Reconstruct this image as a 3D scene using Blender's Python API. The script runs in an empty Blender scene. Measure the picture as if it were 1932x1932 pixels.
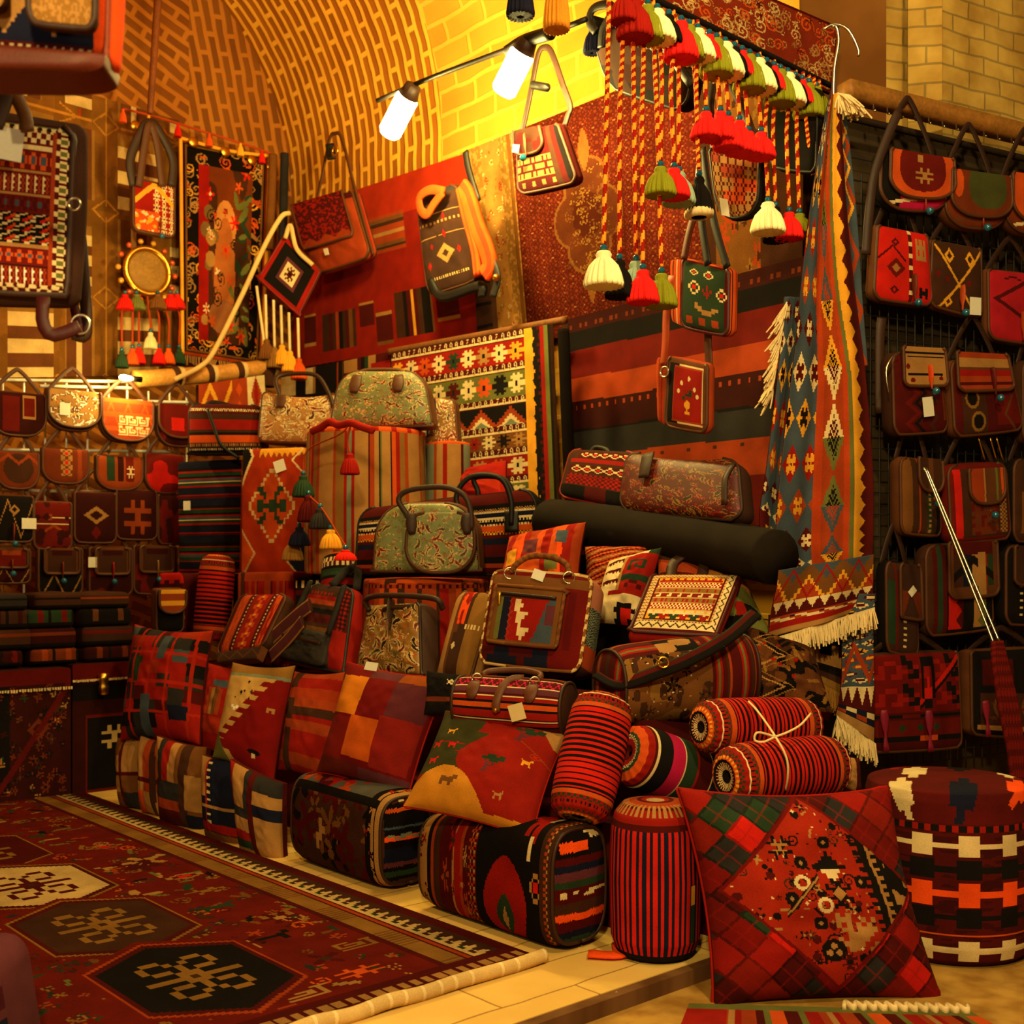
import bpy, math, random
import numpy as np
from math import pi, sin, cos, radians
A3 = np.array
rng = np.random.default_rng(7)
sc = bpy.context.scene
COL = sc.collection
# ---------------------------------------------------------------- camera, world, exposure
F, CX, HY, HC = 2247.0, 966.0, 1067.0, 1.25
cam = bpy.data.cameras.new('camera'); cam_o = bpy.data.objects.new('camera', cam); COL.objects.link(cam_o)
cam.sensor_width = 36.0; cam.lens = F / 1932 * 36; cam.shift_y = (HY - 966) / 1932
cam_o.location = (0, 0, HC); cam_o.rotation_euler = (pi / 2, 0, 0); cam.clip_start = .05
cam.dof.use_dof = True; cam.dof.focus_distance = 4.3; cam.dof.aperture_fstop = 3.5
sc.camera = cam_o
vs = sc.view_settings; vs.view_transform = 'Standard'; vs.look = 'None'; vs.gamma = 1; vs.use_curve_mapping = False
vs.exposure = 0.0
wd = bpy.data.worlds.new('world'); sc.world = wd; wd.use_nodes = True
wd.node_tree.nodes['Background'].inputs[0].default_value = (1, .5, .13, 1)
wd.node_tree.nodes['Background'].inputs[1].default_value = .07
def lamp(name, loc, power, color, rad=.12):
    l = bpy.data.lights.new(name, 'POINT'); l.energy = power; l.color = color; l.shadow_soft_size = rad
    o = bpy.data.objects.new(name, l); o.location = loc; COL.objects.link(o); return o
# point lamps added out of the frame to fill the shop front with light
lamp('fill_lamp', (-.3, -.7, 3.2), 720, (1, .72, .25), .15)
lamp('fill_lamp', (1.3, 1.4, 4.4), 440, (1, .74, .30), .15)
lamp('fill_lamp', (-1.35, .7, 1.95), 34, (1, .78, .42), .08)  # added to brighten the backpack and its card at the left edge
lamp('fill_lamp', (1.0, 3.3, 4.9), 90, (1, .78, .28), .1)  # added to brighten the brick pier above the beam
BULB = 480.0      # radiance of the two tube lamps
# ---------------------------------------------------------------- plan of the place
AX = radians(41.56)
D1 = A3([-sin(AX), cos(AX), 0]); D2 = A3([cos(AX), sin(AX), 0])       # along the shop, across it
NC = A3([-.457, .889, 0]); DC = A3([.889, .457, 0]); C0 = A3([1.42, 5.2, 0])   # the facade to the right
Zv = A3([0, 0, 1.])
def W(s, t, z): return s * D1 + t * D2 + A3([0, 0, z])
def PT(t): return (D2, t)
def PS(s): return (D1, s)
def PC(off=0.): return (NC, float(NC @ C0) - off)
def PY(y): return (A3([0, 1., 0]), y)
def PV(yaw, x, y):                        # upright plane of a heading through depth y at column x
    n = A3([-sin(radians(yaw)), cos(radians(yaw)), 0]); return (n, float(n @ A3([(x - CX) / F * y, y, 0])))
def PO(pl, off): return (pl[0], pl[1] - off)     # the plane moved towards the viewer
def at(p, pl):
    r = A3([(p[0] - CX) / F, 1, (HY - p[1]) / F]); y = pl[1] / float(r @ pl[0])
    return r * y + A3([0, 0, HC])
def atz(p, z=0.):
    y = F * (HC - z) / (p[1] - HY); return A3([(p[0] - CX) / F * y, y, z])
def pts(pl, ps): return [at(p, pl) for p in ps]
def WQ(pl, x0, y0, x1, y1):               # an upright rectangle on a plane from its columns and mid heights
    xm = (x0 + x1) / 2; zt = at((xm, y0), pl)[2]; zb = at((xm, y1), pl)[2]
    a = at((x0, y0), pl); b = at((x1, y0), pl)
    return [A3([a[0], a[1], zt]), A3([b[0], b[1], zt]), A3([b[0], b[1], zb]), A3([a[0], a[1], zb])]
def Q4(pt_, pb, tl, tr, br, bl): return [at(tl, pt_), at(tr, pt_), at(br, pb), at(bl, pb)]
def qn(q):
    n = np.cross(q[1] - q[0] + q[2] - q[3], q[3] - q[0] + q[2] - q[1]); return -n / np.linalg.norm(n)   # towards the viewer
def bil(q, u, v):
    u = np.asarray(u, float)[..., None]; v = np.asarray(v, float)[..., None]
    return (1 - v) * ((1 - u) * q[0] + u * q[1]) + v * ((1 - u) * q[3] + u * q[2])
def SUB(q, u0, v0, u1, v1, off=0.):
    n = qn(q) * off; return [bil(q, a, b) + n for a, b in ((u0, v0), (u1, v0), (u1, v1), (u0, v1))]
# ---------------------------------------------------------------- colour
PAL = dict(R=(150, 22, 12), X=(205, 28, 18), D=(78, 12, 10), O=(205, 78, 24), T=(172, 122, 66), C=(228, 200, 146), K=(20, 14, 13),
           N=(22, 24, 46), B=(66, 78, 92), G=(38, 58, 36), L=(104, 104, 48), Y=(232, 160, 44), E=(98, 54, 28), P=(190, 22, 74),
           W=(236, 230, 214), U=(96, 44, 54), S=(160, 58, 22), M=(66, 36, 22), F=(62, 36, 26), H=(120, 128, 104), V=(20, 96, 128),
           Z=(44, 40, 40), Q=(250, 82, 22), J=(116, 70, 30), A=(140, 96, 40), I=(206, 170, 110),
           r=(104, 18, 10), d=(54, 12, 9), o=(150, 60, 22), s=(112, 44, 16), c=(250, 238, 186), l=(132, 132, 28), x=(226, 32, 30), h=(150, 172, 150), y=(255, 156, 44))
def lin(c):
    c = np.asarray(c, float) / 255.; return np.where(c <= .04045, c / 12.92, ((c + .055) / 1.055) ** 2.4)
LP = {k: lin(v) for k, v in PAL.items()}
def cl(k): return LP[k] if isinstance(k, str) else lin(k)
MATS = {}
def _mat(name): m = bpy.data.materials.new(name); m.use_nodes = True; n = m.node_tree.nodes; return m, n, m.node_tree.links, n['Principled BSDF']
def woven(name, rough=.95, scale=420., bump=.25, spec=.12, var=.35, gain=.78):
    if name in MATS: return MATS[name]
    m, n, l, b = _mat(name)
    at_ = n.new('ShaderNodeAttribute'); at_.attribute_name = 'Col'
    tc = n.new('ShaderNodeTexCoord'); nz = n.new('ShaderNodeTexNoise'); nz.inputs['Scale'].default_value = scale; nz.inputs['Detail'].default_value = 2
    n2 = n.new('ShaderNodeTexNoise'); n2.inputs['Scale'].default_value = 9; l.new(tc.outputs['Object'], n2.inputs['Vector'])
    l.new(tc.outputs['Object'], nz.inputs['Vector'])
    ad = n.new('ShaderNodeMath'); ad.operation = 'ADD'; l.new(nz.outputs[0], ad.inputs[0]); l.new(n2.outputs[0], ad.inputs[1])
    mr = n.new('ShaderNodeMapRange'); mr.inputs[1].default_value = .6; mr.inputs[2].default_value = 1.4; mr.inputs[3].default_value = gain * (1 - var); mr.inputs[4].default_value = gain * (1 + var)
    l.new(ad.outputs[0], mr.inputs[0])
    mx = n.new('ShaderNodeVectorMath'); mx.operation = 'SCALE'; l.new(at_.outputs['Color'], mx.inputs[0]); l.new(mr.outputs[0], mx.inputs['Scale'])
    l.new(mx.outputs[0], b.inputs['Base Color'])
    bp = n.new('ShaderNodeBump'); bp.inputs['Strength'].default_value = bump; bp.inputs['Distance'].default_value = .004; l.new(nz.outputs[0], bp.inputs['Height']); l.new(bp.outputs[0], b.inputs['Normal'])
    b.inputs['Roughness'].default_value = rough; b.inputs['Specular IOR Level'].default_value = spec
    MATS[name] = m; return m
def metal(name, col, rough=.3):
    if name in MATS: return MATS[name]
    m, n, l, b = _mat(name); b.inputs['Base Color'].default_value = (*lin(col), 1); b.inputs['Metallic'].default_value = 1; b.inputs['Roughness'].default_value = rough
    MATS[name] = m; return m
def glow(name, col, st):
    m, n, l, b = _mat(name); b.inputs['Base Color'].default_value = (.9, .9, .9, 1); b.inputs['Emission Color'].default_value = (*col, 1); b.inputs['Emission Strength'].default_value = st; return m
def kinds(k):
    return {'cloth': lambda: woven('woven_wool'), 'pile': lambda: woven('knotted_pile', 1., 260., .5, .05), 'leather': lambda: woven('leather', .55, 160., .12, .3, .2, .58),
            'brocade': lambda: woven('brocade', .5, 380., .2, .4, .3), 'yarn': lambda: woven('yarn', .9, 300., .3, .1, .25, .95), 'wood': lambda: woven('wood', .6, 60., .2, .3, .35),
            'paper': lambda: woven('paper', .8, 100., .02, .2, .06), 'bead': lambda: woven('glazed_bead', .15, 50., .0, .6, .1), 'plaster': lambda: woven('plaster', .95, 30., .4, .1, .3),
            'brass': lambda: metal('brass', (214, 160, 60)), 'steel': lambda: metal('steel', (205, 195, 175), .28)}[k]()
# ---------------------------------------------------------------- objects
ORG = {}
def tag(o, label=None, cat=None, group=None, kind=None):
    if label: o['label'] = label
    if cat: o['category'] = cat
    if group: o['group'] = group
    if kind: o['kind'] = kind
    return o
def K(name, label, cat, loc, group=None):
    o = bpy.data.objects.new(name, None); COL.objects.link(o); o.location = [float(x) for x in loc]; o.empty_display_size = .1
    ORG[o] = np.asarray(loc, float); return tag(o, label, cat, group)
def mesh(name, V, Fc, col=None, mat='cloth', par=None, label=None, cat=None, group=None, kind=None, smooth=True, loc=None, uv=None):
    V = np.asarray(V, float)
    if par is not None: org = ORG[par]
    else: org = np.asarray(loc, float) if loc is not None else A3([(V[:, 0].min() + V[:, 0].max()) / 2, (V[:, 1].min() + V[:, 1].max()) / 2, V[:, 2].min()])
    me = bpy.data.meshes.new(name)
    Fc = [np.asarray(f) for f in (Fc if isinstance(Fc, list) else [Fc])]
    nv = sum(len(f) * f.shape[1] for f in Fc); nf = sum(len(f) for f in Fc)
    me.vertices.add(len(V)); me.vertices.foreach_set('co', (V - org).astype(np.float32).ravel())
    me.loops.add(nv); me.loops.foreach_set('vertex_index', np.concatenate([f.ravel() for f in Fc]).astype(np.int32))
    tot = np.concatenate([np.full(len(f), f.shape[1]) for f in Fc]); st_ = np.concatenate([[0], np.cumsum(tot)[:-1]])
    me.polygons.add(nf); me.polygons.foreach_set('loop_start', st_.astype(np.int32)); me.polygons.foreach_set('loop_total', tot.astype(np.int32))
    me.polygons.foreach_set('use_smooth', np.full(nf, smooth)); me.update(calc_edges=True)
    if uv is not None:
        ul = me.uv_layers.new(name='UVMap'); idx = np.concatenate([f.ravel() for f in Fc]); ul.data.foreach_set('uv', np.asarray(uv, np.float32)[idx].ravel())
    if col is not None:
        c = np.asarray(cl(col) if isinstance(col, (str, tuple)) else col, float)
        if c.ndim == 1: c = np.tile(c, (nf, 1))
        a = me.attributes.new('Col', 'FLOAT_COLOR', 'FACE'); a.data.foreach_set('color', np.hstack([c, np.ones((nf, 1))]).astype(np.float32).ravel())
    me.materials.append(kinds(mat) if isinstance(mat, str) else mat)
    o = bpy.data.objects.new(name, me); COL.objects.link(o)
    if par is not None: o.parent = par
    else: o.location = [float(x) for x in org]
    ORG[o] = org; return tag(o, label, cat, group, kind)
def gf(nu, nv, b=0, flip=False):          # quads of a (nu+1)x(nv+1) grid, row by row
    i, j = np.meshgrid(np.arange(nu), np.arange(nv)); a = (i + j * (nu + 1)).ravel() + b
    f = np.stack([a, a + nu + 1, a + nu + 2, a + 1], 1); return f[:, ::-1] if flip else f
def cells(nu, nv):
    U, V = np.meshgrid((np.arange(nu) + .5) / nu, (np.arange(nv) + .5) / nv); return U.ravel(), V.ravel()
def vn(U, V, sc_, seed):                  # value noise
    r = np.random.default_rng(seed).random((67, 67)); x = U * sc_; y = V * sc_; i = np.floor(x).astype(int); j = np.floor(y).astype(int); fx = x - i; fy = y - j
    fx = fx * fx * (3 - 2 * fx); fy = fy * fy * (3 - 2 * fy); g = lambda a, b: r[a % 67, b % 67]
    return (g(i, j) * (1 - fx) + g(i + 1, j) * fx) * (1 - fy) + (g(i, j + 1) * (1 - fx) + g(i + 1, j + 1) * fx) * fy
def rr(ut=0, vt=.0, ub=0, vb=.0, top=1., bot=1.):   # outline: corner rounding above / below, taper
    def h(v):
        w = np.interp(v, [-1, 1], [top, bot])
        if vt > 0: d = np.clip((-v - (1 - vt)) / vt, 0, 1); w = w * (1 - ut * (1 - np.sqrt(np.maximum(0, 1 - d * d))))
        if vb > 0: d = np.clip((v - (1 - vb)) / vb, 0, 1); w = w * (1 - ub * (1 - np.sqrt(np.maximum(0, 1 - d * d))))
        return w
    return h
RND = rr(.3, .3, .3, .3); UB = rr(.08, .1, .75, .9); RB = rr(.1, .1, .35, .3); DT = rr(.75, .9, .15, .15)
def puff(name, q, T, pat, par=None, hw=None, edge=.7, a=4., b=.5, pinch=0., side='E', back='D', res=.0055, mat='cloth', smat=None, sag=0., top=0., wob=.0, gus=.0, seed=1, **kw):
    q = [np.asarray(p, float) for p in q]; n = qn(q)
    wm = max(np.linalg.norm(q[1] - q[0]), np.linalg.norm(q[2] - q[3])); hm = max(np.linalg.norm(q[3] - q[0]), np.linalg.norm(q[2] - q[1]))
    simple = isinstance(pat, str) or isinstance(pat, tuple)
    nu = int(np.clip(wm / res, 8, 230)); nv = int(np.clip(hm / res, 8, 330))
    if simple: nu = min(nu, 18); nv = min(nv, 22)
    # rows are packed near the ends so the rounded outlines stay smooth
    u = np.linspace(-1, 1, nu + 1); v = np.linspace(-1, 1, nv + 1)
    if hw is not None: v = np.sign(v) * (1 - (1 - np.abs(v)) ** 1.25) if nv < 40 else v
    U, V = np.meshgrid(u, v)
    X = U * (hw(V) if hw is not None else 1.); Y = V.copy()
    if pinch: X = X * (1 - pinch * (1 - V ** 2)); Y = Y * (1 - pinch * (1 - U ** 2))
    Y = Y + sag * (1 - U ** 2) * (1 + V) / 2 - top * (1 - U ** 2) * (1 - V) / 2
    Bm = ((1 - np.abs(U) ** a) * (1 - np.abs(V) ** a)) ** b
    wb = (vn(U + 2, V + 2, 3, seed) + .5 * vn(U + 2, V + 2, 7, seed + 1) - .75) * wob * T if wob else 0.
    P = bil(q, (X + 1) / 2, (Y + 1) / 2)
    dz = T / 2 * (edge + (1 - edge) * Bm) + wb * Bm
    Fp = P + n * dz[..., None]; Bp = P - n * (T / 2 * (edge + (1 - edge) * Bm))[..., None]
    uc, vc = cells(nu, nv); xf = (X[:-1, :-1] + X[1:, :-1] + X[:-1, 1:] + X[1:, 1:]).ravel() / 8 + .5; yf = (Y[:-1, :-1] + Y[1:, :-1] + Y[:-1, 1:] + Y[1:, 1:]).ravel() / 8 + .5
    colF = np.tile(cl(pat), (nu * nv, 1)) if simple else pat(xf, yf)
    # rim
    ring = np.concatenate([np.arange(nu + 1), (np.arange(1, nv + 1)) * (nu + 1) + nu, nv * (nu + 1) + np.arange(nu - 1, -1, -1), np.arange(nv - 1, 0, -1) * (nu + 1)])
    Ff = Fp.reshape(-1, 3)[ring]; Bf = Bp.reshape(-1, 3)[ring]; nr = len(ring); cen = (Ff.mean(0) + Bf.mean(0)) / 2
    ns = 1 if edge * T < .012 else (6 if not callable(side) else int(np.clip(T * edge / res, 6, 50)))
    rows = []
    od = (Ff + Bf) / 2 - cen; od = od / (np.linalg.norm(od, axis=1, keepdims=True) + 1e-9)
    for k in range(ns + 1):
        w = k / ns; rows.append(Ff * (1 - w) + Bf * w + od * (gus * sin(pi * w)))
    S = np.concatenate([np.vstack([r_, r_[:1]]) for r_ in rows])
    nF = (nu + 1) * (nv + 1)
    # back grid is coarse
    bu, bv = min(nu, 8), min(nv, 8); iu = np.linspace(0, nu, bu + 1).astype(int); iv = np.linspace(0, nv, bv + 1).astype(int); Bg = Bp[np.ix_(iv, iu)].reshape(-1, 3)
    Vt = np.concatenate([Fp.reshape(-1, 3), S, Bg]); f1 = gf(nu, nv); f2 = gf(nr, ns, nF, True); f3 = gf(bu, bv, nF + len(S), True)
    if callable(side): sc2 = side(*cells(nr, ns))
    else: sc2 = np.tile(cl(side), (nr * ns, 1))
    colr = np.concatenate([colF, sc2, np.tile(cl(back), (bu * bv, 1))])
    return mesh(name, Vt, np.concatenate([f1, f2, f3]), colr, mat, par, **kw)
def crom(ps, m):
    ps = np.asarray(ps, float)
    if len(ps) < 3: t = np.linspace(0, 1, m)[:, None]; return ps[0] * (1 - t) + ps[-1] * t
    e = np.vstack([2 * ps[0] - ps[1], ps, 2 * ps[-1] - ps[-2]]); out = []
    k = len(ps) - 1
    for x in np.linspace(0, k - 1e-9, m):
        i = int(x); t = x - i; p0, p1, p2, p3 = e[i:i + 4]
        out.append(.5 * (2 * p1 + (p2 - p0) * t + (2 * p0 - 5 * p1 + 4 * p2 - p3) * t * t + (3 * p1 - p0 - 3 * p2 + p3) * t ** 3))
    return A3(out)
def swept(ps, a, b, seg=8, m=None, nref=None, taper=None):
    L = sum(np.linalg.norm(A3(ps[i + 1]) - A3(ps[i])) for i in range(len(ps) - 1))
    m = m or max(6, min(60, int(L / .02) + 2)); P = crom(ps, m); nref = A3([0, -1., 0]) if nref is None else nref
    Tn = np.gradient(P, axis=0); Tn /= np.linalg.norm(Tn, axis=1, keepdims=True) + 1e-12
    Sd = np.cross(Tn, nref); bad = np.linalg.norm(Sd, axis=1) < .15; Sd[bad] = np.cross(Tn[bad], A3([.3, .2, .93])); Sd /= np.linalg.norm(Sd, axis=1, keepdims=True); Nn = np.cross(Sd, Tn)
    th = np.linspace(0, 2 * pi, seg, endpoint=False) + (pi / 4 if seg == 4 else 0); k = 1.414 if seg == 4 else 1
    tp = np.ones(m) if taper is None else np.interp(np.linspace(0, 1, m), np.linspace(0, 1, len(taper)), taper)
    ex = .45 if (b < a * .6 and seg > 4) else 1.; cx_ = np.sign(np.cos(th)) * np.abs(np.cos(th)) ** ex; sx_ = np.sign(np.sin(th)) * np.abs(np.sin(th)) ** ex
    Vt = P[:, None] + (Sd[:, None] * (cx_ * a * k)[None, :, None] + Nn[:, None] * (sx_ * b * k)[None, :, None]) * tp[:, None, None]
    i, j = np.meshgrid(np.arange(seg), np.arange(m - 1)); f = np.stack([i + j * seg, (i + 1) % seg + j * seg, (i + 1) % seg + (j + 1) * seg, i + (j + 1) * seg], -1).reshape(-1, 4)
    return Vt.reshape(-1, 3), f, m, seg
def sweep(name, ps, a, b=None, col='E', par=None, mat='leather', seg=8, m=None, nref=None, taper=None, spiral=None, **kw):
    b = a if b is None else b
    V, f, m, seg = swept(ps, a, b, seg, m, nref, taper)
    cap = A3([list(range(seg))[::-1], [(m - 1) * seg + k for k in range(seg)]])
    if spiral:
        k = np.arange(len(f)); i = k % seg; j = k // seg; c = A3([cl(spiral[0]), cl(spiral[1])])[(((i / seg + j * spiral[2] * .1) % 1) > .5).astype(int)]
        c = np.vstack([c, c[:2]])
    elif callable(col):
        k = np.arange(len(f)); c = col((k % seg + .5) / seg, (k // seg + .5) / (m - 1)); c = np.vstack([c, c[:2]])
    else: c = col
    return mesh(name, V, [f, cap], c, mat, par, **kw)
def lathe(name, p0, p1, prof, col, par=None, seg=32, mat='cloth', ridge=None, spin=0., sq=1., res=None, **kw):
    """prof: (radius, position 0..1 along p0-p1); sampled finely when res is given so that a pattern can run over it"""
    p0 = A3(p0, float); p1 = A3(p1, float); ax = p1 - p0; L = np.linalg.norm(ax); ax = ax / L
    pr = A3(prof, float)
    if res:
        d = np.concatenate([[0], np.cumsum(np.hypot(np.diff(pr[:, 0]), np.diff(pr[:, 1]) * L))]); k = max(len(pr), int(d[-1] / res)); x = np.linspace(0, d[-1], k + 1)
        pr = np.stack([np.interp(x, d, pr[:, 0]), np.interp(x, d, pr[:, 1])], 1); seg = max(seg, min(260, int(2 * pi * pr[:, 0].max() / res)))
    e = A3([0, -1., 0]) if abs(ax[1]) < .9 else A3([1., 0, 0]); e = e - ax * (e @ ax); e /= np.linalg.norm(e); g = np.cross(ax, e)
    th = np.linspace(0, 2 * pi, seg + 1) + spin; m = len(pr)
    R = np.repeat(pr[:, :1], seg + 1, 1)
    if ridge: R = R * (1 + ridge[1] * np.cos(th * ridge[0])[None] * (1 if len(ridge) < 3 else np.interp(pr[:, 1], ridge[2], ridge[3])[:, None]))
    V = p0 + ax * (pr[:, 1:] * L)[:, :, None] + (e[None, None] * np.cos(th)[None, :, None] + g[None, None] * (sq * np.sin(th))[None, :, None]) * R[..., None]
    f = gf(seg, m - 1, 0, True); caps = []
    if callable(col):
        d = np.concatenate([[0], np.cumsum(np.hypot(np.diff(pr[:, 0]), np.diff(pr[:, 1]) * L))]); d = d / d[-1]
        uc, vc = np.meshgrid((np.arange(seg) + .5) / seg, (d[1:] + d[:-1]) / 2); col = col(uc.ravel(), vc.ravel())
    return mesh(name, V.reshape(-1, 3), f, col, mat, par, **kw)
def box(name, q, T, col, par=None, mat='cloth', **kw):       # a plain slab behind a quad (edges kept sharp)
    n = qn([A3(p, float) for p in q]); V = A3([*q] + [p - n * T for p in q]); f = A3([[3, 2, 1, 0], [4, 5, 6, 7], [0, 1, 5, 4], [1, 2, 6, 5], [2, 3, 7, 6], [3, 0, 4, 7]])
    return mesh(name, V, f, col, mat, par, smooth=False, **kw)
def bead(name, c, r, col, par, mat='bead'): return lathe(name, c - Zv * r, c + Zv * r, [(r * sin(pi * k / 8) + 1e-4, (1 - cos(pi * k / 8)) / 2) for k in range(9)], col, par, 14, mat)
def tagcard(par, q, sz, u=.5, v=.5, off=.02, rot=0., col='W'):        # a small paper price tag
    c = bil(q, u, v) + qn(q) * off; e = q[1] - q[0]; e = e / np.linalg.norm(e); g = q[3] - q[0]; g = g / np.linalg.norm(g)
    e2 = e * cos(rot) + g * sin(rot); g2 = g * cos(rot) - e * sin(rot); w, h = sz[0] / 2, sz[1] / 2
    return box('price_tag', [c - e2 * w - g2 * h, c + e2 * w - g2 * h, c + e2 * w + g2 * h, c - e2 * w + g2 * h], .002, col, par, 'paper', label='white paper price tag')
# ---------------------------------------------------------------- pattern language: each op paints cells by (U,V)
def pt(base, *ops):
    def f(U, V):
        c = np.tile(cl(base), (len(U), 1))
        for o in ops: o(U, V, c)
        return c
    f.ops = ops; return f
def st(spec, ax=1, n=1, lo=0., hi=1., wav=0.):       # bands "R3 K1 O2" along an axis, n repeats
    it = [(s[0], float(s[1:] or 1)) for s in spec.split()]; w = A3([x[1] for x in it]); ed = np.cumsum(w) / w.sum(); pc = A3([cl(x[0]) for x in it])
    def o(U, V, c):
        x = V if ax else U; y = U if ax else V
        if wav: x = x + wav * np.sin(y * 9 + x * 5)
        k = (x >= lo) & (x < hi); z = ((x[k] - lo) / (hi - lo) * n) % 1.; c[k] = pc[np.minimum(np.searchsorted(ed, z, 'right'), len(it) - 1)]
    return o
def hx(cx, cy, rx, ry, col, k=.5):     # hexagon with its points up and down
    def o(U, V, c): x = np.abs(U - cx) / rx; y = np.abs(V - cy) / ry; c[(x <= 1) & (y + k * x <= 1)] = cl(col)
    return o
def rc(u0, v0, u1, v1, col, *ops):
    def o(U, V, c):
        k = (U >= u0) & (U < u1) & (V >= v0) & (V < v1)
        if col is not None: c[k] = cl(col)
        if ops and k.any():
            cc = c[k]; 
            for p in ops: p((U[k] - u0) / (u1 - u0), (V[k] - v0) / (v1 - v0), cc)
            c[k] = cc
    return o
def dm(cs, rx, ry, col, ring=0., pw=1., step=0):     # diamonds (pw 1) / ellipses (pw 2) at centres
    cs = [cs] if isinstance(cs[0], (int, float)) else cs
    def o(U, V, c):
        for cx, cy in cs:
            x = np.abs(U - cx) / rx; y = np.abs(V - cy) / ry
            if step: x = np.ceil(x * step) / step
            d = (x ** pw + y ** pw); c[(d <= 1) & (d > ring)] = cl(col)
    return o
def zz(pos, amp, n, w, col, ax=1, lo=0., hi=1.):     # zigzag line
    def o(U, V, c):
        x, y = (U, V) if ax else (V, U); t = np.abs(((x * n) % 1) * 2 - 1) * 2 - 1; c[(np.abs(y - pos - amp * t) < w) & (x > lo) & (x < hi)] = cl(col)
    return o
def tooth(pos, amp, n, col, ax=1, up=True, steps=0, hi=1.):  # saw teeth filled beyond pos
    def o(U, V, c):
        x, y = (U, V) if ax else (V, U); t = np.abs(((x * n) % 1) * 2 - 1)
        if steps: t = np.round(t * steps) / steps
        e = pos + amp * t; c[(y > e) & (y < hi) if up else (y < e)] = cl(col)
    return o
def chk(nu, nv, cols, seed=1, jit=0., sub=None):
    r = np.random.default_rng(seed); g = r.integers(0, len(cols), (nv, nu)); pc = A3([cl(x) for x in cols]); ju = r.uniform(-jit, jit, (nv,))
    def o(U, V, c):
        j = np.clip((V * nv).astype(int), 0, nv - 1); i = np.clip(((U + ju[j]) * nu).astype(int), 0, nu - 1); c[:] = pc[g[j, i]]
    return o
def bd(w, col, asp=1.):                    # frame, asp = width/height
    def o(U, V, c): c[(U < w) | (U > 1 - w) | (V < w * asp) | (V > 1 - w * asp)] = cl(col)
    return o
def nz(scale, thr, col, seed=1, su=1., hi=9.):       # blotchy organic patches
    def o(U, V, c):
        x = vn(U * su, V, scale, seed); c[(x > thr) & (x < hi)] = cl(col)
    return o
def bm(cx, cy, w, h, rows, mp=None, nx=1, ny=1, alt=None):   # little woven bitmap, tiled nx x ny over the rectangle
    rows = rows.split('|'); H_, W_ = len(rows), max(len(r) for r in rows); g = [r.ljust(W_, '.') for r in rows]; ch = A3([[ord(x) for x in r] for r in g])
    def o(U, V, c):
        x = (U - cx) / w + .5; y = (V - cy) / h + .5; k = np.where((x >= 0) & (x < 1) & (y >= 0) & (y < 1))[0]
        if not len(k): return
        tx = x[k] * nx; ty = y[k] * ny; i = ((tx % 1) * W_).astype(int); j = ((ty % 1) * H_).astype(int); z = ch[j, i]; ti = tx.astype(int)
        for q in set(z.tolist()):
            s = chr(q)
            if s == '.': continue
            if s == '*' and alt: 
                for n_, a_ in enumerate(alt): c[k[(z == q) & (ti % len(alt) == n_)]] = cl(a_)
                continue
            if s == '*': s = mp if isinstance(mp, str) else 'C'
            elif mp and not isinstance(mp, str) and s in mp: s = mp[s]
            c[k[z == q]] = cl(s)
    return o
def sca(n, size, cols, seed=1, kind='f', box_=(0, 0, 1, 1), asp=1.):  # scattered little motifs; asp = width/height of the panel
    r = np.random.default_rng(seed); it = [(r.uniform(box_[0], box_[2]), r.uniform(box_[1], box_[3]), size * r.uniform(.6, 1.3), cols[r.integers(len(cols))], r.uniform(0, 6.28), r.integers(9)) for _ in range(n)]
    def o(U, V, c):
        for cx, cy, s, co, an, kk in it:
            x = (U - cx) / s; y = (V - cy) / s / asp; k = np.where((np.abs(x) < 1.6) & (np.abs(y) < 1.6))[0]
            if not len(k): continue
            x = x[k]; y = y[k]; d = np.hypot(x, y); a = np.arctan2(y, x)
            if kind == 'f': m = d < .55 + .35 * np.cos(a * (4 + kk % 3) + an); c[k[m]] = cl(co); c[k[d < .25]] = cl(cols[(kk + 1) % len(cols)])
            elif kind == 'd': c[k[np.abs(x) + np.abs(y) < .8]] = cl(co)
            elif kind == 'o': c[k[d < .8]] = cl(co)
            elif kind == 'b': xx = x * cos(an) + y * sin(an); yy = -x * sin(an) + y * cos(an); c[k[(np.abs(xx) < 1.1) & (np.abs(yy) < .28)]] = cl(co)
            elif kind == 'p':               # paisley: drop with a curled tip, light outline
                xx = x * cos(an) + y * sin(an); yy = -x * sin(an) + y * cos(an); w_ = np.sqrt(np.clip((1.1 - yy) / 2.2, 0, 1)) * .62 * (yy < 1.1) * (yy > -1.0); xo = xx - .35 * np.clip(yy, -1, 1.1) ** 2
                w_ = np.where(yy < -.35, np.sqrt(np.clip(.42 - (yy + .35) ** 2, 0, 1)) * .86, w_ * .8)
                c[k[np.abs(xo) < w_]] = cl(cols[-1]); c[k[np.abs(xo) < w_ * .62]] = cl(co); c[k[np.abs(xo) < w_ * .28]] = cl(cols[0])
            elif kind == 'c':               # curl
                sp = np.abs(((d * 1.6 - (a + an) / 6.283) % 1) - .5); c[k[(d < 1.) & (sp < .17)]] = cl(co)
            elif kind == 'l': xx = x * cos(an) + y * sin(an); yy = -x * sin(an) + y * cos(an); c[k[(xx ** 2 + (yy / .35) ** 2) < 1]] = cl(co)
    return o
KST = '..*.*..|.*****.|..***..|***K***|***K***|..***..|.*****.|..*.*..'
def xx(cx, cy, sl, w, col):            # two crossed lines
    def o(U, V, c): c[np.abs(np.abs(V - cy) - sl * np.abs(U - cx)) < w] = cl(col)
    return o
STAR = '..*..*..|..*..*..|********|...**...|...**...|********|..*..*..|..*..*..'
GULI = '...*..*...|...****...|.*..**..*.|.********.|...*KK*...|...*KK*...|.********.|.*..**..*.|...****...|...*..*...'
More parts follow.
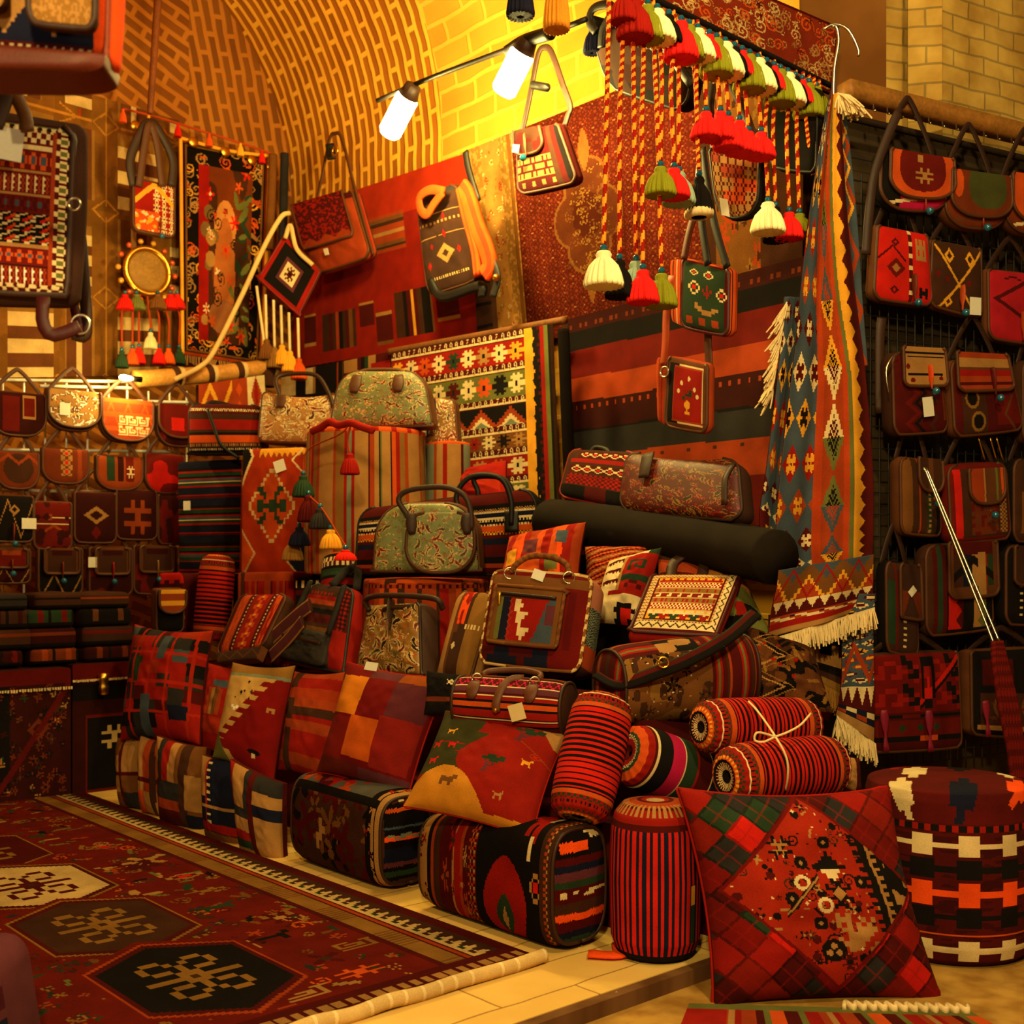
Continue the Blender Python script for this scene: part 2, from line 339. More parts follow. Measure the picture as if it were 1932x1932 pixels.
WAVE = '.....***...|....*...*..|....*.*.*..|....**..*..|........*..|*******.***|***********'
TREE = '...GGG.GG|.GGGGGGGG|..U.GGG..|...U.U...|...UU....|...U.....|..UU.....'
GOAT = '......*|*....**|.*****.|.*****.|.*...*.|.*...*.'
FLWR = '..**..|.*..*.|*.XX.*|*.XX.*|.*..*.|..**..'
HOOKS = '***..***|*.....*.|*.***.*.|*...*.*.|*****.*.|......*.|*******.|........'
# ================================================================ the setting
def brickmat(name, c1, c2, mo, bw, bh, ms, rot=0., bump=.5, nsc=2.2, blot=.35, mottle=(.7, .5, .3)):
    m, n, l, b = _mat(name)
    uv = n.new('ShaderNodeTexCoord'); mp = n.new('ShaderNodeMapping'); mp.inputs['Rotation'].default_value = (0, 0, radians(rot)); l.new(uv.outputs['UV'], mp.inputs[0])
    wn = n.new('ShaderNodeTexNoise'); wn.inputs['Scale'].default_value = 3.; l.new(mp.outputs[0], wn.inputs['Vector'])
    wv = n.new('ShaderNodeVectorMath'); wv.operation = 'SCALE'; wv.inputs['Scale'].default_value = .05; l.new(wn.outputs['Color'], wv.inputs[0])
    va = n.new('ShaderNodeVectorMath'); va.operation = 'ADD'; l.new(mp.outputs[0], va.inputs[0]); l.new(wv.outputs[0], va.inputs[1])
    br = n.new('ShaderNodeTexBrick'); l.new(va.outputs[0], br.inputs['Vector'])
    br.inputs['Color1'].default_value = (*lin(c1), 1); br.inputs['Color2'].default_value = (*lin(c2), 1); br.inputs['Mortar'].default_value = (*lin(mo), 1)
    br.inputs['Scale'].default_value = 1; br.inputs['Brick Width'].default_value = bw; br.inputs['Row Height'].default_value = bh; br.inputs['Mortar Size'].default_value = ms; br.inputs['Mortar Smooth'].default_value = .4
    nzn = n.new('ShaderNodeTexNoise'); nzn.inputs['Scale'].default_value = nsc; nzn.inputs['Detail'].default_value = 6; l.new(mp.outputs[0], nzn.inputs['Vector'])
    rp = n.new('ShaderNodeValToRGB'); rp.color_ramp.elements[0].position = .38; rp.color_ramp.elements[1].position = .62
    rp.color_ramp.elements[0].color = (*mottle, 1); rp.color_ramp.elements[1].color = (1, 1, 1, 1); l.new(nzn.outputs[0], rp.inputs[0])
    mx = n.new('ShaderNodeMix'); mx.data_type = 'RGBA'; mx.blend_type = 'MULTIPLY'; mx.inputs[0].default_value = blot; l.new(br.outputs['Color'], mx.inputs[6]); l.new(rp.outputs[0], mx.inputs[7])
    l.new(mx.outputs[2], b.inputs['Base Color']); b.inputs['Roughness'].default_value = .95; b.inputs['Specular IOR Level'].default_value = .15
    bp = n.new('ShaderNodeBump'); bp.inputs['Strength'].default_value = bump; bp.inputs['Distance'].default_value = .02; l.new(br.outputs['Fac'], bp.inputs['Height']); bp.invert = True
    l.new(bp.outputs[0], b.inputs['Normal']); return m
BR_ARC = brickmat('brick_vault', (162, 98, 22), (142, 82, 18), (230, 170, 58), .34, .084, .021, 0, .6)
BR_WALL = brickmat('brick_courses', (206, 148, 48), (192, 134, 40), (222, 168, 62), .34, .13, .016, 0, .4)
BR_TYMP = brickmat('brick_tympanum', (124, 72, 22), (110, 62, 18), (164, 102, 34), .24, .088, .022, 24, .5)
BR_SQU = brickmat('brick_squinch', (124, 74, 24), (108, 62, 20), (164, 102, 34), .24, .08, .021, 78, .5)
BR_PIER = brickmat('brick_pier', (206, 168, 84), (186, 148, 72), (150, 126, 70), .21, .085, .006, 0, .4, 4., .8, (.55, .45, .32))
TILE = brickmat('floor_tiles', (222, 184, 104), (212, 172, 92), (150, 110, 52), .56, .197, .004, 0, .1, 5., .4, (.8, .7, .55))
STREET = brickmat('sandy_paving', (176, 134, 62), (160, 118, 52), (168, 124, 56), 3., 2.2, .004, 0, .1, 9., .9, (.6, .5, .36))
PLAST = brickmat('brown_plaster', (132, 84, 36), (132, 84, 36), (132, 84, 36), 9., 9., .0, 0, .1, 1.6, .8, (.55, .45, .35))
DARKW = brickmat('dark_plaster', (70, 56, 38), (66, 52, 36), (60, 48, 32), .6, .4, .004, 0, .2, 3., .8, (.5, .45, .4))
STONE = brickmat('kerb_stone', (120, 84, 48), (110, 74, 42), (120, 84, 48), 1.4, 1., .003, 0, .3, 8., .8, (.5, .4, .3))
def struct(name, V, f, m, uv): return mesh(name, V, f, None, m, None, kind='structure', uv=uv, smooth=False, loc=(0, 0, 0))
def panel(name, c, m, nu=1, nv=1, T=.08):             # slab with metric UVs; c = TL TR BR BL
    c = [A3(p, float) for p in c]; n = qn(c); w = np.linalg.norm(c[1] - c[0]); h = np.linalg.norm(c[3] - c[0])
    V = A3(c + [p - n * T for p in c]); f = A3([[3, 2, 1, 0], [4, 5, 6, 7], [0, 1, 5, 4], [1, 2, 6, 5], [2, 3, 7, 6], [3, 0, 4, 7]])
    uv = A3([[0, h], [w, h], [w, 0], [0, 0], [0, h + T], [w, h + T], [w, -T], [0, -T]]); return struct(name, V, f, m, uv)
TB, SA, SPR, RV = 4.52, 7.5, 3.91, 1.67
def flat(name, ps, z, m, T=.06):
    c = [W(s, t, z) for s, t in ps]; V = A3(c + [p - Zv * T for p in c]); k = len(c)
    f = [A3([list(range(k))]), A3([list(range(k))[::-1]]) + k, A3([[i, i + k, (i + 1) % k + k, (i + 1) % k] for i in range(k)])]
    uv = A3([[t, s] for s, t in ps] * 2); return struct(name, V, f, m, uv)
flat('floor', [(2.43, -.6), (2.43, 4.52), (7.5, 4.52), (7.5, -.6)], 0., TILE, .05)
flat('floor_lane', [(-1.5, -2.5), (-1.5, 8.), (5., 8.), (5., 4.53), (2.43, 4.53), (2.43, -2.5)], -.05, STREET, .05)
flat('trim_kerb', [(2.39, -.6), (2.39, 4.5), (2.43, 4.5), (2.43, -.6)], -.003, STONE, .06)
# far end wall with the brick tympanum, split along the groin
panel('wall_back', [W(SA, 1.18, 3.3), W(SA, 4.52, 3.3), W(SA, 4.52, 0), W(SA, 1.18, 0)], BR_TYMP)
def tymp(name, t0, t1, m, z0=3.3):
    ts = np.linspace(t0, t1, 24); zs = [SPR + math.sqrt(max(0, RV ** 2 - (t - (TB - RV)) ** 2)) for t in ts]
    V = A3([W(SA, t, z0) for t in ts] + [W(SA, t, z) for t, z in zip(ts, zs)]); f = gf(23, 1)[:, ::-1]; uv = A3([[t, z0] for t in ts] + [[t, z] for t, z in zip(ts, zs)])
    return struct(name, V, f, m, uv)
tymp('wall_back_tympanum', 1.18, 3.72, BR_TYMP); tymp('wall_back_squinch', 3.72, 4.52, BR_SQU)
# side wall and barrel vault: the far bay has bricks along the arches, the near bay plain courses
def bay(name, s0, s1, m, arc, z0=0., left=True):
    ph = np.linspace(0, pi, 30); tz = [(TB, z0)] + [(TB - RV + RV * cos(p), SPR + RV * sin(p)) for p in ph] + ([(TB - 2 * RV, z0)] if left else [])
    d = [0] + list(np.cumsum([math.dist(tz[i], tz[i + 1]) for i in range(len(tz) - 1)])); V = []; uv = []
    for s in (s0, s1):
        for (t, z), e in zip(tz, d): V.append(W(s, t, z)); uv.append((e, s) if arc else (s, e))
    return struct(name, A3(V), gf(len(tz) - 1, 1), m, A3(uv))
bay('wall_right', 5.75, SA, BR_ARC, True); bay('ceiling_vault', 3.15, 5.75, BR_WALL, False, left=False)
# the facade on the right: dark wall behind the wire grid, plaster spandrel, brick pier above the beam
def cq(pl, x0, x1, z0, z1):
    a = at((x0, 500), pl); b = at((x1, 500), pl); return [A3([a[0], a[1], z1]), A3([b[0], b[1], z1]), A3([b[0], b[1], z0]), A3([a[0], a[1], z0])]
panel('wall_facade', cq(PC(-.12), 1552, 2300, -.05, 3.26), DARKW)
panel('wall_spandrel', cq(PV(8, 1500, 5.72), 1400, 1672, 2.6, 4.9), PLAST)
panel('wall_pier', cq(PC(-.16), 1776, 2300, 3.0, 4.8), BR_PIER)
pc_ = at((1776, 500), PC(-.16)); pl_ = at((1712, 500), PV(-52, 1712, 5.75))
panel('wall_pier_side', [A3([pl_[0], pl_[1], 4.8]), A3([pc_[0], pc_[1], 4.8]), A3([pc_[0], pc_[1], 3.0]), A3([pl_[0], pl_[1], 3.0])], BR_PIER, T=-.05)
panel('wall_niche', cq(PV(12, 1700, 5.85), 1640, 1800, 2.9, 4.8), BR_PIER)
bm_a, bm_b = at((1592, 170), PC(.02)), at((1990, 268), PC(.02))
sweep('trim_beam', [bm_a, bm_b], .036, .042, (160, 104, 40), None, 'wood', 4, kind='structure')
sweep('trim_beam_rail', [bm_a - Zv * .115, bm_b - Zv * .115], .012, .012, (40, 26, 16), None, 'wood', 4, kind='structure')
# ---------------------------------------------------------------- stepped display stand under the goods, draped in dark cloth
def step(label, s0, s1, t0, t1, z0, z1, col='D'):
    q = [W(s1, t0, z1), W(s0, t0, z1), W(s0, t0, z0), W(s1, t0, z0)]
    return box('display_step', q, t1 - t0, col, None, 'cloth', label=label, cat='display stand', group='draped display steps')
step('low dark red draped display step behind the bags on the tiles', 2.78, 6.3, 2.98, 3.74, .0, .36)
step('second dark red draped display step that carries the backpacks', 2.84, 6.35, 3.14, 3.74, .362, .70)
step('back dark red draped step under the striped drum pouf', 5.0, 6.7, 3.62, 3.98, .702, 1.2)
step('small dark step block behind the big tartan cushion', 2.36, 2.76, 3.16, 3.7, .0, .45)
step('black draped step below the black blanket roll by the front corner', 3.4, 4.62, 3.99, 4.38, .0, 1.30, 'K')
# ---------------------------------------------------------------- two tube lamps on a cable strip
cab = pts(PT(3.6), [(712, 190), (800, 152), (930, 103), (1030, 66), (1106, 36)])
lc = K('lamp_cable', 'black cable strip with two lit lamps slung under the brick vault', 'cable', cab[0])
sweep('cable', cab, .012, .012, 'K', lc, 'leather', m=14)
sweep('lashing', pts(PT(3.58), [(958, 98), (990, 78), (1040, 62)]), .03, .03, 'K', lc, 'leather')
GLOW = glow('lamp_glass', (1, .77, .21), BULB)
for (x0, y0), (x1, y1), lb in (((770, 182), (732, 256), 'lit white tube lamp nearer the corner, left of the two'), ((987, 98), (947, 178), 'lit white tube lamp beside the small shoulder bag, right of the two')):
    p0, p1 = at((x0, y0), PT(3.58)), at((x1, y1), PT(3.58)); L = np.linalg.norm(p1 - p0); k = K('tube_lamp', lb, 'lamp', p1, 'lit tube lamps')
    lathe('lamp_tube', p0, p1, [(.0, 0), (.045, 0), (.058, .05), (.058, .9), (.046, .98), (0, 1)], None, k, 20, GLOW)
    lathe('socket', p0 + (p0 - p1) * .28, p0, [(0, 0), (.04, .02), (.045, .5), (.055, .98), (0, 1)], 'F', k, 14, 'leather')
lp = at((237, 713), PS(6.72)); k = K('small_lamp', 'tiny bright lamp over the left rack of pouches', 'lamp', lp)
lathe('lamp_bulb', lp - D2 * .04, lp + D2 * .04, [(0, 0), (.012, .1), (.017, .4), (.012, .9), (0, 1)], None, k, 12, glow('small_lamp_glass', (1, .74, .22), 900.))
lathe('socket', lp + D2 * .04, lp + D2 * .10, [(0, 0), (.018, .05), (.018, .95), (0, 1)], 'K', k, 10, 'leather')
# ================================================================ builders for bags, cushions, tassels
def outline(q, hw, T, k=1., off=0., n=40):
    v = np.linspace(-1, 1, n); x = hw(v) if hw else np.ones(n); L = [bil(q, .5 - a * k / 2, (b * k + 1) / 2) for a, b in zip(x, v)]; R = [bil(q, .5 + a * k / 2, (b * k + 1) / 2) for a, b in zip(x, v)]
    nn = qn(q) * (T / 2 + off); return [p + nn for p in L] + [p + nn for p in R[::-1]]
def piping(q, hw, T, par, col='E', r=.007, k=1., open_top=True, name='piping', mat='leather', spiral=None):
    o = outline(q, hw, T, k); o = o if open_top else o + [o[0]]
    # drop coincident points so the curve stays smooth
    ps = [o[0]]
    for p in o[1:]:
        if np.linalg.norm(p - ps[-1]) > .012: ps.append(p)
    return sweep(name, ps, r, r, col, par, mat, 6, m=max(24, min(120, len(ps) * 2)), spiral=spiral)
def tab(par, q, u, v0, v1, w=.016, col='S', bc='V', off=.02, bd_=True):     # leather closing tab with a glazed bead
    n = qn(q) * off; a = bil(q, u, v0) + n; b = bil(q, u, v1) + n
    sweep('closing_tab', [a, a * .45 + b * .55, b], w, .004, col, par, 'leather', 8, m=10, taper=[.75, 1, .9, .35, .3], nref=n)
    if bd_: bead('bead', b - Zv * .012 + n * .3, .017, bc, par)
def loop(par, q, h, w=.014, col='E', u0=.06, u1=.94, name='strap', pull=0., mid=.5, off=0., v=.02):   # carrying strap rising from the two top corners
    a = bil(q, u0, v) + qn(q) * off; b = bil(q, u1, v) + qn(q) * off; t = (a * (1 - mid) + b * mid) * 1.; t = t + Zv * (h + (max(a[2], b[2]) - t[2]))
    e = (b - a) * .06
    return sweep(name, [a, a * .5 + t * .5 - e * (1 - pull), t - e, t + e, b * .5 + t * .5 + e * (1 - pull), b], w, .004, col, par, 'leather', 8, m=30, nref=qn(q))
def bag(name, label, cat, q, T, pat, hw=RB, flap=None, tabs=(), strap=None, pipe='E', side='E', group=None, edge=.6, mat='cloth', tg=None, res=.0055, sag=0., straps=(), bulge=4., wob=0., top=0., pr=.008, gus=.01, body='body', smat=None, seed=1):
    c = (q[2] + q[3]) / 2; k = K(name, label, cat, c, group)
    puff(body, q, T, pat, k, hw, edge, bulge, .5, 0, side, 'M', res, mat, sag=sag, wob=wob, top=top, gus=gus, seed=seed)
    if pipe: piping(q, hw, T * edge, k, pipe, pr)
    if flap:
        u0, v0, u1, v1, fh, fp = flap[:6]; fq = SUB(q, u0, v0, u1, v1, T / 2 + .006); puff('flap', fq, .012, fp, k, fh, .8, side=pipe or 'E', res=res, mat=mat)
        if pipe: piping(fq, fh, .014, k, pipe, pr, name='flap_trim')
    for t in tabs: tab(k, q, *t[:3], off=T / 2 + .022, **(t[3] if len(t) > 3 else {}))
    if strap: loop(k, q, **strap)
    if tg: tagcard(k, q, tg[2], tg[0], tg[1], T / 2 + .02, tg[3] if len(tg) > 3 else 0.)
    return k
def cushion(name, label, q, T, pat, pinch=.07, cat='cushion', side='D', group=None, wob=.12, res=.005, mat='cloth', back='D', edge=.06, seed=1, par=None, a=2.6, b=.55, **kw):
    return puff(name, q, T, pat, par, None, edge, a, b, pinch, side, back, res, mat, wob=wob, seed=seed, label=label, cat=cat, group=group, **kw)
def seam(q, par, pinch, col='R', r=.005, name='piping'):      # stitched cord round a cushion's rim
    ps = []
    for a, b in ((0, 1), (1, 2), (2, 3), (3, 0)):
        for t in np.linspace(0, 1, 12, endpoint=False):
            u0 = [(-1, -1), (1, -1), (1, 1), (-1, 1)]; x = u0[a][0] * (1 - t) + u0[b][0] * t; y = u0[a][1] * (1 - t) + u0[b][1] * t
            ps.append(bil(q, (x * (1 - pinch * (1 - y * y)) + 1) / 2, (y * (1 - pinch * (1 - x * x)) + 1) / 2))
    return sweep(name, ps + [ps[0]], r, r, col, par, 'yarn', 6, m=110)
def tassel(par, top, L, R, col, beadc='V', head=None, hem=None, seed=0, name='tassel'):
    r = R; z0 = top; p1 = top - Zv * L
    if beadc: bead('bead', z0 - Zv * .012, .0125, beadc, par)
    s0 = z0 - Zv * (.022 if beadc else 0)
    lathe(name, s0, p1, [(.003, 0), (r * .34, .03), (r * .44, .12), (r * .38, .2), (r * .5, .26), (r * .74, .42), (r * .9, .65), (r * 1., .9), (r * .95, 1.), (r * .7, .97), (r * .3, 1.), (.001, .95)], col, par, 84, 'yarn', ridge=(19, .085, [0, .25, .4, 1], [0, .25, 1, 1.35]))
    if hem: lathe('hem', p1 + Zv * L * .12, p1 - Zv * L * .06, [(r * .98, 0), (r * 1.12, .3), (r * 1.1, .9), (r * .6, 1)], hem, par, 40, 'yarn', ridge=(17, .06))
def strand(label, p_top, p_bot, L, R, col, group='tasselled cords of the garland', beadc='V', hem=None, cc=('Q', 'Y')):   # a twisted cord that ends in a tassel
    k = K('tassel_pendant', label, 'tassel', p_bot, group); b = p_bot + Zv * L
    x = rng.normal(0, .006, 3); m = p_top * .5 + b * .5 + x * A3([1, 1, 0])
    sweep('cord', [p_top, p_top * .75 + b * .25 - x * .6, m, b], .0085, .0085, 'S', k, 'yarn', 8, m=int(np.linalg.norm(p_top - b) / .007), spiral=('R', 'y', 1.6))
    tassel(k, b, L, R, col, beadc, None, hem); return k
def fringe(par, pa, pb, L, n, col='C', r=.0028, drop=None, seed=3, name='fringe', sway=.25, mat='yarn'):   # knotted warp threads along an edge
    g = np.random.default_rng(seed); V = []; Fc = []; b = 0; dr = A3([0, 0, -1.]) if drop is None else drop / np.linalg.norm(drop)
    P = crom(pa if pb is None else [pa, pb], n) if pb is None or True else None
    for p in P:
        x = g.normal(0, sway, 3) * L * .5; x[2] *= .2; l = L * g.uniform(.75, 1.1); e = p + dr * l
        v, f, m, s = swept([p, p + dr * l * .4 + x * .5, e + x], r, r, 4, m=5); V.append(v); Fc.append(f + b); b += len(v)
    return mesh(name, np.concatenate(V), np.concatenate(Fc), col, mat, par)
def ring(par, c, r, w, nrm=None, name='ring', mat='steel', col=None):
    n = A3([0, -1., 0]) if nrm is None else nrm; e = np.cross(n, Zv); e /= np.linalg.norm(e)
    return sweep(name, [c + e * r * cos(a) + Zv * r * sin(a) for a in np.linspace(0, 2 * pi, 14)], w, w, col, par, mat, 6, m=24, nref=n)

def duffel(par, p0, p1, dep, h0, h1, pat, end, name='body', rn=2.6, res=.0055, mat='cloth', endmat=None, flat_=.0):
    """soft bag: an arched cross-section run from p0 to p1 (bottom centres); V runs from the front bottom over the top to the back bottom"""
    ax = p1 - p0; L = np.linalg.norm(ax); ax = ax / L; fr = np.cross(ax, Zv); fr /= np.linalg.norm(fr)
    if fr[1] > 0: fr = -fr
    if (np.cross(fr, Zv) @ ax) * 1 > 0: pass
    nu = int(np.clip(L / res, 8, 200)); per = dep + h0 * 2; nv = int(np.clip(per / res, 12, 240)); th = np.linspace(-.5 * pi, 1.5 * pi, nv + 1); ct, sn = np.cos(th), np.sin(th)
    x = np.sign(ct) * np.abs(ct) ** (2 / rn); y = np.sign(sn) * np.abs(sn) ** (2 / rn)
    d = np.concatenate([[0], np.cumsum(np.hypot(np.diff(x) * dep / 2, np.diff(y) * h0 / 2))]); k = np.interp(np.linspace(0, d[-1], nv + 1), d, np.arange(nv + 1)); x = np.interp(k, np.arange(nv + 1), x); y = np.interp(k, np.arange(nv + 1), y)
    u = np.linspace(0, 1, nu + 1); en = 1 - .10 * np.exp(-((np.minimum(u, 1 - u)) * L / .025)); hh = h0 + (h1 - h0) * u
    P = (p0 + ax * L * u[:, None])[None] + fr * (x[:, None] * dep / 2 * en)[..., None] + Zv * ((y[:, None] * en + 1) * hh / 2)[..., None]
    side = 1 if np.cross(ax, Zv) @ fr > 0 else -1
    uc, vc = cells(nu, nv); V = [P.reshape(-1, 3)]; Fc = [gf(nu, nv, 0, side < 0)]; C_ = [pat(uc, vc)]; b = len(V[0]); mesh(name, V[0], Fc[0], C_[0], mat, par)
    for j, (i, e, nm) in enumerate(((0, end, 'end_panel'), (nu, end, 'end_panel'))):
        rim = P[:, i]; c = rim.mean(0); o = ax * (-1 if i == 0 else 1); m = max(4, int(min(dep, h0) / 2 / res)); sc_ = np.linspace(1, 0, m + 1)
        G = c + (rim[None] - c) * sc_[:, None, None] + o * (.02 * (1 - sc_ ** 3))[:, None, None]
        cc = (G[:-1, :-1] + G[1:, :-1] + G[:-1, 1:] + G[1:, 1:]) / 4 - (p0 if i == 0 else p1); U_ = ((cc @ fr) / dep + .5).ravel(); V_ = (1 - cc[..., 2] / (h0 if i == 0 else h1)).ravel()
        mesh(nm, G.reshape(-1, 3), gf(nv, m, 0, (i == 0) == (side > 0)), e(1 - U_, V_) if callable(e) else e, endmat or mat, par)
        ps = [p for p in rim[::max(1, nv // 40)]]; sweep('piping', ps, .007, .007, 'M', par, 'leather', 6, m=60)
def roll(name, label, p0, p1, r, pat, gather=.35, cat='bolster', group=None, res=.005, ridge=None, sq=1., gl=.045, **kw):     # bolster with gathered ends; U round, V along
    L = np.linalg.norm(p1 - p0); e = gl / L
    pr = [(r * .08, e * .55), (r * .22, e * .2), (r * .55, 0), (r * .86, e * .45), (r * .97, e * 1.3), (r, e * 2.4), (r * 1.015, .5), (r, 1 - e * 2.4), (r * .97, 1 - e * 1.3), (r * .86, 1 - e * .45), (r * .55, 1), (r * .22, 1 - e * .2), (r * .08, 1 - e * .55)]
    return lathe(name, p0, p1, pr, pat, None, 40, 'cloth', res=res, ridge=ridge, label=label, cat=cat, group=group, sq=sq, **kw)
# ================================================================ far wall: carpets and hangings
def sheet(name, label, q, T, pat, res=.009, cat='carpet', mat='pile', group=None, par=None, back='D', **kw):
    return puff(name, q, T, pat, par, None, .96, 4, .5, 0, 'M', back, res, mat, label=label, cat=cat, group=group, **kw)
q = [at(p, PS(7.44)) for p in ((-90, 100), (336, 228), (336, 708), (-90, 714))]
AA, AI, AM = (112, 70, 24), (176, 116, 40), (74, 40, 16)
cell = pt(AA, nz(9, .5, (124, 78, 28), 3), rc(.06, .10, .30, .44, None, st('A1 I1 E1 I1 E1 I1', 1)), rc(.55, .03, .85, .46, None, st('A.6 E3 I1.4 E3 A.6', 0)), rc(.55, .53, .95, .97, None, st('A1 I1 E1 I1 E1 I1', 1)), rc(.05, .55, .32, .95, None, st('A.6 E3 I1.4 E3 A.6', 0)),
          dm((.0, .5), .18, .06, AI, .84), dm((.43, .5), .13, .07, AI, .84), dm((.43, 0.), .13, .07, AI, .84), dm((.43, 1.), .13, .07, AI, .84), dm((1., 0), .16, .07, AI, .84), dm((1., 1.), .16, .07, AI, .84),
          rc(.425, .03, .44, .97, AI), rc(0, .49, .3, .505, AI), rc(.57, .49, 1, .505, AI), rc(.7, .505, .71, .53, 'X'), rc(.18, .45, .19, .49, 'X'))
def octo(U, V): return cell((U * 2.05 + .1) % 1, (V * 1.6 + .35) % 1)
sheet('carpet', 'wide tan carpet woven with octagons and striped panels on the far wall', q, .02, octo, .009)
q = [at(p, PS(7.33)) for p in ((338, 262), (506, 296), (492, 692), (342, 668))]
k = sheet('carpet', 'narrow dark bordered carpet with a flower vase beside the gold mirror', q, .02,
      pt('K', sca(150, .06, ['T', 'O', 'T', 'Y'], 4, 'c', asp=.42), sca(60, .05, ['T', 'O', 'S'], 5, 'l', asp=.42), bd(.07, 'J', .42), bd(.05, 'K', .42), bd(.03, 'S', .42),
         rc(.2, .1, .82, .92, (112, 48, 18), nz(5, .5, 'M', 3), rc(.0, 0, .2, 1, 'R'), dm((.5, .34), .2, .16, (200, 130, 66), 0, 2), dm((.5, .62), .2, .34, (176, 96, 44), 0, 2), dm((.5, .85), .3, .1, (150, 90, 50), 0, 2), sca(8, .1, [(170, 120, 60), (120, 90, 50)], 3, 'o', (.12, .2, .3, .9), .5), sca(26, .1, ['L', 'G', 'L'], 6, 'l', (.62, .1, 1, .95), .5), sca(16, .09, ['X', 'C', 'O'], 7, 'f', asp=.5), sca(12, .07, ['K', 'M'], 9, 'c', (.2, .2, .8, .9), .5))), .007)
for a, b in ((0, 1), (1, 2), (0, 3)): sweep('edging', [q[a] + qn(q) * .02, (q[a] + q[b]) / 2 + qn(q) * .02 - Zv * (.02 if b == 1 else 0), q[b] + qn(q) * .02], .012, .012, 'Y', k, 'yarn')
fringe(k, q[3], q[2], .06, 40, 'T', .004)
for x0, x1, y0, y1, c, lb in ((508, 522, 292, 470, 'J', 'rolled brown rug edge with pale cord beside the vase carpet'), (528, 546, 290, 560, 'Z', 'dark strap like roll hanging in the far corner')):
    sweep('rolled_rug', pts(PS(7.25), [((x0 + x1) / 2, y0), ((x0 + x1) / 2 - 3, (y0 + y1) / 2), ((x0 + x1) / 2 - 8, y1)]), .03, .03, c, None, 'pile', 10, label=lb, cat='rug')
# coin garland along the top of the vase carpet
cg = pts(PS(7.28), [(232, 205), (300, 222), (380, 247), (460, 272), (512, 290)]); k = K('coin_garland', 'string of gilt coin pendants along the top of the far carpets', 'garland', cg[0])
sweep('cord', cg, .008, .008, 'S', k, 'yarn')
for i, p in enumerate(crom(cg, 12)):
    if i % 2: lathe('coin', p - Zv * .09 - D1 * .004, p - Zv * .09 + D1 * .004, [(0, 0), (.032, .0), (.034, .5), (.032, 1), (0, 1)], None, k, 18, 'brass')
    else: tassel(k, p, .09, .022, ['O', 'X', 'Y'][i % 3], None)
sweep('wooden_pole', pts(PS(7.05), [(303, -70), (283, 214)]), .028, .028, (120, 60, 20), None, 'wood', 10, taper=[1, .7], label='thin brown wooden pole dropping from the vault above the hanging bag', cat='pole')
q = WQ(PS(7.15), 248, 345, 326, 443)
k = bag('shoulder_bag', 'small patchwork shoulder bag on long brown straps beside the vase carpet', 'bag', q, .08, pt('R', rc(.45, 0, 1, 1, None, bm(.5, .5, 1, 1, GULI, 'C', 3, 5)), rc(0, .6, .6, 1, 'O', sca(20, .12, ['Y', 'C'], 3, 'd')), zz(.25, .2, 1, .06, 'Y'), bd(.04, 'E')), RB, tabs=((.6, .7, 1.02),))
sweep('strap', pts(PS(7.12), [(252, 352), (246, 300), (268, 246), (283, 232), (300, 246), (326, 300), (324, 352)]), .03, .01, 'F', k, nref=-D1)
sweep('strap', pts(PS(7.1), [(262, 352), (272, 280), (282, 236), (296, 270), (306, 352)]), .025, .008, 'E', k, nref=-D1)
# beaded mirror with tassels
c = at((276, 513), PS(7.25)); k = K('mirror', 'round gold beaded mirror with hanging tassels beside the vase carpet', 'mirror', c)
lathe('mirror_glass', c + D1 * .02, c - D1 * .02, [(0, 0), (.135, 0), (.135, .9), (.11, 1), (0, 1)], (150, 104, 30), k, 40, 'wood')
sweep('beaded_rim', [c - D1 * .02 + D2 * .145 * cos(a) + Zv * .145 * sin(a) for a in np.linspace(0, 2 * pi, 33)], .022, .022, None, k, 'brass', 8, m=120, taper=[1, .7] * 55)
for a in np.linspace(0, 2 * pi, 14, endpoint=False): bead('bead', c - D1 * .01 + D2 * .19 * cos(a) + Zv * .19 * sin(a), .018, 'Y' if int(a * 10) % 2 else 'O', k)
for i, (x, y) in enumerate(((230, 590), (250, 600), (262, 600), (284, 610), (300, 600), (318, 602), (338, 590))):
    p = at((x, y), PS(7.22)); e = at((x, (655, 650, 648, 620, 650, 650, 650)[i]), PS(7.22)); sweep('cord', [c - D1 * .02 + D2 * (-.14 + .045 * i) - Zv * .15, p, e], .007, .007, 'S', k, 'yarn'); tassel(k, e, .13, .04, ['G', 'O', 'X', 'C', 'X', 'O', 'G'][i], 'V')
for i, x in enumerate((236, 258, 298, 322, 334)): tassel(k, at((x, 548), PS(7.2)), .12, .05, ['X', 'L', 'J', 'X', 'X'][i], 'V')
# bamboo pole, cord and the cluster in the corner
bp = pts(PS(6.95), [(252, 716), (400, 706), (534, 690)]); k = K('bamboo_pole', 'horizontal bamboo pole with dark bindings above the left pouches', 'pole', bp[0])
sweep('cane', bp, .055, .055, (205, 140, 60), k, 'wood', 14, m=30)
for x, y in ((330, 711), (392, 707), (448, 701), (506, 694)): p, e = pts(PS(6.95), [(x - 5, y), (x + 5, y - 1)]); sweep('binding', [p, e], .064, .064, 'M', k, 'yarn', 14); sweep('binding', [e, e + D2 * .03], .062, .062, 'I', k, 'yarn', 14)
sweep('rope', pts(PS(6.8), [(546, 402), (530, 410), (500, 462), (455, 560), (405, 660), (380, 690), (330, 716)]), .016, .016, 'I', None, 'yarn', label='pale cord slanting from the corner hook down to the bamboo pole', cat='rope')
q = [at(p, PV(-5, 545, 7.85)) for p in ((538, 445), (605, 512), (564, 594), (488, 528))]
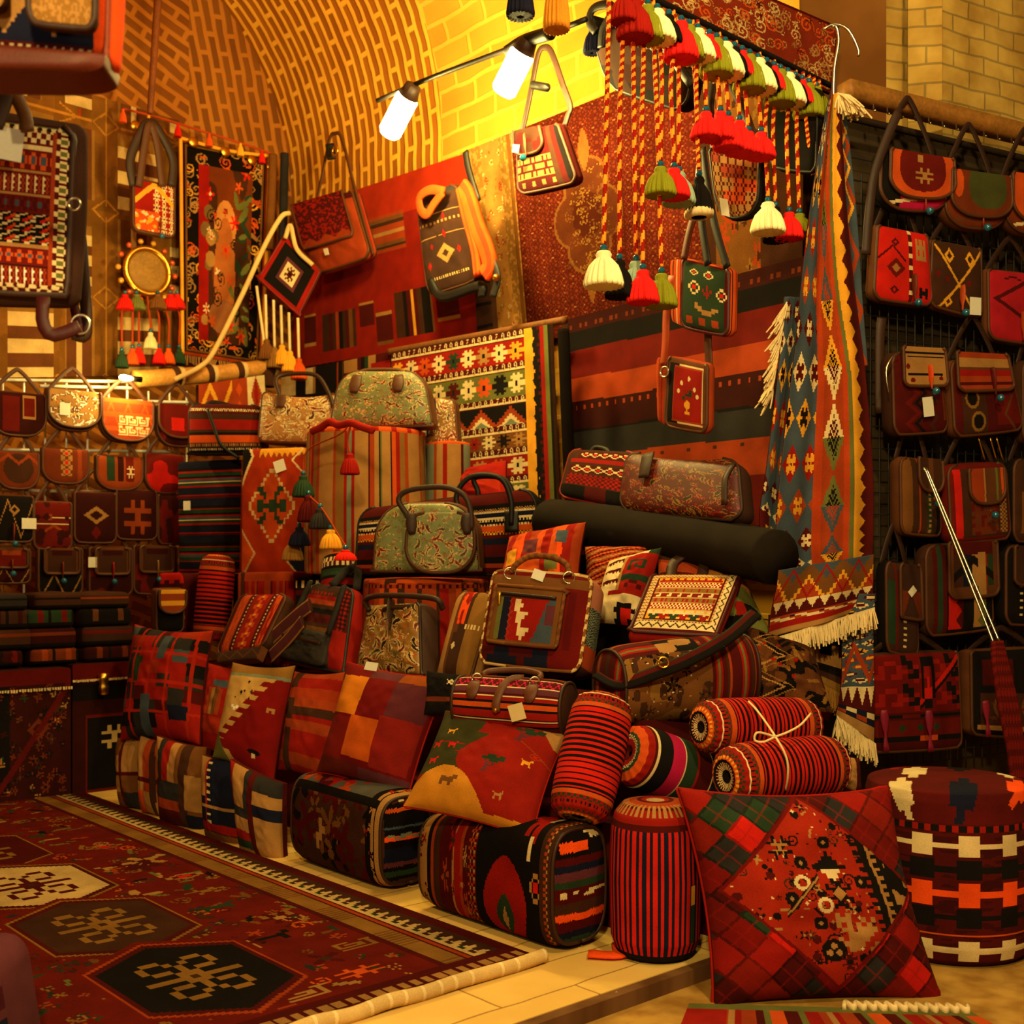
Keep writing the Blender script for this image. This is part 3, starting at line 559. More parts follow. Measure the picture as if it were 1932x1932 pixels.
k = bag('amulet_bag', 'diamond shaped dark hanging panel with a cream centre in the corner', 'hanging', q, .05, pt('K', bd(.09, 'R'), rc(.28, .26, .72, .74, 'U', rc(.14, .14, .86, .86, 'C', bm(.5, .5, .8, .8, GULI, 'D')))), None, pipe='R')
for i, (x, y, y2) in enumerate(((484, 540, 690), (501, 556, 640), (516, 566, 655), (530, 576, 650), (545, 590, 662), (562, 600, 676))):
    a, b = pts(PV(-5, 545, 7.8), [(x, y), (x + (20 if i == 0 else 2), y2)]); sweep('cord', [a, b], .009, .009, 'C', k, 'yarn'); tassel(k, b, .14, .05, ['M', 'J', 'A', 'Y', 'Y', 'O'][i], None)
sweep('hanger', pts(PV(-5, 545, 7.8), [(538, 450), (548, 425), (560, 470), (590, 500)]), .014, .008, 'I', k, 'yarn')
# ================================================================ pouches on the white wire rack
rk = K('wire_rack', 'white wire rack that carries the left pouches', 'rack', W(6.98, 2.3, 1.3))
for y, x0, x1 in ((716, -40, 250), (728, 75, 250), (755, 185, 355), (848, -40, 340), (925, -40, 340), (1030, -40, 340)): sweep('rail', pts(PS(6.98), [(x0, y), (x1, y + 4)]), .010, .010, 'W', rk, 'bead', 6)
for x in (5, 45, 85, 125, 165, 205, 240, 280, 320, 352): sweep('upright', pts(PS(7.0), [(x, 716 if x < 250 else 738), (x, 1130)]), .007, .007, 'W', rk, 'bead', 6)
def pouch(lb, x0, y0, x1, y1, pat, hw=UB, s=6.85, T=.07, flap=None, tabs=(), strap=True, group=None, tg=None, side='E', pipe='E', cat='bag', **kw):
    q = WQ(PS(s), x0, y0, x1, y1); return bag('shoulder_bag', lb, cat, q, T, pat, hw, flap, tabs, dict(h=.13, w=.012) if strap else None, pipe, side, group, tg=tg, res=.006, **kw)
FL = rr(.05, .1, .85, .95)
pouch('dark red pouch at the far left top of the white rack', -20, 742, 84, 822, pt('d', rc(.2, .1, .5, .9, 'r'), rc(.56, .05, .8, .6, 'r', bd(.1, 'T'))))
pouch('gold brocade pouch, brightest on the left rack', 86, 738, 184, 812, 'M', flap=(.0, .0, 1, .93, FL, pt('T', sca(60, .09, ['W', 'Y', 'E', 'C', 'J'], 3, 'p'))), tg=(.3, .5, (.06, .07)))
pouch('orange pouch with cream hooks next to the gold brocade pouch', 187, 755, 283, 834, 'D', flap=(.0, .0, 1, .98, FL, pt('S', st('O1 S2', 1, 3), zz(.4, .3, 3, .06, 'O'), bm(.62, .66, .6, .5, HOOKS, 'C', 3, 2))))
pouch('red pouch with a slanted flap beside the striped holdall', 294, 765, 372, 842, pt('d', zz(.5, .5, 1, .2, 'r')), flap=(.0, .0, 1, .8, FL, pt('r', rc(.3, .4, .6, .8, 'X'))))
pouch('brown pouch with a curling hook outline under the dark red one', -8, 854, 70, 922, pt('s', dm((.5, .45), .36, .42, 'M', 0, 2), zz(.2, .12, 2, .05, 'o')))
pouch('tan pouch with a woven centre strip on the left rack', 78, 848, 164, 912, pt('s', rc(.38, 0, .62, .8, 'T', bm(.5, .5, 1, 1, FLWR, 's', 1, 3)), st('s1 o1 s1', 0, 1, .64, .95)))
pouch('orange striped pouch with a small star below the hooked one', 180, 862, 266, 924, pt('o', rc(.2, 0, .85, .75, 'd', st('G3 o1 d2 o1 r3 o1', 0), bm(.8, .6, .25, .5, STAR, 'C'))))
pouch('plain red pouch tucked against the striped ottoman', 272, 858, 345, 930, pt('r', nz(3, .6, 'X', 3)))
pouch('black pouch with yellow crossed lines at the left edge', -14, 936, 60, 1022, pt('K', zz(.5, .4, 1.5, .03, 'T'), dm((.5, .3), .14, .12, 'T', .5)), RB, tg=(.84, .6, (.08, .06)), tabs=((.45, .6, 1.,),))
pouch('bright red woven pouch with a cross band near the left edge', 62, 948, 132, 1036, pt('X', st('r4 C.3 r6 C.3', 1, 3), zz(.62, .12, 1, .03, 'o'), rc(.3, .25, .45, .38, 'o'), nz(6, .62, 'd', 2)), RB)
pouch('dark red pouch with a cream diamond in the third row', 138, 930, 216, 1024, pt('d', dm((.5, .45), .3, .18, 'T', .55), dm((.5, .8), .12, .14, 'r')), RB)
pouch('dark red pouch with a large pale star in the third row', 217, 925, 293, 1018, pt('d', bm(.5, .55, .66, .7, STAR, 'o')), RB)
pouch('dim red pouch half behind the striped ottoman', 296, 934, 345, 1026, pt('d', nz(5, .55, 'r', 3)), RB)
for i, (x0, y0, x1, y1, c, lb) in enumerate(((-22, 1036, 54, 1100, 'o', 'low pouch with a patterned flap at the left edge above the folded bags'), (70, 1034, 152, 1122, 'o', 'black pouch with yellow lines and an orange tab above the folded bags'), (166, 1034, 246, 1124, 'X', 'dark striped pouch with a red tab above the folded bags'), (250, 1030, 330, 1120, 'T', 'red pouch with a tan tab nearest the ottomans'))):
    pouch(lb, x0, y0, x1, y1, pt('d' if i != 1 else 'K', zz(.85, .3, 1.5, .03, 'T') if i < 2 else nz(4, .6, 'r', i)), RB, flap=(.1, 0, .9, .55, RND, pt('M' if i else 'r', bd(.08, 'E'), rc(.2, .1, .8, .3, 'd' if i else 'o'))), tabs=((.5, .3, .66, dict(col=c)),), tg=(.02, .3, (.05, .06)) if i == 2 else None)
# carpet covered chest and trunk along the far wall
q = [W(6.40, at((-120, 1400), PS(6.4)) @ D2, .70)] ; 
def chest(name, lb, x0, x1, s, z1, dep, pat, top, cat):
    a = at((x0, 1300), PS(s)); b = at((x1, 1300), PS(s)); q = [A3([a[0], a[1], z1]), A3([b[0], b[1], z1]), A3([b[0], b[1], .0]), A3([a[0], a[1], .0])]
    k = K(name, lb, cat, (q[2] + q[3]) / 2); puff('body', [p + D1 * dep / 2 for p in q], dep, pat, k, rr(.03, .03, .02, .02), .99, side='d', res=.008); return k, q
k, q = chest('chest', 'large carpet covered chest with a red framed front at the left edge', -190, 134, 6.38, .70, .42, pt('K', bd(.05, (92, 14, 8), 1.6), bd(.04, 'd', 1.6), rc(.62, .12, .97, .95, 'd', sca(50, .09, ['K', 's', 'M'], 5, 'f', asp=.6), dm((.5, .4), .2, .1, 's', .5)), zz(1., .9, .5, .04, (92, 14, 8), 1, .48, 1.), zz(.1, .8, .62, .04, (92, 14, 8), 1, .3, .96), sca(60, .03, ['s', 'd', 'T', 'G'], 3, 'f'), rc(0, 0, 1, .12, (96, 14, 8))), None, 'chest')
fringe(k, q[0] - D1 * .01 - Zv * .1, q[1] - D1 * .01 - Zv * .1, .015, 60, 'C', .004)
k, q = chest('trunk', 'smaller red carpet trunk with a brass latch beside the chest', 137, 258, 6.44, .71, .36, pt('d', rc(0, 0, 1, .12, (96, 14, 8)), rc(0, .16, 1, .28, 'K'), rc(.2, .40, 1, 1, 'K', bd(.03, 'r'), bm(.55, .3, .5, .3, STAR, 'I'))), None, 'trunk')
fringe(k, q[0] - D1 * .01 - Zv * .085, q[1] - D1 * .01 - Zv * .085, .012, 40, 'C', .004)
lt = at((195, 1270), PS(6.41)); lathe('latch', lt + Zv * .0, lt - Zv * .12, [(0, 0), (.028, .02), (.03, .3), (.022, .5), (.03, .6), (.026, .97), (0, 1)], None, k, 12, 'brass', label='brass latch')
# stacks of folded bags on the chest
ws = [(-30, 52), (58, 148), (152, 248)]; n_ = 0
for i, (x0, x1) in enumerate(ws):
    z = .712
    for j in range(4):
        h = .085 + .012 * ((i * 3 + j * 5) % 3); dx = ((i * 7 + j * 4) % 5 - 2) * 4; a = at((x0 + dx, 1200), PS(6.5)); b = at((x1 + dx, 1200), PS(6.5)); nm = (('bottom', 'second', 'third', 'top')[j], ('left', 'middle', 'right')[i])
        q = [A3([a[0], a[1], z + h]), A3([b[0], b[1], z + h]), A3([b[0], b[1], z]), A3([a[0], a[1], z])]; q = [p + D1 * .12 for p in q]
        c = ['d', 'M', 'F', 'Z', 's', 'd', 'G', 'M', 'd', 'F', 'K', 'M'][n_]; c2 = ['r', 's', 'd', 'K', 'o', 's', 'r', 'K', 's', 'r', 'E', 'o'][n_]
        puff('folded_bag', q, .26, pt(c, st('%s2 %s1 %s1 %s.5' % (c, c2, c, 'K'), n_ % 2, 2), rc(0, .7, 1, 1, 'K')), None, rr(.12, .6, .12, .6), .86, side='M', res=.008, gus=.012, label='%s dark folded bag of the %s stack on the chest' % nm, cat='bag', group='folded bags on the chest'); z += h + .003; n_ += 1
q = WQ(PS(6.2), 290, 1112, 340, 1192); bag('pouch', 'small pouch with an orange flap between the folded bags and the striped bolster', 'bag', q, .12, 'K', RB, flap=(0, 0, 1, .55, FL, pt('o', rc(.2, .2, .5, .6, 'G'), st('Y1 o2', 1, 2))))
# ================================================================ bags hanging close to the camera at the left
q = [at(p, PV(6, 40, 2.85)) for p in ((-235, 205), (146, 252), (134, 566), (-245, 540))]
zig = pt('r', st('d1 L.6 d1', 1, 1, 0, .05), bm(.5, .08, 1, .1, 'C.KC|.CC.|CK.C', 'C', 22, 1), rc(0, .14, 1, .17, 'C'), bm(.5, .235, 1, .10, '.OO..|OBBO.|OBBO.|.OO..', None, 20, 1), rc(0, .29, 1, .31, 'T'), bm(.5, .37, 1, .10, '.S..C.|S.S.CC|.S..C.', 'W', 26, 3), rc(0, .43, 1, .44, 'T'),
         bm(.5, .49, 1, .08, 'DD..D.|D.BB.D|D.BB.D|DD..D.', None, 18, 1), rc(0, .54, 1, .72, 'K', bm(.5, .5, 1, 1, 'K..C.K|.CC..O|C.K.OO|..KXX.|C.XX.C|KK.CC.', 'C', 12, 3)), rc(0, .72, 1, .74, 'T'), bm(.5, .79, 1, .07, '.OO..|OBBO.|.OO..', None, 20, 1), rc(0, .84, 1, .85, 'K'), bm(.5, .92, 1, .12, '.S..C.|S.S.WW|.S..W.', 'W', 26, 3),
         rc(.93, 0, 1, 1, 'D', bm(.5, .5, 1, 1, '.CC.|CLLC|CLLC|.CC.|...K', 'C', 1, 14)), rc(.91, .05, .93, .97, 'S'), rc(0, .95, 1, 1, 'D', bm(.5, .5, 1, 1, 'C.C|.C.', 'C', 18, 1)))
k = bag('backpack', 'large patterned backpack hanging close by at the left edge, white card on it', 'backpack', q, .12, zig, rr(.10, .14, .14, .12), pipe='M', side='F', res=.003, pr=.009, gus=.03, tg=(.69, .17, (.085, .075), .08))
P6 = PV(6, 40, 2.76)
sweep('top_handle', pts(P6, [(-10, 240), (8, 190), (12, 150), (2, -40)]), .02, .006, 'F', k); sweep('top_handle', pts(P6, [(52, 248), (46, 215), (24, 170), (4, 130), (2, -40)]), .016, .006, 'J', k)
sweep('shoulder_strap', pts(PV(6, 40, 2.95), [(140, 380), (150, 430), (158, 520), (163, 600), (160, 634), (138, 630)]), .015, .005, 'M', k)
sweep('shoulder_strap', pts(PV(6, 40, 2.93), [(132, 400), (136, 480), (138, 560), (150, 628)]), .012, .005, 'D', k)
sweep('hanging_strap', pts(P6, [(82, 560), (80, 605), (96, 632), (128, 625), (150, 615)]), .016, .005, 'D', k)
ring(k, at((140, 385), P6), .014, .003); ring(k, at((152, 612), P6), .022, .003)
q = [at(p, PV(4, 60, 2.35)) for p in ((-190, -230), (222, -190), (212, 128), (-200, 96))]
k = bag('backpack', 'beige and navy hooked woven bag with leather base at the top left corner', 'backpack', q, .16, pt('T', tooth(.93, -.17, 4.5, 'N', 1, True, 8), rc(0, .965, 1, 1, 'D', bm(.5, .4, 1, .5, '*..', 'C', 26, 1)), rc(.95, 0, 1, 1, 'Q')), rr(.08, .1, .12, .1), pipe='S', side='Q', res=.004, gus=.02, pr=.007)
puff('leather_base', [at(p, PV(4, 60, 2.33)) for p in ((-200, 92), (213, 124), (206, 160), (-160, 156))], .15, (112, 36, 14), k, rr(0, 0, .3, 1.), .7, mat='leather', side=(112, 36, 14))
fq = [at(p, PV(4, 60, 2.24)) for p in ((52, -200), (186, -185), (182, 62), (60, 50))]; puff('front_pocket', fq, .04, pt('A', nz(40, .6, 'T', 3)), k, rr(.1, .1, .35, .2), .7, side='M', res=.004); piping(fq, rr(.1, .1, .35, .2), .03, k, 'M', .007)
fq = [at(p, PV(4, 60, 2.24)) for p in ((-120, -200), (14, -190), (12, 24), (-120, 20))]; puff('front_pocket', fq, .04, pt('A', nz(40, .6, 'T', 3)), k, rr(.1, .1, .35, .2), .7, side='M', res=.004)
# ================================================================ side wall: carpets, kilims and hanging bags
def drape(name, rows, T, pat, par=None, res=.006, folds=(), back='D', mat='cloth', **kw):
    """cloth through rows of (left point, right point) in space; folds = (amplitude, waves, phase) pushed along the depth"""
    L = A3([r[0] for r in rows]); R = A3([r[1] for r in rows]); h = sum(np.linalg.norm((L[i + 1] + R[i + 1] - L[i] - R[i]) / 2) for i in range(len(L) - 1)); w = max(np.linalg.norm(R - L, axis=1))
    nu = int(np.clip(w / res, 8, 160)); nv = int(np.clip(h / res, 8, 460)); Lc = crom(L, nv + 1) if len(rows) > 2 else np.linspace(L[0], L[1], nv + 1); Rc = crom(R, nv + 1) if len(rows) > 2 else np.linspace(R[0], R[1], nv + 1)
    u = np.linspace(0, 1, nu + 1)[None, :, None]; P = Lc[:, None] * (1 - u) + Rc[:, None] * u; v = np.linspace(0, 1, nv + 1)[:, None]; uu = u[..., 0]
    dz = sum(a * np.sin(2 * pi * (n_ * uu + ph + .25 * v)) * (.35 + .65 * v) for a, n_, ph in folds) if folds else 0 * (uu + v)
    P = P + A3([0, -1., 0]) * dz[..., None]; B = P + A3([0, T, 0]); uc, vc = cells(nu, nv); N_ = (nu + 1) * (nv + 1)
    rg = np.concatenate([np.arange(nu + 1), (np.arange(1, nv + 1)) * (nu + 1) + nu, nv * (nu + 1) + np.arange(nu - 1, -1, -1), np.arange(nv - 1, -1, -1) * (nu + 1)])
    k = len(rg) - 1; edge = np.stack([rg[:-1], rg[1:], rg[1:] + N_, rg[:-1] + N_], 1)
    c = pat(uc, vc); bc = c * .45 + .1 * cl(back)
    return mesh(name, np.concatenate([P.reshape(-1, 3), B.reshape(-1, 3)]), np.concatenate([gf(nu, nv), gf(nu, nv, N_, True), edge]), np.concatenate([c, bc, np.tile(cl(back), (k, 1))]), mat, par, **kw)
q = [at(p, PT(4.46)) for p in ((556, 398), (880, 290), (932, 632), (556, 696))]
redp = pt((140, 24, 9), rc(0, 0, 1, .22, (170, 40, 12)), rc(.46, .20, .66, .42, None, st('S1 J1 M1 S2 T1 S2 J1 M1 S1', 1)), rc(.36, .16, .44, .36, (200, 54, 16)), rc(.36, .28, .44, .44, 'D', rc(0, 0, 1, .12, 'J')), rc(.30, .26, .35, .42, 'D'), rc(.07, .68, .14, .88, 'D', rc(0, .9, 1, 1, 'T'), rc(0, 0, 1, .08, 'T')), rc(.18, .70, .37, .93, None, st('M2 D1 M1 S1 K1 M1 D1 J1 M1', 0)), rc(.39, .68, .47, .82, 'D', rc(0, 0, 1, .12, 'T')), rc(.48, .76, .56, .95, 'D', rc(0, 0, 1, .12, 'T'), rc(0, .9, 1, 1, 'J')), rc(.58, .67, .76, .93, None, st('M2 K1 D1 Y.6 D1 M1 K2 J.4', 0)), rc(.78, .68, .88, .88, 'D', rc(0, 0, 1, .1, 'T'), rc(0, .9, 1, 1, 'T')), rc(.975, .55, 1, 1, 'M'))
sheet('rug', 'large plain red rug with small striped panels under the lamps', q, .02, redp, .008, 'rug', 'cloth')
sheet('rug_end', 'dark brown folded rug edge hanging right of the plain red rug', [at(p, PT(4.42)) for p in ((900, 515), (928, 512), (936, 632), (905, 640))], .04, pt('M', st('M3 K1 F3', 1, 3)), .01, 'rug', 'cloth')
q = [at(p, PT(4.48)) for p in ((886, 283), (1520, 30), (1516, 545), (924, 664))]
def lat(U, V, c):
    a = (U * 62) % 1 - .5; b = (V * 58 + .5 * np.floor(U * 62)) % 1 - .5; k = U > .16; d = np.abs(a) + np.abs(b)
    c[k & (d < .42)] = cl((112, 42, 22)); c[k & (d < .2)] = cl('D'); c[k & (np.abs(U * 31 % 1 - .5) + np.abs(V * 29 % 1 - .5) < .10)] = cl((150, 92, 50))
sheet('carpet', 'large fine patterned red carpet with a pale gold border on the side wall', q, .02, pt((78, 24, 13), lat, rc(0, 0, .16, 1, 'A', nz(70, .55, (176, 124, 60), 3, .4), rc(.28, 0, .72, 1, (168, 112, 52), sca(70, .1, ['A', 'I', 'S'], 5, 'f', asp=.2)), rc(.9, 0, .97, 1, 'J')),
      dm([(.40, .36), (.36, .5), (.44, .5), (.40, .62)], .075, .13, (120, 72, 34), 0, 2), dm([(.40, .36), (.36, .5), (.44, .5), (.40, .62)], .067, .118, (88, 40, 20), 0, 2), dm((.40, .49), .05, .1, (72, 26, 14), 0, 2), sca(90, .014, ['J', 'A', 'E'], 8, 'c', (.32, .26, .48, .72)), dm((.40, .2), .02, .1, (130, 80, 36), 0, 1.3), dm((.40, .78), .02, .1, (130, 80, 36), 0, 1.3), rc(.74, 0, 1, 1, 'M', rc(.15, 0, .6, 1, 'J', sca(40, .14, ['S', 'A', 'M'], 3, 'f', asp=.5)))), .008)
q = [at(p, PT(4.40)) for p in ((1064, 606), (1530, 482), (1506, 990), (1082, 1000))]
gab = pt('r', st('d2 K2.4 r.2 r3.4 S3 d3.6 K.3 Z3.2 S4 r5.5', 1, 1, 0, 1, .004), bm(.5, .045, 1, .02, '.*.*..', 's', 14, 1), bm(.5, .43, .9, .02, '*...', 'S', 24, 1), bm(.5, .68, 1, .012, '*......', 'M', 9, 1), rc(0, 0, .025, 1, 'M'))
sheet('rug', 'dark rug with broad black, red and orange bands behind the handbags', q, .03, gab, .008, 'rug', 'cloth')
q = [at(p, PT(4.22)) for p in ((742, 668), (1040, 612), (1056, 985), (735, 1010))]
wv = lambda v0, v1: rc(0, v0, .855, v1, 'D', bm(.5, .5, 1, .9, WAVE, 'C', 24, 1))
gu = lambda v0, v1, bg, al, n=8: rc(0, v0, .855, v1, bg, bm(.5, .5, 1, .8, KST, None, n, 1, al))
ks = pt('D', wv(0, .045), gu(.045, .16, 'R', 'YCOCGCTC', 9), wv(.16, .205), gu(.205, .335, 'L', 'CKOCDCOK', 9), wv(.335, .375), rc(0, .375, .855, .48, 'K', tooth(.1, .8, 5, 'S', 1, True, 6), tooth(.45, .75, 5, 'C', 1, True, 6), tooth(.7, .6, 5, 'H')), wv(.48, .52), gu(.52, .6, 'J', 'RCKTLC', 10), wv(.6, .64), gu(.64, .745, 'R', 'CTOC', 8), wv(.745, .785), gu(.785, .87, 'L', 'KCRC', 8), wv(.87, .9), rc(0, .9, .855, 1, 'O', tooth(.1, .8, 6, 'C')),
        rc(.855, 0, .925, 1, 'Y', tooth(.9, -.3, 11, 'K', 0, True)), rc(.905, 0, .945, 1, None, bm(.5, .5, 1, 1, 'KK..|K.KK|KKK.|.KK.|KKKK', None, 1, 12), ), rc(.945, 0, .965, 1, 'R'), rc(.965, 0, .985, 1, 'L'), rc(.985, 0, 1, 1, 'K'))
k = sheet('kilim', 'bright banded kilim with rows of stars and hooks hung on a pole', q, .025, ks, .0062, 'kilim', 'cloth')
sweep('kilim_pole', [at((735, 664), PT(4.26)), at((1066, 604), PT(4.26))], .022, .022, (120, 70, 30), None, 'wood', 10, label='wooden pole that carries the banded kilim', cat='pole')
sweep('rolled_rug', pts(PT(4.2), [(1063, 622), (1070, 800), (1078, 985)]), .03, .03, 'K', None, 'pile', 10, label='narrow black rolled rug standing between the two hanging kilims', cat='rug')
q = [at(p, PT(4.3)) for p in ((536, 706), (652, 682), (652, 772), (536, 778))]
sheet('rug', 'cream and navy striped rug end over the rail behind the gold handbag', q, .05, pt('C', st('C3 K2 C1.5 T.5 K4 S.3 K.7', 0), bm(.4, .75, .6, .3, '***|*..', 'K', 2, 1)), .008, 'rug', 'cloth')
q = [at(p, PT(4.3)) for p in ((655, 682), (742, 664), (742, 740), (655, 752))]
sheet('rug', 'dark red rug end with a pale strip over the rail beside the kilim', q, .05, pt('D', rc(0, 0, .7, .35, 'T'), rc(.6, .2, 1, 1, 'R'), st('D1 K1 G1', 0, 1, .3, .55)), .01, 'rug', 'cloth')
q = [at(p, PS(6.9)) for p in ((372, 726), (496, 708), (500, 778), (372, 790))]
sheet('kilim', 'small orange and cream zigzag kilim under the bamboo pole', q, .04, pt('S', rc(.72, 0, 1, 1, 'C', dm((.5, .5), .3, .5, 'S'), dm((.5, .5), .12, .5, 'R')), zz(.5, .4, 3, .14, 'Y', 1, 0, .5), dm([(.6, .3), (.6, .8)], .05, .2, 'O')), .007, 'kilim', 'cloth')
# ---------------------------------------------------------------- bags hung along the side wall
q = [at(p, PT(4.3)) for p in ((566, 392), (672, 362), (708, 486), (600, 520))]
k = bag('shoulder_bag', 'dark red messenger bag with a scalloped flap hanging in front of the red rug', 'bag', q, .11, pt('S', rc(0, 0, 1, .1, 'D')), RB, flap=(0, -.02, .9, .66, rr(0, 0, .2, .25), pt('D', nz(30, .55, 'R', 3), tooth(.8, .12, 3, 'S'))), side=lambda U, V: pt('D', st('M1 S1 R1 S1 M1', 1))(U, V), tg=(.4, .78, (.05, .05)), wob=.1)
sweep('strap', pts(PT(4.28), [(596, 386), (610, 320), (622, 262), (632, 252), (645, 262), (668, 350), (692, 440), (704, 480)]), .013, .005, 'E', k, nref=-D2)
sweep('buckle', pts(PT(4.24), [(622, 272), (626, 300)]), .03, .01, 'K', k); ring(k, at((632, 285), PT(4.2)), .03, .006, -D2, 'buckle_ring', 'brass')
q = [at(p, PT(4.22)) for p in ((796, 372), (872, 348), (912, 530), (818, 560))]
k = bag('backpack', 'brown woven backpack with orange padded straps hanging under the lamps', 'backpack', q, .13, pt('F', rc(0, 0, 1, .06, 'Z'), st('F3 M1 F3 T.3 F1', 1, 2, .06, .5), bm(.5, .34, .9, .03, '*..*', 'T', 10, 1), bm(.5, .88, .9, .03, '*.*.', 'I', 10, 1), dm((.55, .66), .2, .1, 'T', .4), sca(14, .05, ['R', 'M'], 3, 'd')), RND, pipe='E', side='M', wob=.06)
for a, w in ((((872, 352), (884, 372), (902, 430), (918, 470), (924, 500), (914, 520)), .05), (((868, 356), (880, 410), (896, 470), (902, 520)), .03)): sweep('shoulder_strap', pts(PT(4.12), a), w, .02, lambda U, V: pt('Q', st('O1 Q2 S1 Q2', 0, 2))(U, V), k, 'cloth', 12, nref=-D2)
sweep('top_loop', pts(PT(4.1), [(838, 362), (812, 358), (792, 372), (794, 396), (806, 404), (818, 386), (836, 362)]), .028, .008, 'O', k, 'cloth', nref=-D2)
sweep('hanging_strap', pts(PT(4.14), [(878, 286), (884, 320), (902, 380)]), .022, .007, 'K', k, nref=-D2); sweep('base_strap', pts(PT(4.16), [(812, 530), (836, 560), (905, 540), (910, 560)]), .03, .02, 'K', k, nref=-D2)
bead('snap', at((936, 524), PT(4.1)), .02, 'I', k, 'brass'); sweep('strap_tail', pts(PT(4.12), [(920, 470), (938, 520), (930, 560)]), .025, .008, 'Z', k, nref=-D2)
q = [at(p, PT(3.95)) for p in ((984, 252), (1060, 236), (1098, 346), (986, 370))]
k = bag('shoulder_bag', 'small shoulder bag with dark stars on cream hanging beside the right lamp', 'bag', q, .09, pt('D', rc(.0, .46, .72, .80, 'T', bm(.5, .5, 1, .9, STAR, 'D', 3, 1)), rc(0, .8, 1, 1, 'D', bm(.5, .5, .9, .4, '.*.', 'T', 5, 1)), rc(.72, 0, 1, 1, 'M', st('M1 D1 K1', 0))), RB, flap=(.0, 0, .66, .42, UB, pt('M', nz(4, .6, 'D', 3))), tabs=((.3, .1, .46, dict(col='O')),), tg=(.08, .3, (.05, .04), .2), side='D', wob=.05)
sweep('strap', pts(PT(3.93), [(984, 256), (1000, 180), (1014, 108), (1024, 90), (1040, 98), (1062, 160), (1076, 200), (1072, 216), (1066, 236)]), .016, .006, 'F', k, nref=-D2)
lathe('buckle', at((1004, 160), PT(3.9)), at((1036, 166), PT(3.9)), [(0, 0), (.02, .05), (.02, .9), (0, 1)], 'K', k, 10, 'leather')
q = [at(p, PT(3.95)) for p in ((1298, 490), (1384, 512), (1382, 636), (1294, 618))]
k = bag('shoulder_bag', 'dark green bag with cream flowers and a bird below the hanging tassels', 'bag', q, .1, pt('G', bd(.05, 'D', .7), bm(.3, .16, .18, .1, FLWR, 'C'), bm(.62, .16, .2, .12, FLWR, 'C'), bm(.32, .38, .26, .2, FLWR, 'C'), bm(.9, .42, .2, .2, FLWR, 'C'), bm(.6, .42, .2, .2, '..R..|R.R.R|.RRR.|..R..', None), bm(.6, .68, .5, .16, '*......|**...**|.*****.|..***..', 'T'), bm(.5, .87, .7, .1, '*.*.*', 'S')), RB, pipe='U', side=lambda U, V: pt('O', st('O2 K.5 O2 R.5 O2 K.5', 1))(U, V), res=.0045)
puff('gusset', [at(p, PT(4.02)) for p in ((1270, 492), (1298, 490), (1296, 618), (1272, 606))], .05, pt('O', st('O2 K.6 O2 C.3 O2 R.6 O2', 0)), k, RND, .8, side='O')
for a in (((1290, 490), (1300, 440), (1316, 380), (1318, 330), (1325, 280)), ((1336, 500), (1324, 420), (1320, 340), (1325, 280)), ((1372, 505), (1350, 430), (1336, 360), (1325, 280))): sweep('strap', pts(PT(3.9), a), .018, .005, 'K' if a[0][0] > 1300 else 's', k, nref=-D2)
q = [at(p, PT(3.92)) for p in ((1270, 674), (1342, 690), (1340, 818), (1262, 804))]
k = bag('shoulder_bag', 'little red bag with a cream toothed border below the green one', 'bag', q, .08, pt('C', bm(.5, .5, 1, 1, 'KC.', None, 1, 16), bd(.07, 'E'), rc(.2, .1, .92, .9, 'R', bd(.04, 'S', .7), dm([(.3, .3), (.55, .2), (.75, .38), (.2, .45), (.85, .5)], .05, .045, 'C', 0, 2), bm(.5, .5, .3, .2, '..G|.GG|G..', None), dm((.52, .68), .1, .08, 'Y', 0, 2), bm(.52, .8, .16, .1, '.*.|***', 'Y'))), RB, pipe='E', side='S', res=.004)
puff('gusset', [at(p, PT(3.98)) for p in ((1244, 676), (1270, 674), (1262, 804), (1246, 792))], .05, pt('S', st('O1 S1 R1 S2', 0)), k, RND, .8, side='S')
sweep('strap', pts(PT(3.9), [(1252, 690), (1256, 640), (1258, 585), (1268, 520)]), .02, .005, 'O', k, nref=-D2); sweep('strap', pts(PT(3.96), [(1338, 690), (1336, 650), (1332, 600), (1300, 520)]), .02, .005, 'E', k, nref=-D2); ring(k, at((1254, 702), PT(3.88)), .022, .005, -D2, 'buckle', 'steel')
q = [at(p, PT(4.0)) for p in ((1346, 282), (1440, 300), (1436, 410), (1362, 416))]
k = bag('shoulder_bag', 'rounded gold patchwork bag with a white card behind the red tassels', 'bag', q, .08, pt('T', chk(4, 5, ['T', 'O', 'A', 'S'], 3), bm(.5, .5, 1, 1, '.*..|*.*.|.*..', 'D', 6, 7)), rr(.1, .1, .85, .8), pipe='K', side='K', tg=(.32, .86, (.045, .075)))
for a in (((1348, 284), (1340, 200), (1356, 120)), ((1436, 300), (1400, 200), (1360, 120))): sweep('strap', pts(PT(4.0), a), .02, .006, 'M', k, nref=-D2)
q = [at(p, PT(3.85)) for p in ((1118, 30), (1330, 92), (1302, 216), (1158, 168))]
k = bag('holdall', 'large dark bag with long black straps hanging at the top behind the cords', 'bag', q, .12, pt('K', st('K2 d3 K2', 0), rc(0, .85, 1, 1, 'K'), rc(0, 0, 1, .1, 'K'), nz(4, .6, 'F', 3)), rr(.1, .1, .35, .5), pipe='K', side='K')
for a in (((1124, 60), (1112, 40), (1120, 16), (1150, 10), (1175, 40), (1250, 100)), ((1134, 90), (1140, 50), (1170, 20), (1230, 60), (1305, 160))): sweep('strap', pts(PT(3.78), a), .02, .007, 'K', k, nref=-D2)
tassel(k, at((1118, 50), PT(3.8)), .12, .04, 'N', None)
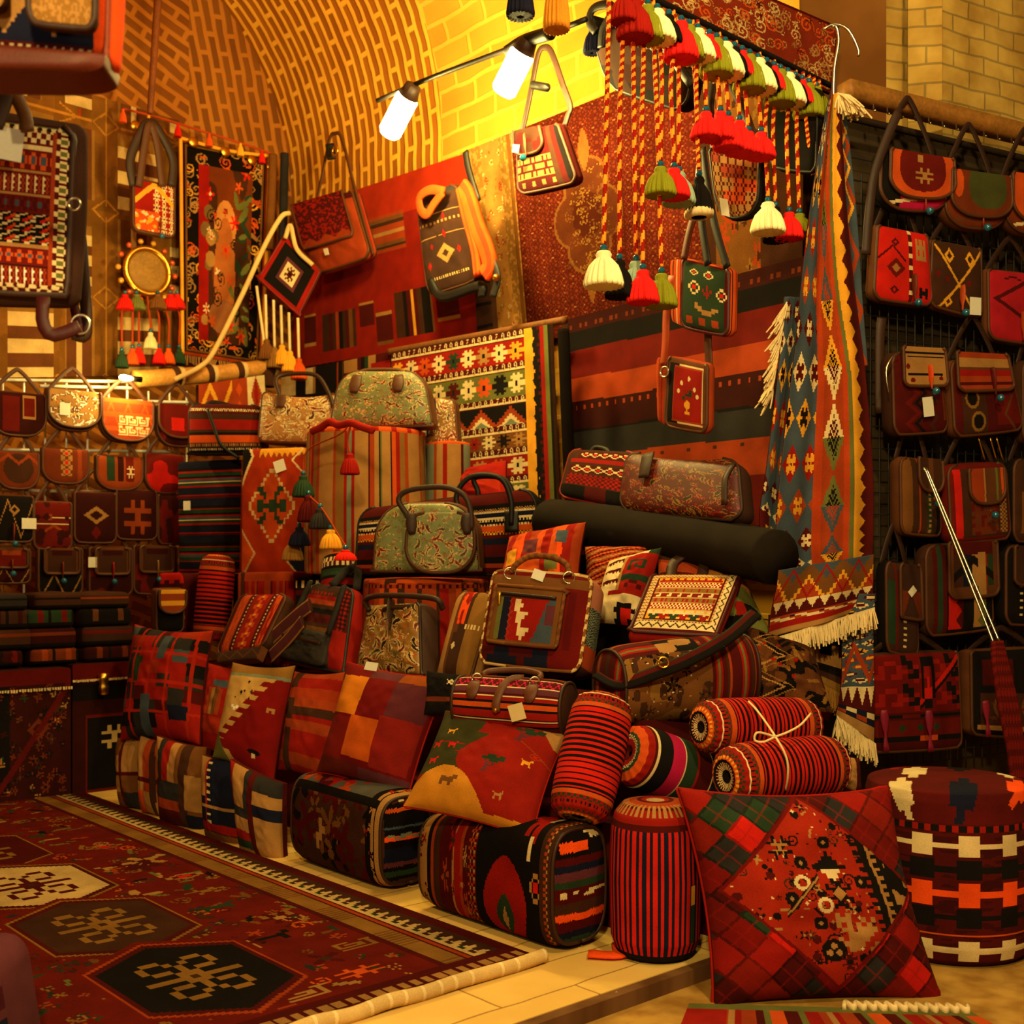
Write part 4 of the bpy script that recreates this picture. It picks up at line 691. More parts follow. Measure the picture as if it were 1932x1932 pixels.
q = [at(p, PT(4.3)) for p in ((1452, 132), (1550, 175), (1548, 330), (1462, 318))]
bag('holdall', 'plain black bag hanging in shade behind the right cords', 'bag', q, .1, 'K', RB, pipe='K', side='K', straps=())  # black shape put where the wall only lies in shadow
for (x, y0, y1, c, r, lb) in ((982, -50, 32, 'N', .055, 'dark navy tassel hanging from the vault at the top'), (1050, -70, 58, (214, 140, 40), .05, 'ochre tassel hanging from the vault beside the navy one')):
    a, b = at((x, y0), PT(3.3)), at((x, y1), PT(3.3)); kk = K('tassel', lb, 'tassel', b); tassel(kk, a, a[2] - b[2], r, c, None)
# ================================================================ tasselled garland across the shop front
q = [at(p, PS(3.06)) for p in ((1180, -120), (1580, 52), (1566, 178), (1200, 20))]
sheet('carpet', 'red scrolled carpet stretched along the top above the tassel garland', q, .02, pt('R', (lambda U, V, c: c.__setitem__(slice(None), cl((128, 40, 20)))), sca(150, .03, ['T', 'I', 'O', 'T'], 3, 'c', asp=3.), sca(60, .016, ['A', 'I', 'D'], 6, 'f', asp=3.), bd(.015, 'D', 3.)), .006)
PG = PS(2.94); gy = lambda x: 158 - (1560 - x) * .492
gr = K('tassel_garland', 'black cord strung with blue beads that carries the bright tassels', 'garland', at((1560, 158), PG))
sweep('cord', pts(PG, [(1568, 162), (1400, gy(1400)), (1280, gy(1280)), (1120, gy(1120))]), .012, .012, 'K', gr, 'yarn')
cn = dict(X='red', C='cream', L='olive', K='black', R='dark red', H='pale grey', Y='yellow')
seq = [(1176, 'R'), (1198, 'R'), (1222, 'L'), (1240, 'C'), (1262, 'K'), (1285, 'X'), (1300, 'L'), (1316, 'C'), (1338, 'X'), (1352, 'L'), (1368, 'C'), (1386, 'K'), (1400, 'X'), (1414, 'L'), (1430, 'C'), (1446, 'K'), (1460, 'X'), (1472, 'L'), (1486, 'C'), (1500, 'K'), (1513, 'X'), (1526, 'L'), (1540, 'L')]
for i, (x, c) in enumerate(seq):
    p = at((x, gy(x) + 6), PO(PG, .02)); kk = K('garland_tassel', '%s tassel on the garland cord, %s from the left end of the cord' % (cn[c], 'first second third fourth fifth sixth seventh eighth ninth tenth eleventh twelfth thirteenth fourteenth fifteenth sixteenth seventeenth eighteenth nineteenth twentieth twenty-first twenty-second twenty-third'.split()[i]), 'tassel', p - Zv * .15, 'tassels on the garland cord')
    s_ = .95 + .3 * ((i * 7) % 4) / 3; tassel(kk, p, .135 * s_, .05 * s_ * (1.25 if c == 'C' else 1), dict(C='c', L='l', X='x', H='h').get(c, c), 'V')
ST = [(1150, 1139, 461, 542, 'C'), (1174, 1169, 478, 552, 'K'), (1193, 1200, 481, 553, 'H'), (1213, 1213, 497, 572, 'X'), (1232, 1248, 504, 580, 'L'), (1246, 1246, 303, 370, 'L'), (1270, 1272, 306, 374, 'X'), (1281, 1281, 313, 372, 'H'), (1306, 1319, 322, 392, 'K'), (1332, 1332, 200, 262, 'X'), (1356, 1359, 200, 266, 'X'), (1371, 1374, 209, 282, 'X'), (1388, 1395, 217, 290, 'X'), (1398, 1412, 238, 294, 'X'), (1432, 1436, 239, 299, 'X'), (1448, 1449, 371, 440, 'C'), (1460, 1463, 380, 444, 'K'), (1486, 1489, 390, 452, 'X'), (1501, 1508, 393, 443, 'L')]
wh = ['furthest left, cream over the fine carpet', 'black, just right of the cream one', 'grey, third of the low left group', 'red, mostly behind the grey one', 'olive, lowest, above the green bag', 'olive, first of the middle trio', 'red, second of the middle trio', 'grey, behind the red one of the trio', 'black with a cream hem, in the middle', 'red, first of the high red cluster', 'red, second of the high red cluster', 'red, third of the high red cluster', 'red, fourth of the high red cluster', 'red, fifth, partly hidden in the high cluster', 'red, last and lowest of the high cluster', 'cream, alone beside the white card', 'black, tucked behind the cream one', 'red, second from the hanging kilim', 'olive, nearest the hanging kilim']
for i, ((xt, xb, yb, ye, c), w_) in enumerate(zip(ST, wh)):
    a = at((xt, gy(xt)), PO(PG, -.02 * (i % 2))); p = at((xb, yb), PO(PG, -.03 if c in 'KH' else .03)); e = at((xb, ye), PO(PG, .03)); strand('twisted cord with tassel: ' + w_, a, p - Zv * (p[2] - e[2]), p[2] - e[2], {'X': .056, 'C': .066, 'K': .05, 'H': .06, 'L': .056, 'R': .05}[c], dict(C='c', L='l', X='x', H='h').get(c, c), hem='C' if i == 8 else None)
for i, (x, xe, ye) in enumerate(((1526, 1558, 262), (1535, 1562, 290), (1545, 1566, 300), (1316, 1318, 318), (1515, 1534, 330))):
    b = pts(PO(PG, .02), [(x, gy(x)), ((x + xe) / 2 - 3, (gy(x) + ye) / 2), (xe, ye)]); sweep('twisted_rope', b, .008, .008, None, None, 'yarn', 8, m=120, spiral=('R', 'y', 1.6), label='loose twisted cord %s' % ('leftmost of three running into the hanging kilim', 'middle of three running into the hanging kilim', 'rightmost of three running into the hanging kilim', 'doubled beside the black tassel cord', 'short one left of the hanging kilim')[i], cat='rope', group='loose cords of the garland')
# ================================================================ the long kilim draped at the corner
hk = K('hook', 'white metal hanger hook at the top of the long kilim', 'hook', at((1572, 180), PY(4.86)))
sweep('hook_wire', pts(PY(4.86), [(1572, 196), (1574, 130), (1582, 80), (1578, 52), (1570, 50)]), .008, .008, 'W', hk, 'steel'); sweep('hook_wire', pts(PY(4.86), [(1552, 56), (1575, 46), (1600, 56), (1618, 90), (1620, 106)]), .006, .006, 'I', hk, 'steel')
dk = K('kilim', 'long kilim with yellow toothed border draped from the corner hook, fringe at the bottom', 'kilim', at((1560, 1430), PY(4.75)))
TR3 = '....C....|....CC...|.C..CCC..|CCCCCKCC.|...CKKCCC|CC.KKKKC.|CCCCCCCCC'
def fieldk(U, V, c):
    n_ = 12.; r = np.floor(V * n_); x = (U * 1.7 + .5 * (r % 2)) % 1; y = V * n_ % 1; ix = np.floor(U * 1.7 + .5 * (r % 2)); a = np.abs(x - .5); b = np.abs(y - .5); d = a + b; sel = ((r * 3 + ix * 5) % 5).astype(int)
    A_ = A3([cl(z) for z in 'DYSCR'])[sel]; B_ = A3([cl(z) for z in 'CKYDY'])[sel]; z = d < .44; c[z] = A_[z]
    sp = ((np.abs(np.round(a * 12) - np.round(b * 12)) <= 1) & (d < .36)) | (d < .12); c[sp] = B_[sp]; z = d < .05; c[z] = cl('D')
def trik(U, V, c):
    n_ = 15.; y = V * n_ % 1; r = np.floor(V * n_).astype(int); fl = r % 2; yy = np.where(fl == 1, y, 1 - y); q_ = np.round(yy * 7) / 7; x = np.abs(U - .5); sel = (r // 2 % 4)
    A_ = A3([cl(z) for z in 'CLBY'])[sel]; B_ = A3([cl(z) for z in 'DKSK'])[sel]; z = x < q_ * .52; c[z] = A_[z]; w_ = (x < (q_ - .35) * .5) & ((np.round(x * 20) + np.round(y * 12)) % 3 != 0); c[w_] = B_[w_]
LONG0 = pt('B', rc(0, 0, .37, 1, 'B', fieldk), rc(.37, 0, .44, 1, (180, 62, 22)), rc(.44, 0, .66, 1, 'S', trik), rc(.66, 0, .72, 1, (180, 62, 22)), rc(.72, 0, .77, 1, 'L'), rc(.77, 0, 1, 1, 'D'), rc(.77, 0, .93, 1, None, (lambda U, V, c: c.__setitem__(np.abs((V * 26 % 1) - .5) * .9 + .45 > U, cl('Y')))))
def LONG(U, V):        # the bands bunch up towards the hook
    cb_ = A3([0, .37, .44, .66, .72, .77, .93, 1.]); tb_ = A3([0, .14, .27, .29, .36, .44, .80, 1.]); w = np.clip(V / .55, 0, 1)[:, None]; br_ = tb_ * (1 - w) + cb_ * w; X = np.zeros(len(U))
    for i in range(7): z = (U >= br_[:, i]) & (U <= br_[:, i + 1]); X[z] = (cb_[i] + (cb_[i + 1] - cb_[i]) * (U - br_[:, i]) / (br_[:, i + 1] - br_[:, i]))[z]
    return LONG0(X, V)
EDGE = pt('B', rc(0, 0, 1, .62, 'J', tooth(.45, -.5, 3, 'B', 1, False, 5), tooth(1., -.7, 3, 'Y', 1, True, 6), tooth(1.15, -.7, 3, 'S', 1, True, 6), zz(.5, .42, 3, .06, 'R')), rc(0, .60, 1, .78, 'D', tooth(.75, -.75, 9, 'C', 1, False, 5)), rc(0, .78, 1, .86, 'S', bm(.5, .5, 1, .7, '**..N|.***.|..CCC', 'C', 4, 1)), rc(0, .86, 1, .92, 'R'), rc(0, .92, 1, 1, 'T'))
P0 = PY(4.78)
rows = [(at(a, PY(4.8)), at(b, PY(4.86))) for a, b in (((1566, 172), (1586, 178)), ((1548, 260), (1592, 270)), ((1526, 400), (1602, 410)), ((1510, 540), (1616, 545)), ((1498, 660), (1632, 660)), ((1482, 790), (1644, 780)), ((1468, 920), (1652, 900)), ((1462, 1030), (1652, 1000)), ((1466, 1090), (1650, 1058)))]
drape('panel', rows, .012, LONG, dk, .0052, [(.03, 1.5, .1), (.012, 3.3, .4)])
rows = [(at(a, PY(4.72)), at(b, PY(4.83))) for a, b in (((1468, 1076), (1650, 1046)), ((1464, 1110), (1650, 1080)), ((1456, 1150), (1650, 1112)), ((1450, 1206), (1648, 1146)))]
drape('border', rows, .012, EDGE, dk, .0045, [(.03, 1.4, .3)])
fringe(dk, rows[-1][0] - A3([0, .02, 0]), rows[-1][1] - A3([0, .01, 0]), .085, 230, 'C', .0024)
rows = [(at(a, PY(4.86)), at(b, PY(4.9))) for a, b in (((1480, 560), (1510, 560)), ((1468, 700), (1500, 700)), ((1446, 880), (1478, 900)), ((1432, 980), (1474, 1010)), ((1448, 1030), (1478, 1070)), ((1466, 1070), (1490, 1090)))]
drape('side_fold', rows, .012, pt('B', fieldk, rc(0, .55, .5, 1, 'D'), rc(.3, .6, .7, 1, 'Y'), rc(.7, .6, .85, 1, 'G'), rc(.85, .5, 1, 1, 'S'), zz(.45, .1, 20, .1, 'D', 0, .6, 1)), dk, .005, [(.02, 1, 0)])
fringe(dk, at((1484, 570), PY(4.85)), at((1456, 745), PY(4.83)), .09, 90, 'C', .0026, A3([-.45, -.05, -.85]))
rows = [(at(a, PY(4.88)), at(b, PY(4.94))) for a, b in (((1450, 1160), (1600, 1150)), ((1450, 1215), (1600, 1250)), ((1452, 1235), (1592, 1312)))]
drape('under_fold', rows, .012, pt('M', rc(0, .2, 1, .75, 'K', bm(.6, .5, .7, .5, '.*.|***', 'T', 3, 1)), rc(0, .86, 1, 1, 'A')), dk, .006, [(.02, 1, .2)])
fringe(dk, rows[-1][0] - A3([0, .02, 0]), rows[-1][1] - A3([0, .02, 0]), .09, 150, 'A', .0024)
rows = [(at(a, PY(4.82)), at(b, PY(4.84))) for a, b in (((1590, 1120), (1650, 1120)), ((1588, 1200), (1647, 1190)), ((1588, 1270), (1648, 1260)), ((1584, 1320), (1650, 1330)), ((1578, 1350), (1650, 1402)))]
drape('tail', rows, .012, pt('B', rc(0, .0, 1, .6, 'B', fieldk), zz(.45, .12, 1.2, .04, 'S'), rc(0, .62, 1, .8, 'D', tooth(.8, -.75, 4, 'C', 1, False, 5)), rc(0, .8, 1, .9, 'N', bm(.5, .5, 1, .8, '..CC|SS..', None, 2, 1)), rc(0, .9, 1, 1, 'T')), dk, .0045, [(.02, 1, .3)])
fringe(dk, rows[-1][0] - A3([0, .01, 0]), rows[-1][1] - A3([0, .01, 0]), .095, 110, 'C', .0024)
rows = [(at(a, PY(4.9)), at(b, PY(4.94))) for a, b in (((1574, 178), (1594, 184)), ((1584, 290), (1606, 300)), ((1592, 420), (1618, 430)), ((1604, 560), (1626, 560)), ((1622, 690), (1636, 690)))]
drape('back_fold', rows, .012, pt('B', zz(.5, .35, 5, .16, 'S', 0), zz(.5, .3, 7, .1, 'Y', 0, .1, .5), rc(0, 0, .2, 1, 'D')), dk, .005, [(.01, 1, 0)])
fringe(dk, at((1580, 176), PY(4.84)), at((1604, 180), PY(4.84)), .09, 90, 'C', .003, A3([.35, 0, -.9]), sway=.5)
# ================================================================ wire grid and bags on the facade
gk = K('wire_grid', 'dark wire grid under the wooden beam that carries the facade bags', 'grid', at((1780, 1400), PC(.02)))
g0 = at((1590, 400), PC(.0)); e0 = at((1985, 400), PC(0)); zt = 2.98; Vg = []; Fg = []; b_ = 0
for i in range(26):
    x = g0 + (e0 - g0) * (i / 25); v, f, m, s_ = swept([A3([x[0], x[1], .35]), A3([x[0], x[1], zt])], .0035, .0035, 5, m=2); Vg.append(v); Fg.append(f + b_); b_ += len(v)
for j in range(28):
    z = .4 + j * .098; v, f, m, s_ = swept([A3([g0[0], g0[1], z]), A3([e0[0], e0[1], z])], .0035, .0035, 5, m=2); Vg.append(v); Fg.append(f + b_); b_ += len(v)
mesh('wire_mesh', np.concatenate(Vg), np.concatenate(Fg), 'Z', 'leather', gk)
for i in range(12):
    p = at((1648 + i * 26, 205 + i * 6), PC(.03)); sweep('hook', [p + Zv * .07, p, p - Zv * .02 - A3([0, .03, 0])], .005, .005, 'I', gk, 'steel', 6)
def fbag(lb, c4, pat, hw=RB, T=.08, off=.07, lean=0., strap=.16, **kw):
    pl = PC(off); q = [at(p, pl) for p in c4]; kw.setdefault('res', .0048)
    k = bag(kw.pop('name', 'shoulder_bag'), lb, 'bag', q, T, pat, hw, strap=dict(h=strap, w=.014, col=kw.pop('sc', 'F'), off=-.01) if strap else None, **kw); return k, q
def r4(x0, y0, x1, y1, d=0): return ((x0, y0), (x1, y0 + d), (x1, y1 + d), (x0, y1))
FR = rr(.06, .1, .8, .9)
fl1 = pt('O', dm((.5, .30), .36, .55, 'r', 0, 2.4), bm(.52, .5, .28, .34, STAR, 'T'), rc(.42, .05, .5, .2, 'T'))
fbag('round flap bag with orange rim and red centre, first under the beam', ((1654, 292), (1776, 312), (1782, 404), (1650, 398)), pt('P', rc(0, 0, .25, 1, 'K'), zz(.8, .1, .5, .03, 'C')), FR, .10, .09, flap=(.06, -.06, 1.03, .80, FR, fl1), tabs=((.55, .82, 1.02, dict(w=.004)),), side='K', strap=.26)
fbag('round flap bag with a dark green centre, second under the beam', ((1776, 334), (1884, 348), (1888, 438), (1774, 430)), pt('s', zz(.8, .1, .5, .03, 'E')), FR, .10, .09, flap=(.0, -.1, 1.03, .80, FR, pt('s', dm((.60, .30), .32, .52, (70, 72, 34), 0, 2.4), dm((.12, .3), .08, .3, 'O', 0, 2))), tabs=((.5, .84, 1.0, dict(w=.004)),), side='E', strap=.24)
fbag('orange trimmed round flap bag cut off by the right edge', ((1886, 336), (1990, 352), (1994, 448), (1886, 440)), pt('s', zz(.8, .1, .5, .03, 'C')), FR, .10, .09, flap=(.04, -.06, 1.0, .82, FR, pt('O', dm((.6, .3), .34, .5, 'r', 0, 2.4))), side='E', strap=.24)
k, q = fbag('bright red bag with diamond medallions and a tan tab, second row', ((1648, 428), (1740, 446), (1750, 580), (1640, 566)), pt('X', dm((.32, .55), .17, .14, 'r', .5), dm((.32, .55), .07, .06, 'T'), dm([(.3, .2), (.3, .85)], .08, .06, 'D', .4), rc(.56, 0, .62, 1, 'D', bm(.5, .5, 1, 1, 'C|.|D', None, 1, 6)), bm(.8, .25, .2, .3, '*.*|*.*|***', 'T', 2, 2), bm(.82, .85, .16, .14, '*.*|***|*.*', 'K'), zz(.35, .1, 2, .02, 'D', 1, 0, .5)), RB, .09, tabs=((.58, .62, .99, dict(col='s')),), strap=.2)
sweep('strap', pts(PC(.16), [(1634, 480), (1640, 400), (1652, 320), (1690, 222), (1700, 216)]), .02, .006, 'F', k)
fbag('dark maroon bag with crossed yellow lines and a white card, second row', ((1752, 456), (1842, 472), (1844, 604), (1746, 578)), pt('M', xx(.5, .6, 1.15, .028, 'Y'), dm([(.3, .2), (.72, .2)], .1, .12, 'Y', .5), dm([(.1, .5), (.28, .55), (.7, .55)], .04, .05, 'r', 0, 2), dm((.3, .88), .09, .09, 'Y', .5)), RB, .08, tabs=((.5, .62, 1., dict(col='O')),), tg=(.76, .88, (.07, .08), -.05), strap=.14)
fbag('pinkish red bag with a dark stepped line at the right edge', ((1856, 510), (1960, 522), (1964, 655), (1858, 640)), pt((176, 26, 40), zz(.5, .4, 1.2, .06, 'D', 0), bm(.4, .1, .3, .06, '.**.|*..*', 'D'), rc(.7, 0, 1, 1, 'U')), RB, .08, tabs=((.5, .58, .98, dict(col='O')),), strap=.16)
k, q = fbag('small backpack with a tan striped flap and a white card', ((1672, 668), (1762, 672), (1776, 816), (1676, 822)), pt('D', zz(.3, .1, 4, .05, 'r', 0), zz(.45, .1, 4, .04, 'K', 0), zz(.7, .06, 5, .03, 'M', 0), rc(.9, .2, 1, .85, 's')), RND, .12, .1, flap=(.1, -.07, .98, .42, rr(.1, .1, .35, .35), pt('T', rc(0, .12, 1, .17, 'K'), rc(.1, .24, .95, .28, 'K'), rc(.1, .68, .9, .73, 'K'), dm([(.2, .85), (.85, .8), (.1, .5)], .05, .06, 'r', 0, 2))), tabs=((.6, .16, .46, dict(col='Q')),), tg=(.52, .68, (.062, .085), -.1), side='M', strap=0, name='backpack')
sweep('chain', pts(PC(.2), [(1676, 740), (1672, 700), (1682, 676), (1694, 668)]), .004, .004, 'C', k, 'steel'); sweep('strap', pts(PC(.05), [(1660, 780), (1660, 640), (1664, 600)]), .022, .006, 'M', k)
k, q = fbag('small backpack with a brown striped flap and red tab', ((1782, 682), (1890, 686), (1918, 812), (1790, 826)), pt('D', rc(.1, .3, .45, 1, 'M', dm([(.4, .3), (.6, .75)], .3, .2, 'A', .5, 2), dm([(.4, .3), (.6, .75)], .2, .14, 'K', 0, 2)), rc(.6, .35, 1, .9, 'r'), zz(.8, .08, 2, .02, 'E', 0)), RND, .12, .1, flap=(.0, -.1, .9, .42, rr(.1, .1, .35, .35), pt('s', st('S2 T3 E1 R2 S2 D1 S2', 1))), tabs=((.55, .1, .5, dict(col='r')),), side='E', strap=.2, name='backpack')
fbag('dark red backpack cut off by the right edge, third row', r4(1918, 684, 1990, 834), pt('r', st('D1 R2 M1', 0)), RND, .12, .08, strap=.2, side='M', name='backpack')
fbag('brown striped bag with a curved flap behind the steel rods', ((1688, 864), (1756, 872), (1764, 1012), (1690, 1006)), pt('M', rc(0, 0, .22, 1, 'J'), st('M2 S.5 M2 E1 M2 K2', 0, 1, .22, 1), rc(.6, .3, .72, 1, 'G', bm(.5, .5, .6, 1, 'T|.', None, 1, 10))), RND, .11, .09, flap=(.35, -.02, 1, .42, UB, pt('M', st('M2 E1 M2', 0))), tabs=((.68, .5, .55, dict(bc='V', w=.003)),), side='E', strap=.2)
k, q = fbag('rust backpack with red edge and rounded flap, right of the rods', ((1776, 880), (1884, 874), (1894, 1016), (1784, 1026)), pt('M', rc(0, .04, .16, .95, 'X'), rc(.3, .3, .75, .92, 's', chk(9, 12, ['s', 'E', 'r', 's'], 4)), rc(.78, .3, .92, .9, 'E', bm(.5, .5, 1, 1, '*.|.*', 'T', 2, 12)), bd(.05, 'r')), RND, .12, .1, flap=(.25, .06, .86, .52, UB, pt('s', st('S4 T.4 E3 L.6 E1 O1', 0))), tabs=((.55, .6, .64, dict(w=.003)),), side='r', strap=.18, name='backpack')
for x in (1858, 1880, 1892): sweep('chain', pts(PC(.12), [(x - 12, 826), (x, 868)]), .004, .004, 'T', k, 'brass')
fbag('dark bag cut off by the right edge, fourth row', r4(1902, 868, 1990, 1022), pt('M', rc(.1, .1, .9, .9, 'F'), rc(.1, .4, .2, .9, 'J')), RND, .11, .08, side='K', strap=.2)
fbag('narrow dark bag with white dots and a diamond card beside the long kilim', ((1662, 1060), (1716, 1066), (1722, 1238), (1664, 1228)), pt('F', rc(0, .2, .22, .9, 'G'), rc(.22, 0, .28, 1, 'r'), bm(.5, .5, .1, .95, '*|.|.', 'C', 1, 14)), RND, .1, .09, flap=(.3, .0, 1.02, .6, rr(.3, .3, .2, .1), pt('F', rc(0, .5, 1, 1, 's', dm((.5, 1), .4, 1, 'F')))), tg=(.66, .3, (.03, .045), .785), side='K', strap=.16)
fbag('bag with a colourful patchwork flap behind the steel rods, fifth row', ((1736, 1030), (1856, 1026), (1862, 1186), (1738, 1200)), pt('K', rc(.28, .55, .5, .95, 'X', tooth(.5, .4, 2, 'D', 0)), rc(.66, .5, .86, .95, 'T', tooth(.3, .4, 3, 'L', 0)), st('M1 D1 G1 D1', 0, 1, 0, .26)), RND, .11, .09, flap=(.26, -.03, 1.02, .60, RB, pt('E', rc(.1, .0, .9, .8, 'M', st('M3 N3 T3 R2 G2', 0), rc(0, 0, 1, .3, 'D'), zz(.6, .2, 1, .1, 'K')), rc(.6, .2, .75, 1, 'T'))), side='M', strap=0)
fbag('near black bag with rows of pale stitches at the right edge', r4(1888, 1030, 1990, 1178), pt('K', rc(.2, .05, .25, .95, None, bm(.5, .5, 1, 1, '*|.|.', 'C', 1, 10))), RND, .1, .08, flap=(.06, 0, 1, .5, RB, 'F'), side='K', strap=.12)
k, q = fbag('large dark red kilim satchel with two magenta leather tassels, lowest row', ((1630, 1236), (1794, 1228), (1802, 1408), (1632, 1418)), pt('D', rc(.0, .0, 1, .6, (110, 14, 8), bm(.5, .5, 1, .95, '.....K..|..RR.KK.|.R..R.KR|.R..RR.K|RR.RR.KK|.......R', {'r': 'r'}, 2, 2)), rc(.5, 0, 1, .6, None, zz(.5, .4, .5, .07, 'K'), zz(.45, .4, .5, .05, 'X'), bm(.2, .5, .3, .9, 'KKKKK|K...K|K.X.K|KXXXK|.KKK.', None)), rc(0, .62, 1, .66, 'K', rc(.3, 0, .5, 1, 'r')), rc(0, .68, 1, .84, 'r', dm([(.3, .5), (.5, .5), (.68, .5)], .04, .3, 'G')), rc(0, .85, 1, .9, 'K', rc(.5, 0, .7, 1, 'O')), rc(0, .9, 1, 1, 'D')), rr(.06, .06, .25, .16), .12, .1, side='M', strap=.1, name='satchel')
for x in (1668, 1752):
    p = pts(PC(.2), [(x, 1340), (x + 1, 1352), (x + 2, 1372), (x + 3, 1386), (x + 3, 1398), (x + 5, 1418)]); sweep('leather_tassel', p, .017, .005, (150, 20, 60), k, 'leather', 8, taper=[.7, 1.1, .8, .25, .45, .9])
k, q = fbag('dark carpet satchel with a white card and one magenta tassel, lowest row', ((1820, 1228), (1960, 1222), (1966, 1392), (1822, 1384)), pt('K', rc(.08, .5, 1, .88, 'M', dm([(.3, .4), (.7, .4)], .14, .35, 'J', .5, 2), sca(20, .07, ['E', 'r', 'D'], 3, 'f')), rc(.1, .1, .5, .4, 'D'), rc(.05, .88, 1, .93, 'T')), rr(.06, .06, .25, .16), .12, .09, tg=(.25, .2, (.05, .05), .02), side='E', strap=.1, name='satchel')
sweep('leather_tassel', pts(PC(.2), [(1858, 1322), (1860, 1334), (1862, 1352), (1863, 1362), (1865, 1390)]), .016, .005, (150, 20, 60), k, 'leather', 8, taper=[.7, 1.1, .7, .3, .9])
# steel rods, braided cords, little round bag at the right edge
rk = K('umbrella_rods', 'pair of thin steel rods slanting in front of the facade bags', 'rod', at((1885, 1216), PC(.75)))
for (x0, y0, x1, y1) in ((1744, 882, 1876, 1216), (1748, 884, 1886, 1212)): sweep('rod', [at((x0, y0), PC(.45)), at((x1, y1), PC(.75))], .0055, .0055, None, rk, 'steel', 8)
bk = K('braid_bundle', 'bundle of dark red braided cords hanging from the steel rods at the right edge', 'braid', at((1905, 1500), PC(.78)))
for i, d in enumerate((-9, -4, 1, 6, 11, 15)): sweep('braid', pts(PC(.78), [(1880 + d * .5, 1210), (1884 + d * .9, 1250), (1898 + d * 1.2, 1330), (1914 + d, 1420), (1922 + d * .6, 1520)]), .012, .012, None, bk, 'yarn', 8, m=90, spiral=('r', 'D', 1.6))
sweep('braid', pts(PC(.8), [(1924, 1520), (1916, 1580), (1902, 1640), (1900, 1662)]), .008, .008, None, bk, 'yarn', 8, m=60, spiral=('r', 's', 1.6))
q = WQ(PC(.82), 1894, 1582, 1990, 1712); bag('round_bag', 'small round striped bag hanging on a red cord at the right edge', 'bag', q, .09, pt('D', st('R1 B2 R2 K1 D2 K1 G2 R1', 1), zz(.36, .04, 1.5, .02, 'C')), rr(.95, 1., .95, 1.), pipe='G', side='D', res=.004)
# ================================================================ floor: the big rug and the foreground
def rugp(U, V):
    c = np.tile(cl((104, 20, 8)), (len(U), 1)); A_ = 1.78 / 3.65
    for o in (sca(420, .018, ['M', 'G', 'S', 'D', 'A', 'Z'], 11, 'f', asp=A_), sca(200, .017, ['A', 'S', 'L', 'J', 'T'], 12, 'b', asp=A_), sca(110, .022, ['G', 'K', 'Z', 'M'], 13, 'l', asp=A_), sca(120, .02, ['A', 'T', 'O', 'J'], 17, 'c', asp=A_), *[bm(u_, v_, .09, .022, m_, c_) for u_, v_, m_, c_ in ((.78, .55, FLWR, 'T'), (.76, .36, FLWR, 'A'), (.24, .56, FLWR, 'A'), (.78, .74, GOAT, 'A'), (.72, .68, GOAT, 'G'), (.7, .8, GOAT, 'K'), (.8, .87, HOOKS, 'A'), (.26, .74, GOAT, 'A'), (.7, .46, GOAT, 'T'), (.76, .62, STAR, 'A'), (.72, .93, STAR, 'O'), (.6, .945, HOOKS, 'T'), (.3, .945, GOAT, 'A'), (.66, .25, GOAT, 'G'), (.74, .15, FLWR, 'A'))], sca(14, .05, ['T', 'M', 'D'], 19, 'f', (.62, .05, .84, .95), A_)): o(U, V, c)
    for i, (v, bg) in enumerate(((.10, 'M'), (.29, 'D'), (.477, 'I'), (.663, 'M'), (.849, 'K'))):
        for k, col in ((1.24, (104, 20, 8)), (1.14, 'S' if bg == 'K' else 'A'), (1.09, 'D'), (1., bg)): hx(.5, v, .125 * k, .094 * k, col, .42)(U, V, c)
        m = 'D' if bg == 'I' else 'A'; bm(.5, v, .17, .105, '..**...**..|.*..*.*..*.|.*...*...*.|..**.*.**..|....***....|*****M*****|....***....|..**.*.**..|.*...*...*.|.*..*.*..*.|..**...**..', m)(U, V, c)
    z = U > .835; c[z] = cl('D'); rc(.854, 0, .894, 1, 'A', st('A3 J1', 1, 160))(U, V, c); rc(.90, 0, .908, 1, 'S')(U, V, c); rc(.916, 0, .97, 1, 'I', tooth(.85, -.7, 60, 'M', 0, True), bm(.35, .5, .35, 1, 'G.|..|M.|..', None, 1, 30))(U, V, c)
    rc(0, .965, 1, 1, 'D')(U, V, c); rc(0, .975, 1, .987, 'T', st('T2 D1', 0, 40))(U, V, c); return c * .72  # whole pattern darkened in place of the weaker light at the lower left
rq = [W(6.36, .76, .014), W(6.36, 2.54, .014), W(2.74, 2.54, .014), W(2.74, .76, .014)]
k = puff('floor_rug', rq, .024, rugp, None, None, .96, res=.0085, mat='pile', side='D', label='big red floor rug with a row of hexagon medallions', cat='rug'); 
sweep('rolled_edge', [W(2.735, t, .022) + A3([0, 0, .004 * sin(t * 23)]) for t in np.linspace(.76, 2.56, 16)], .022, .02, lambda U, V: pt('I', st('I6 C1', 1, 30))(U, V), k, 'yarn', 10, m=170)
q = [atz(p, -.045) for p in ((1300, 1897), (1830, 1912))]; q = q + [q[1] + A3([.25, -.85, 0]), q[0] + A3([-.25, -.85, 0])]
k = puff('kilim', q, .014, pt('S', st('D2 L1 R2 S1 T1 R1 S2 D1 L1 O2', 0, 3), rc(0, .0, .14, 1, 'R'), rc(0, 0, 1, .05, 'L')), None, None, .95, res=.007, label='striped kilim lying in the foreground before the big cushion', cat='kilim', side='D')
sweep('zigzag_edge', [q[0] * (1 - x) + q[1] * x + A3([0, .02 * ((i % 2) * 2 - 1), .012]) for i, x in enumerate(np.linspace(.55, 1, 26))], .012, .006, 'C', k, 'yarn', 6, m=90)
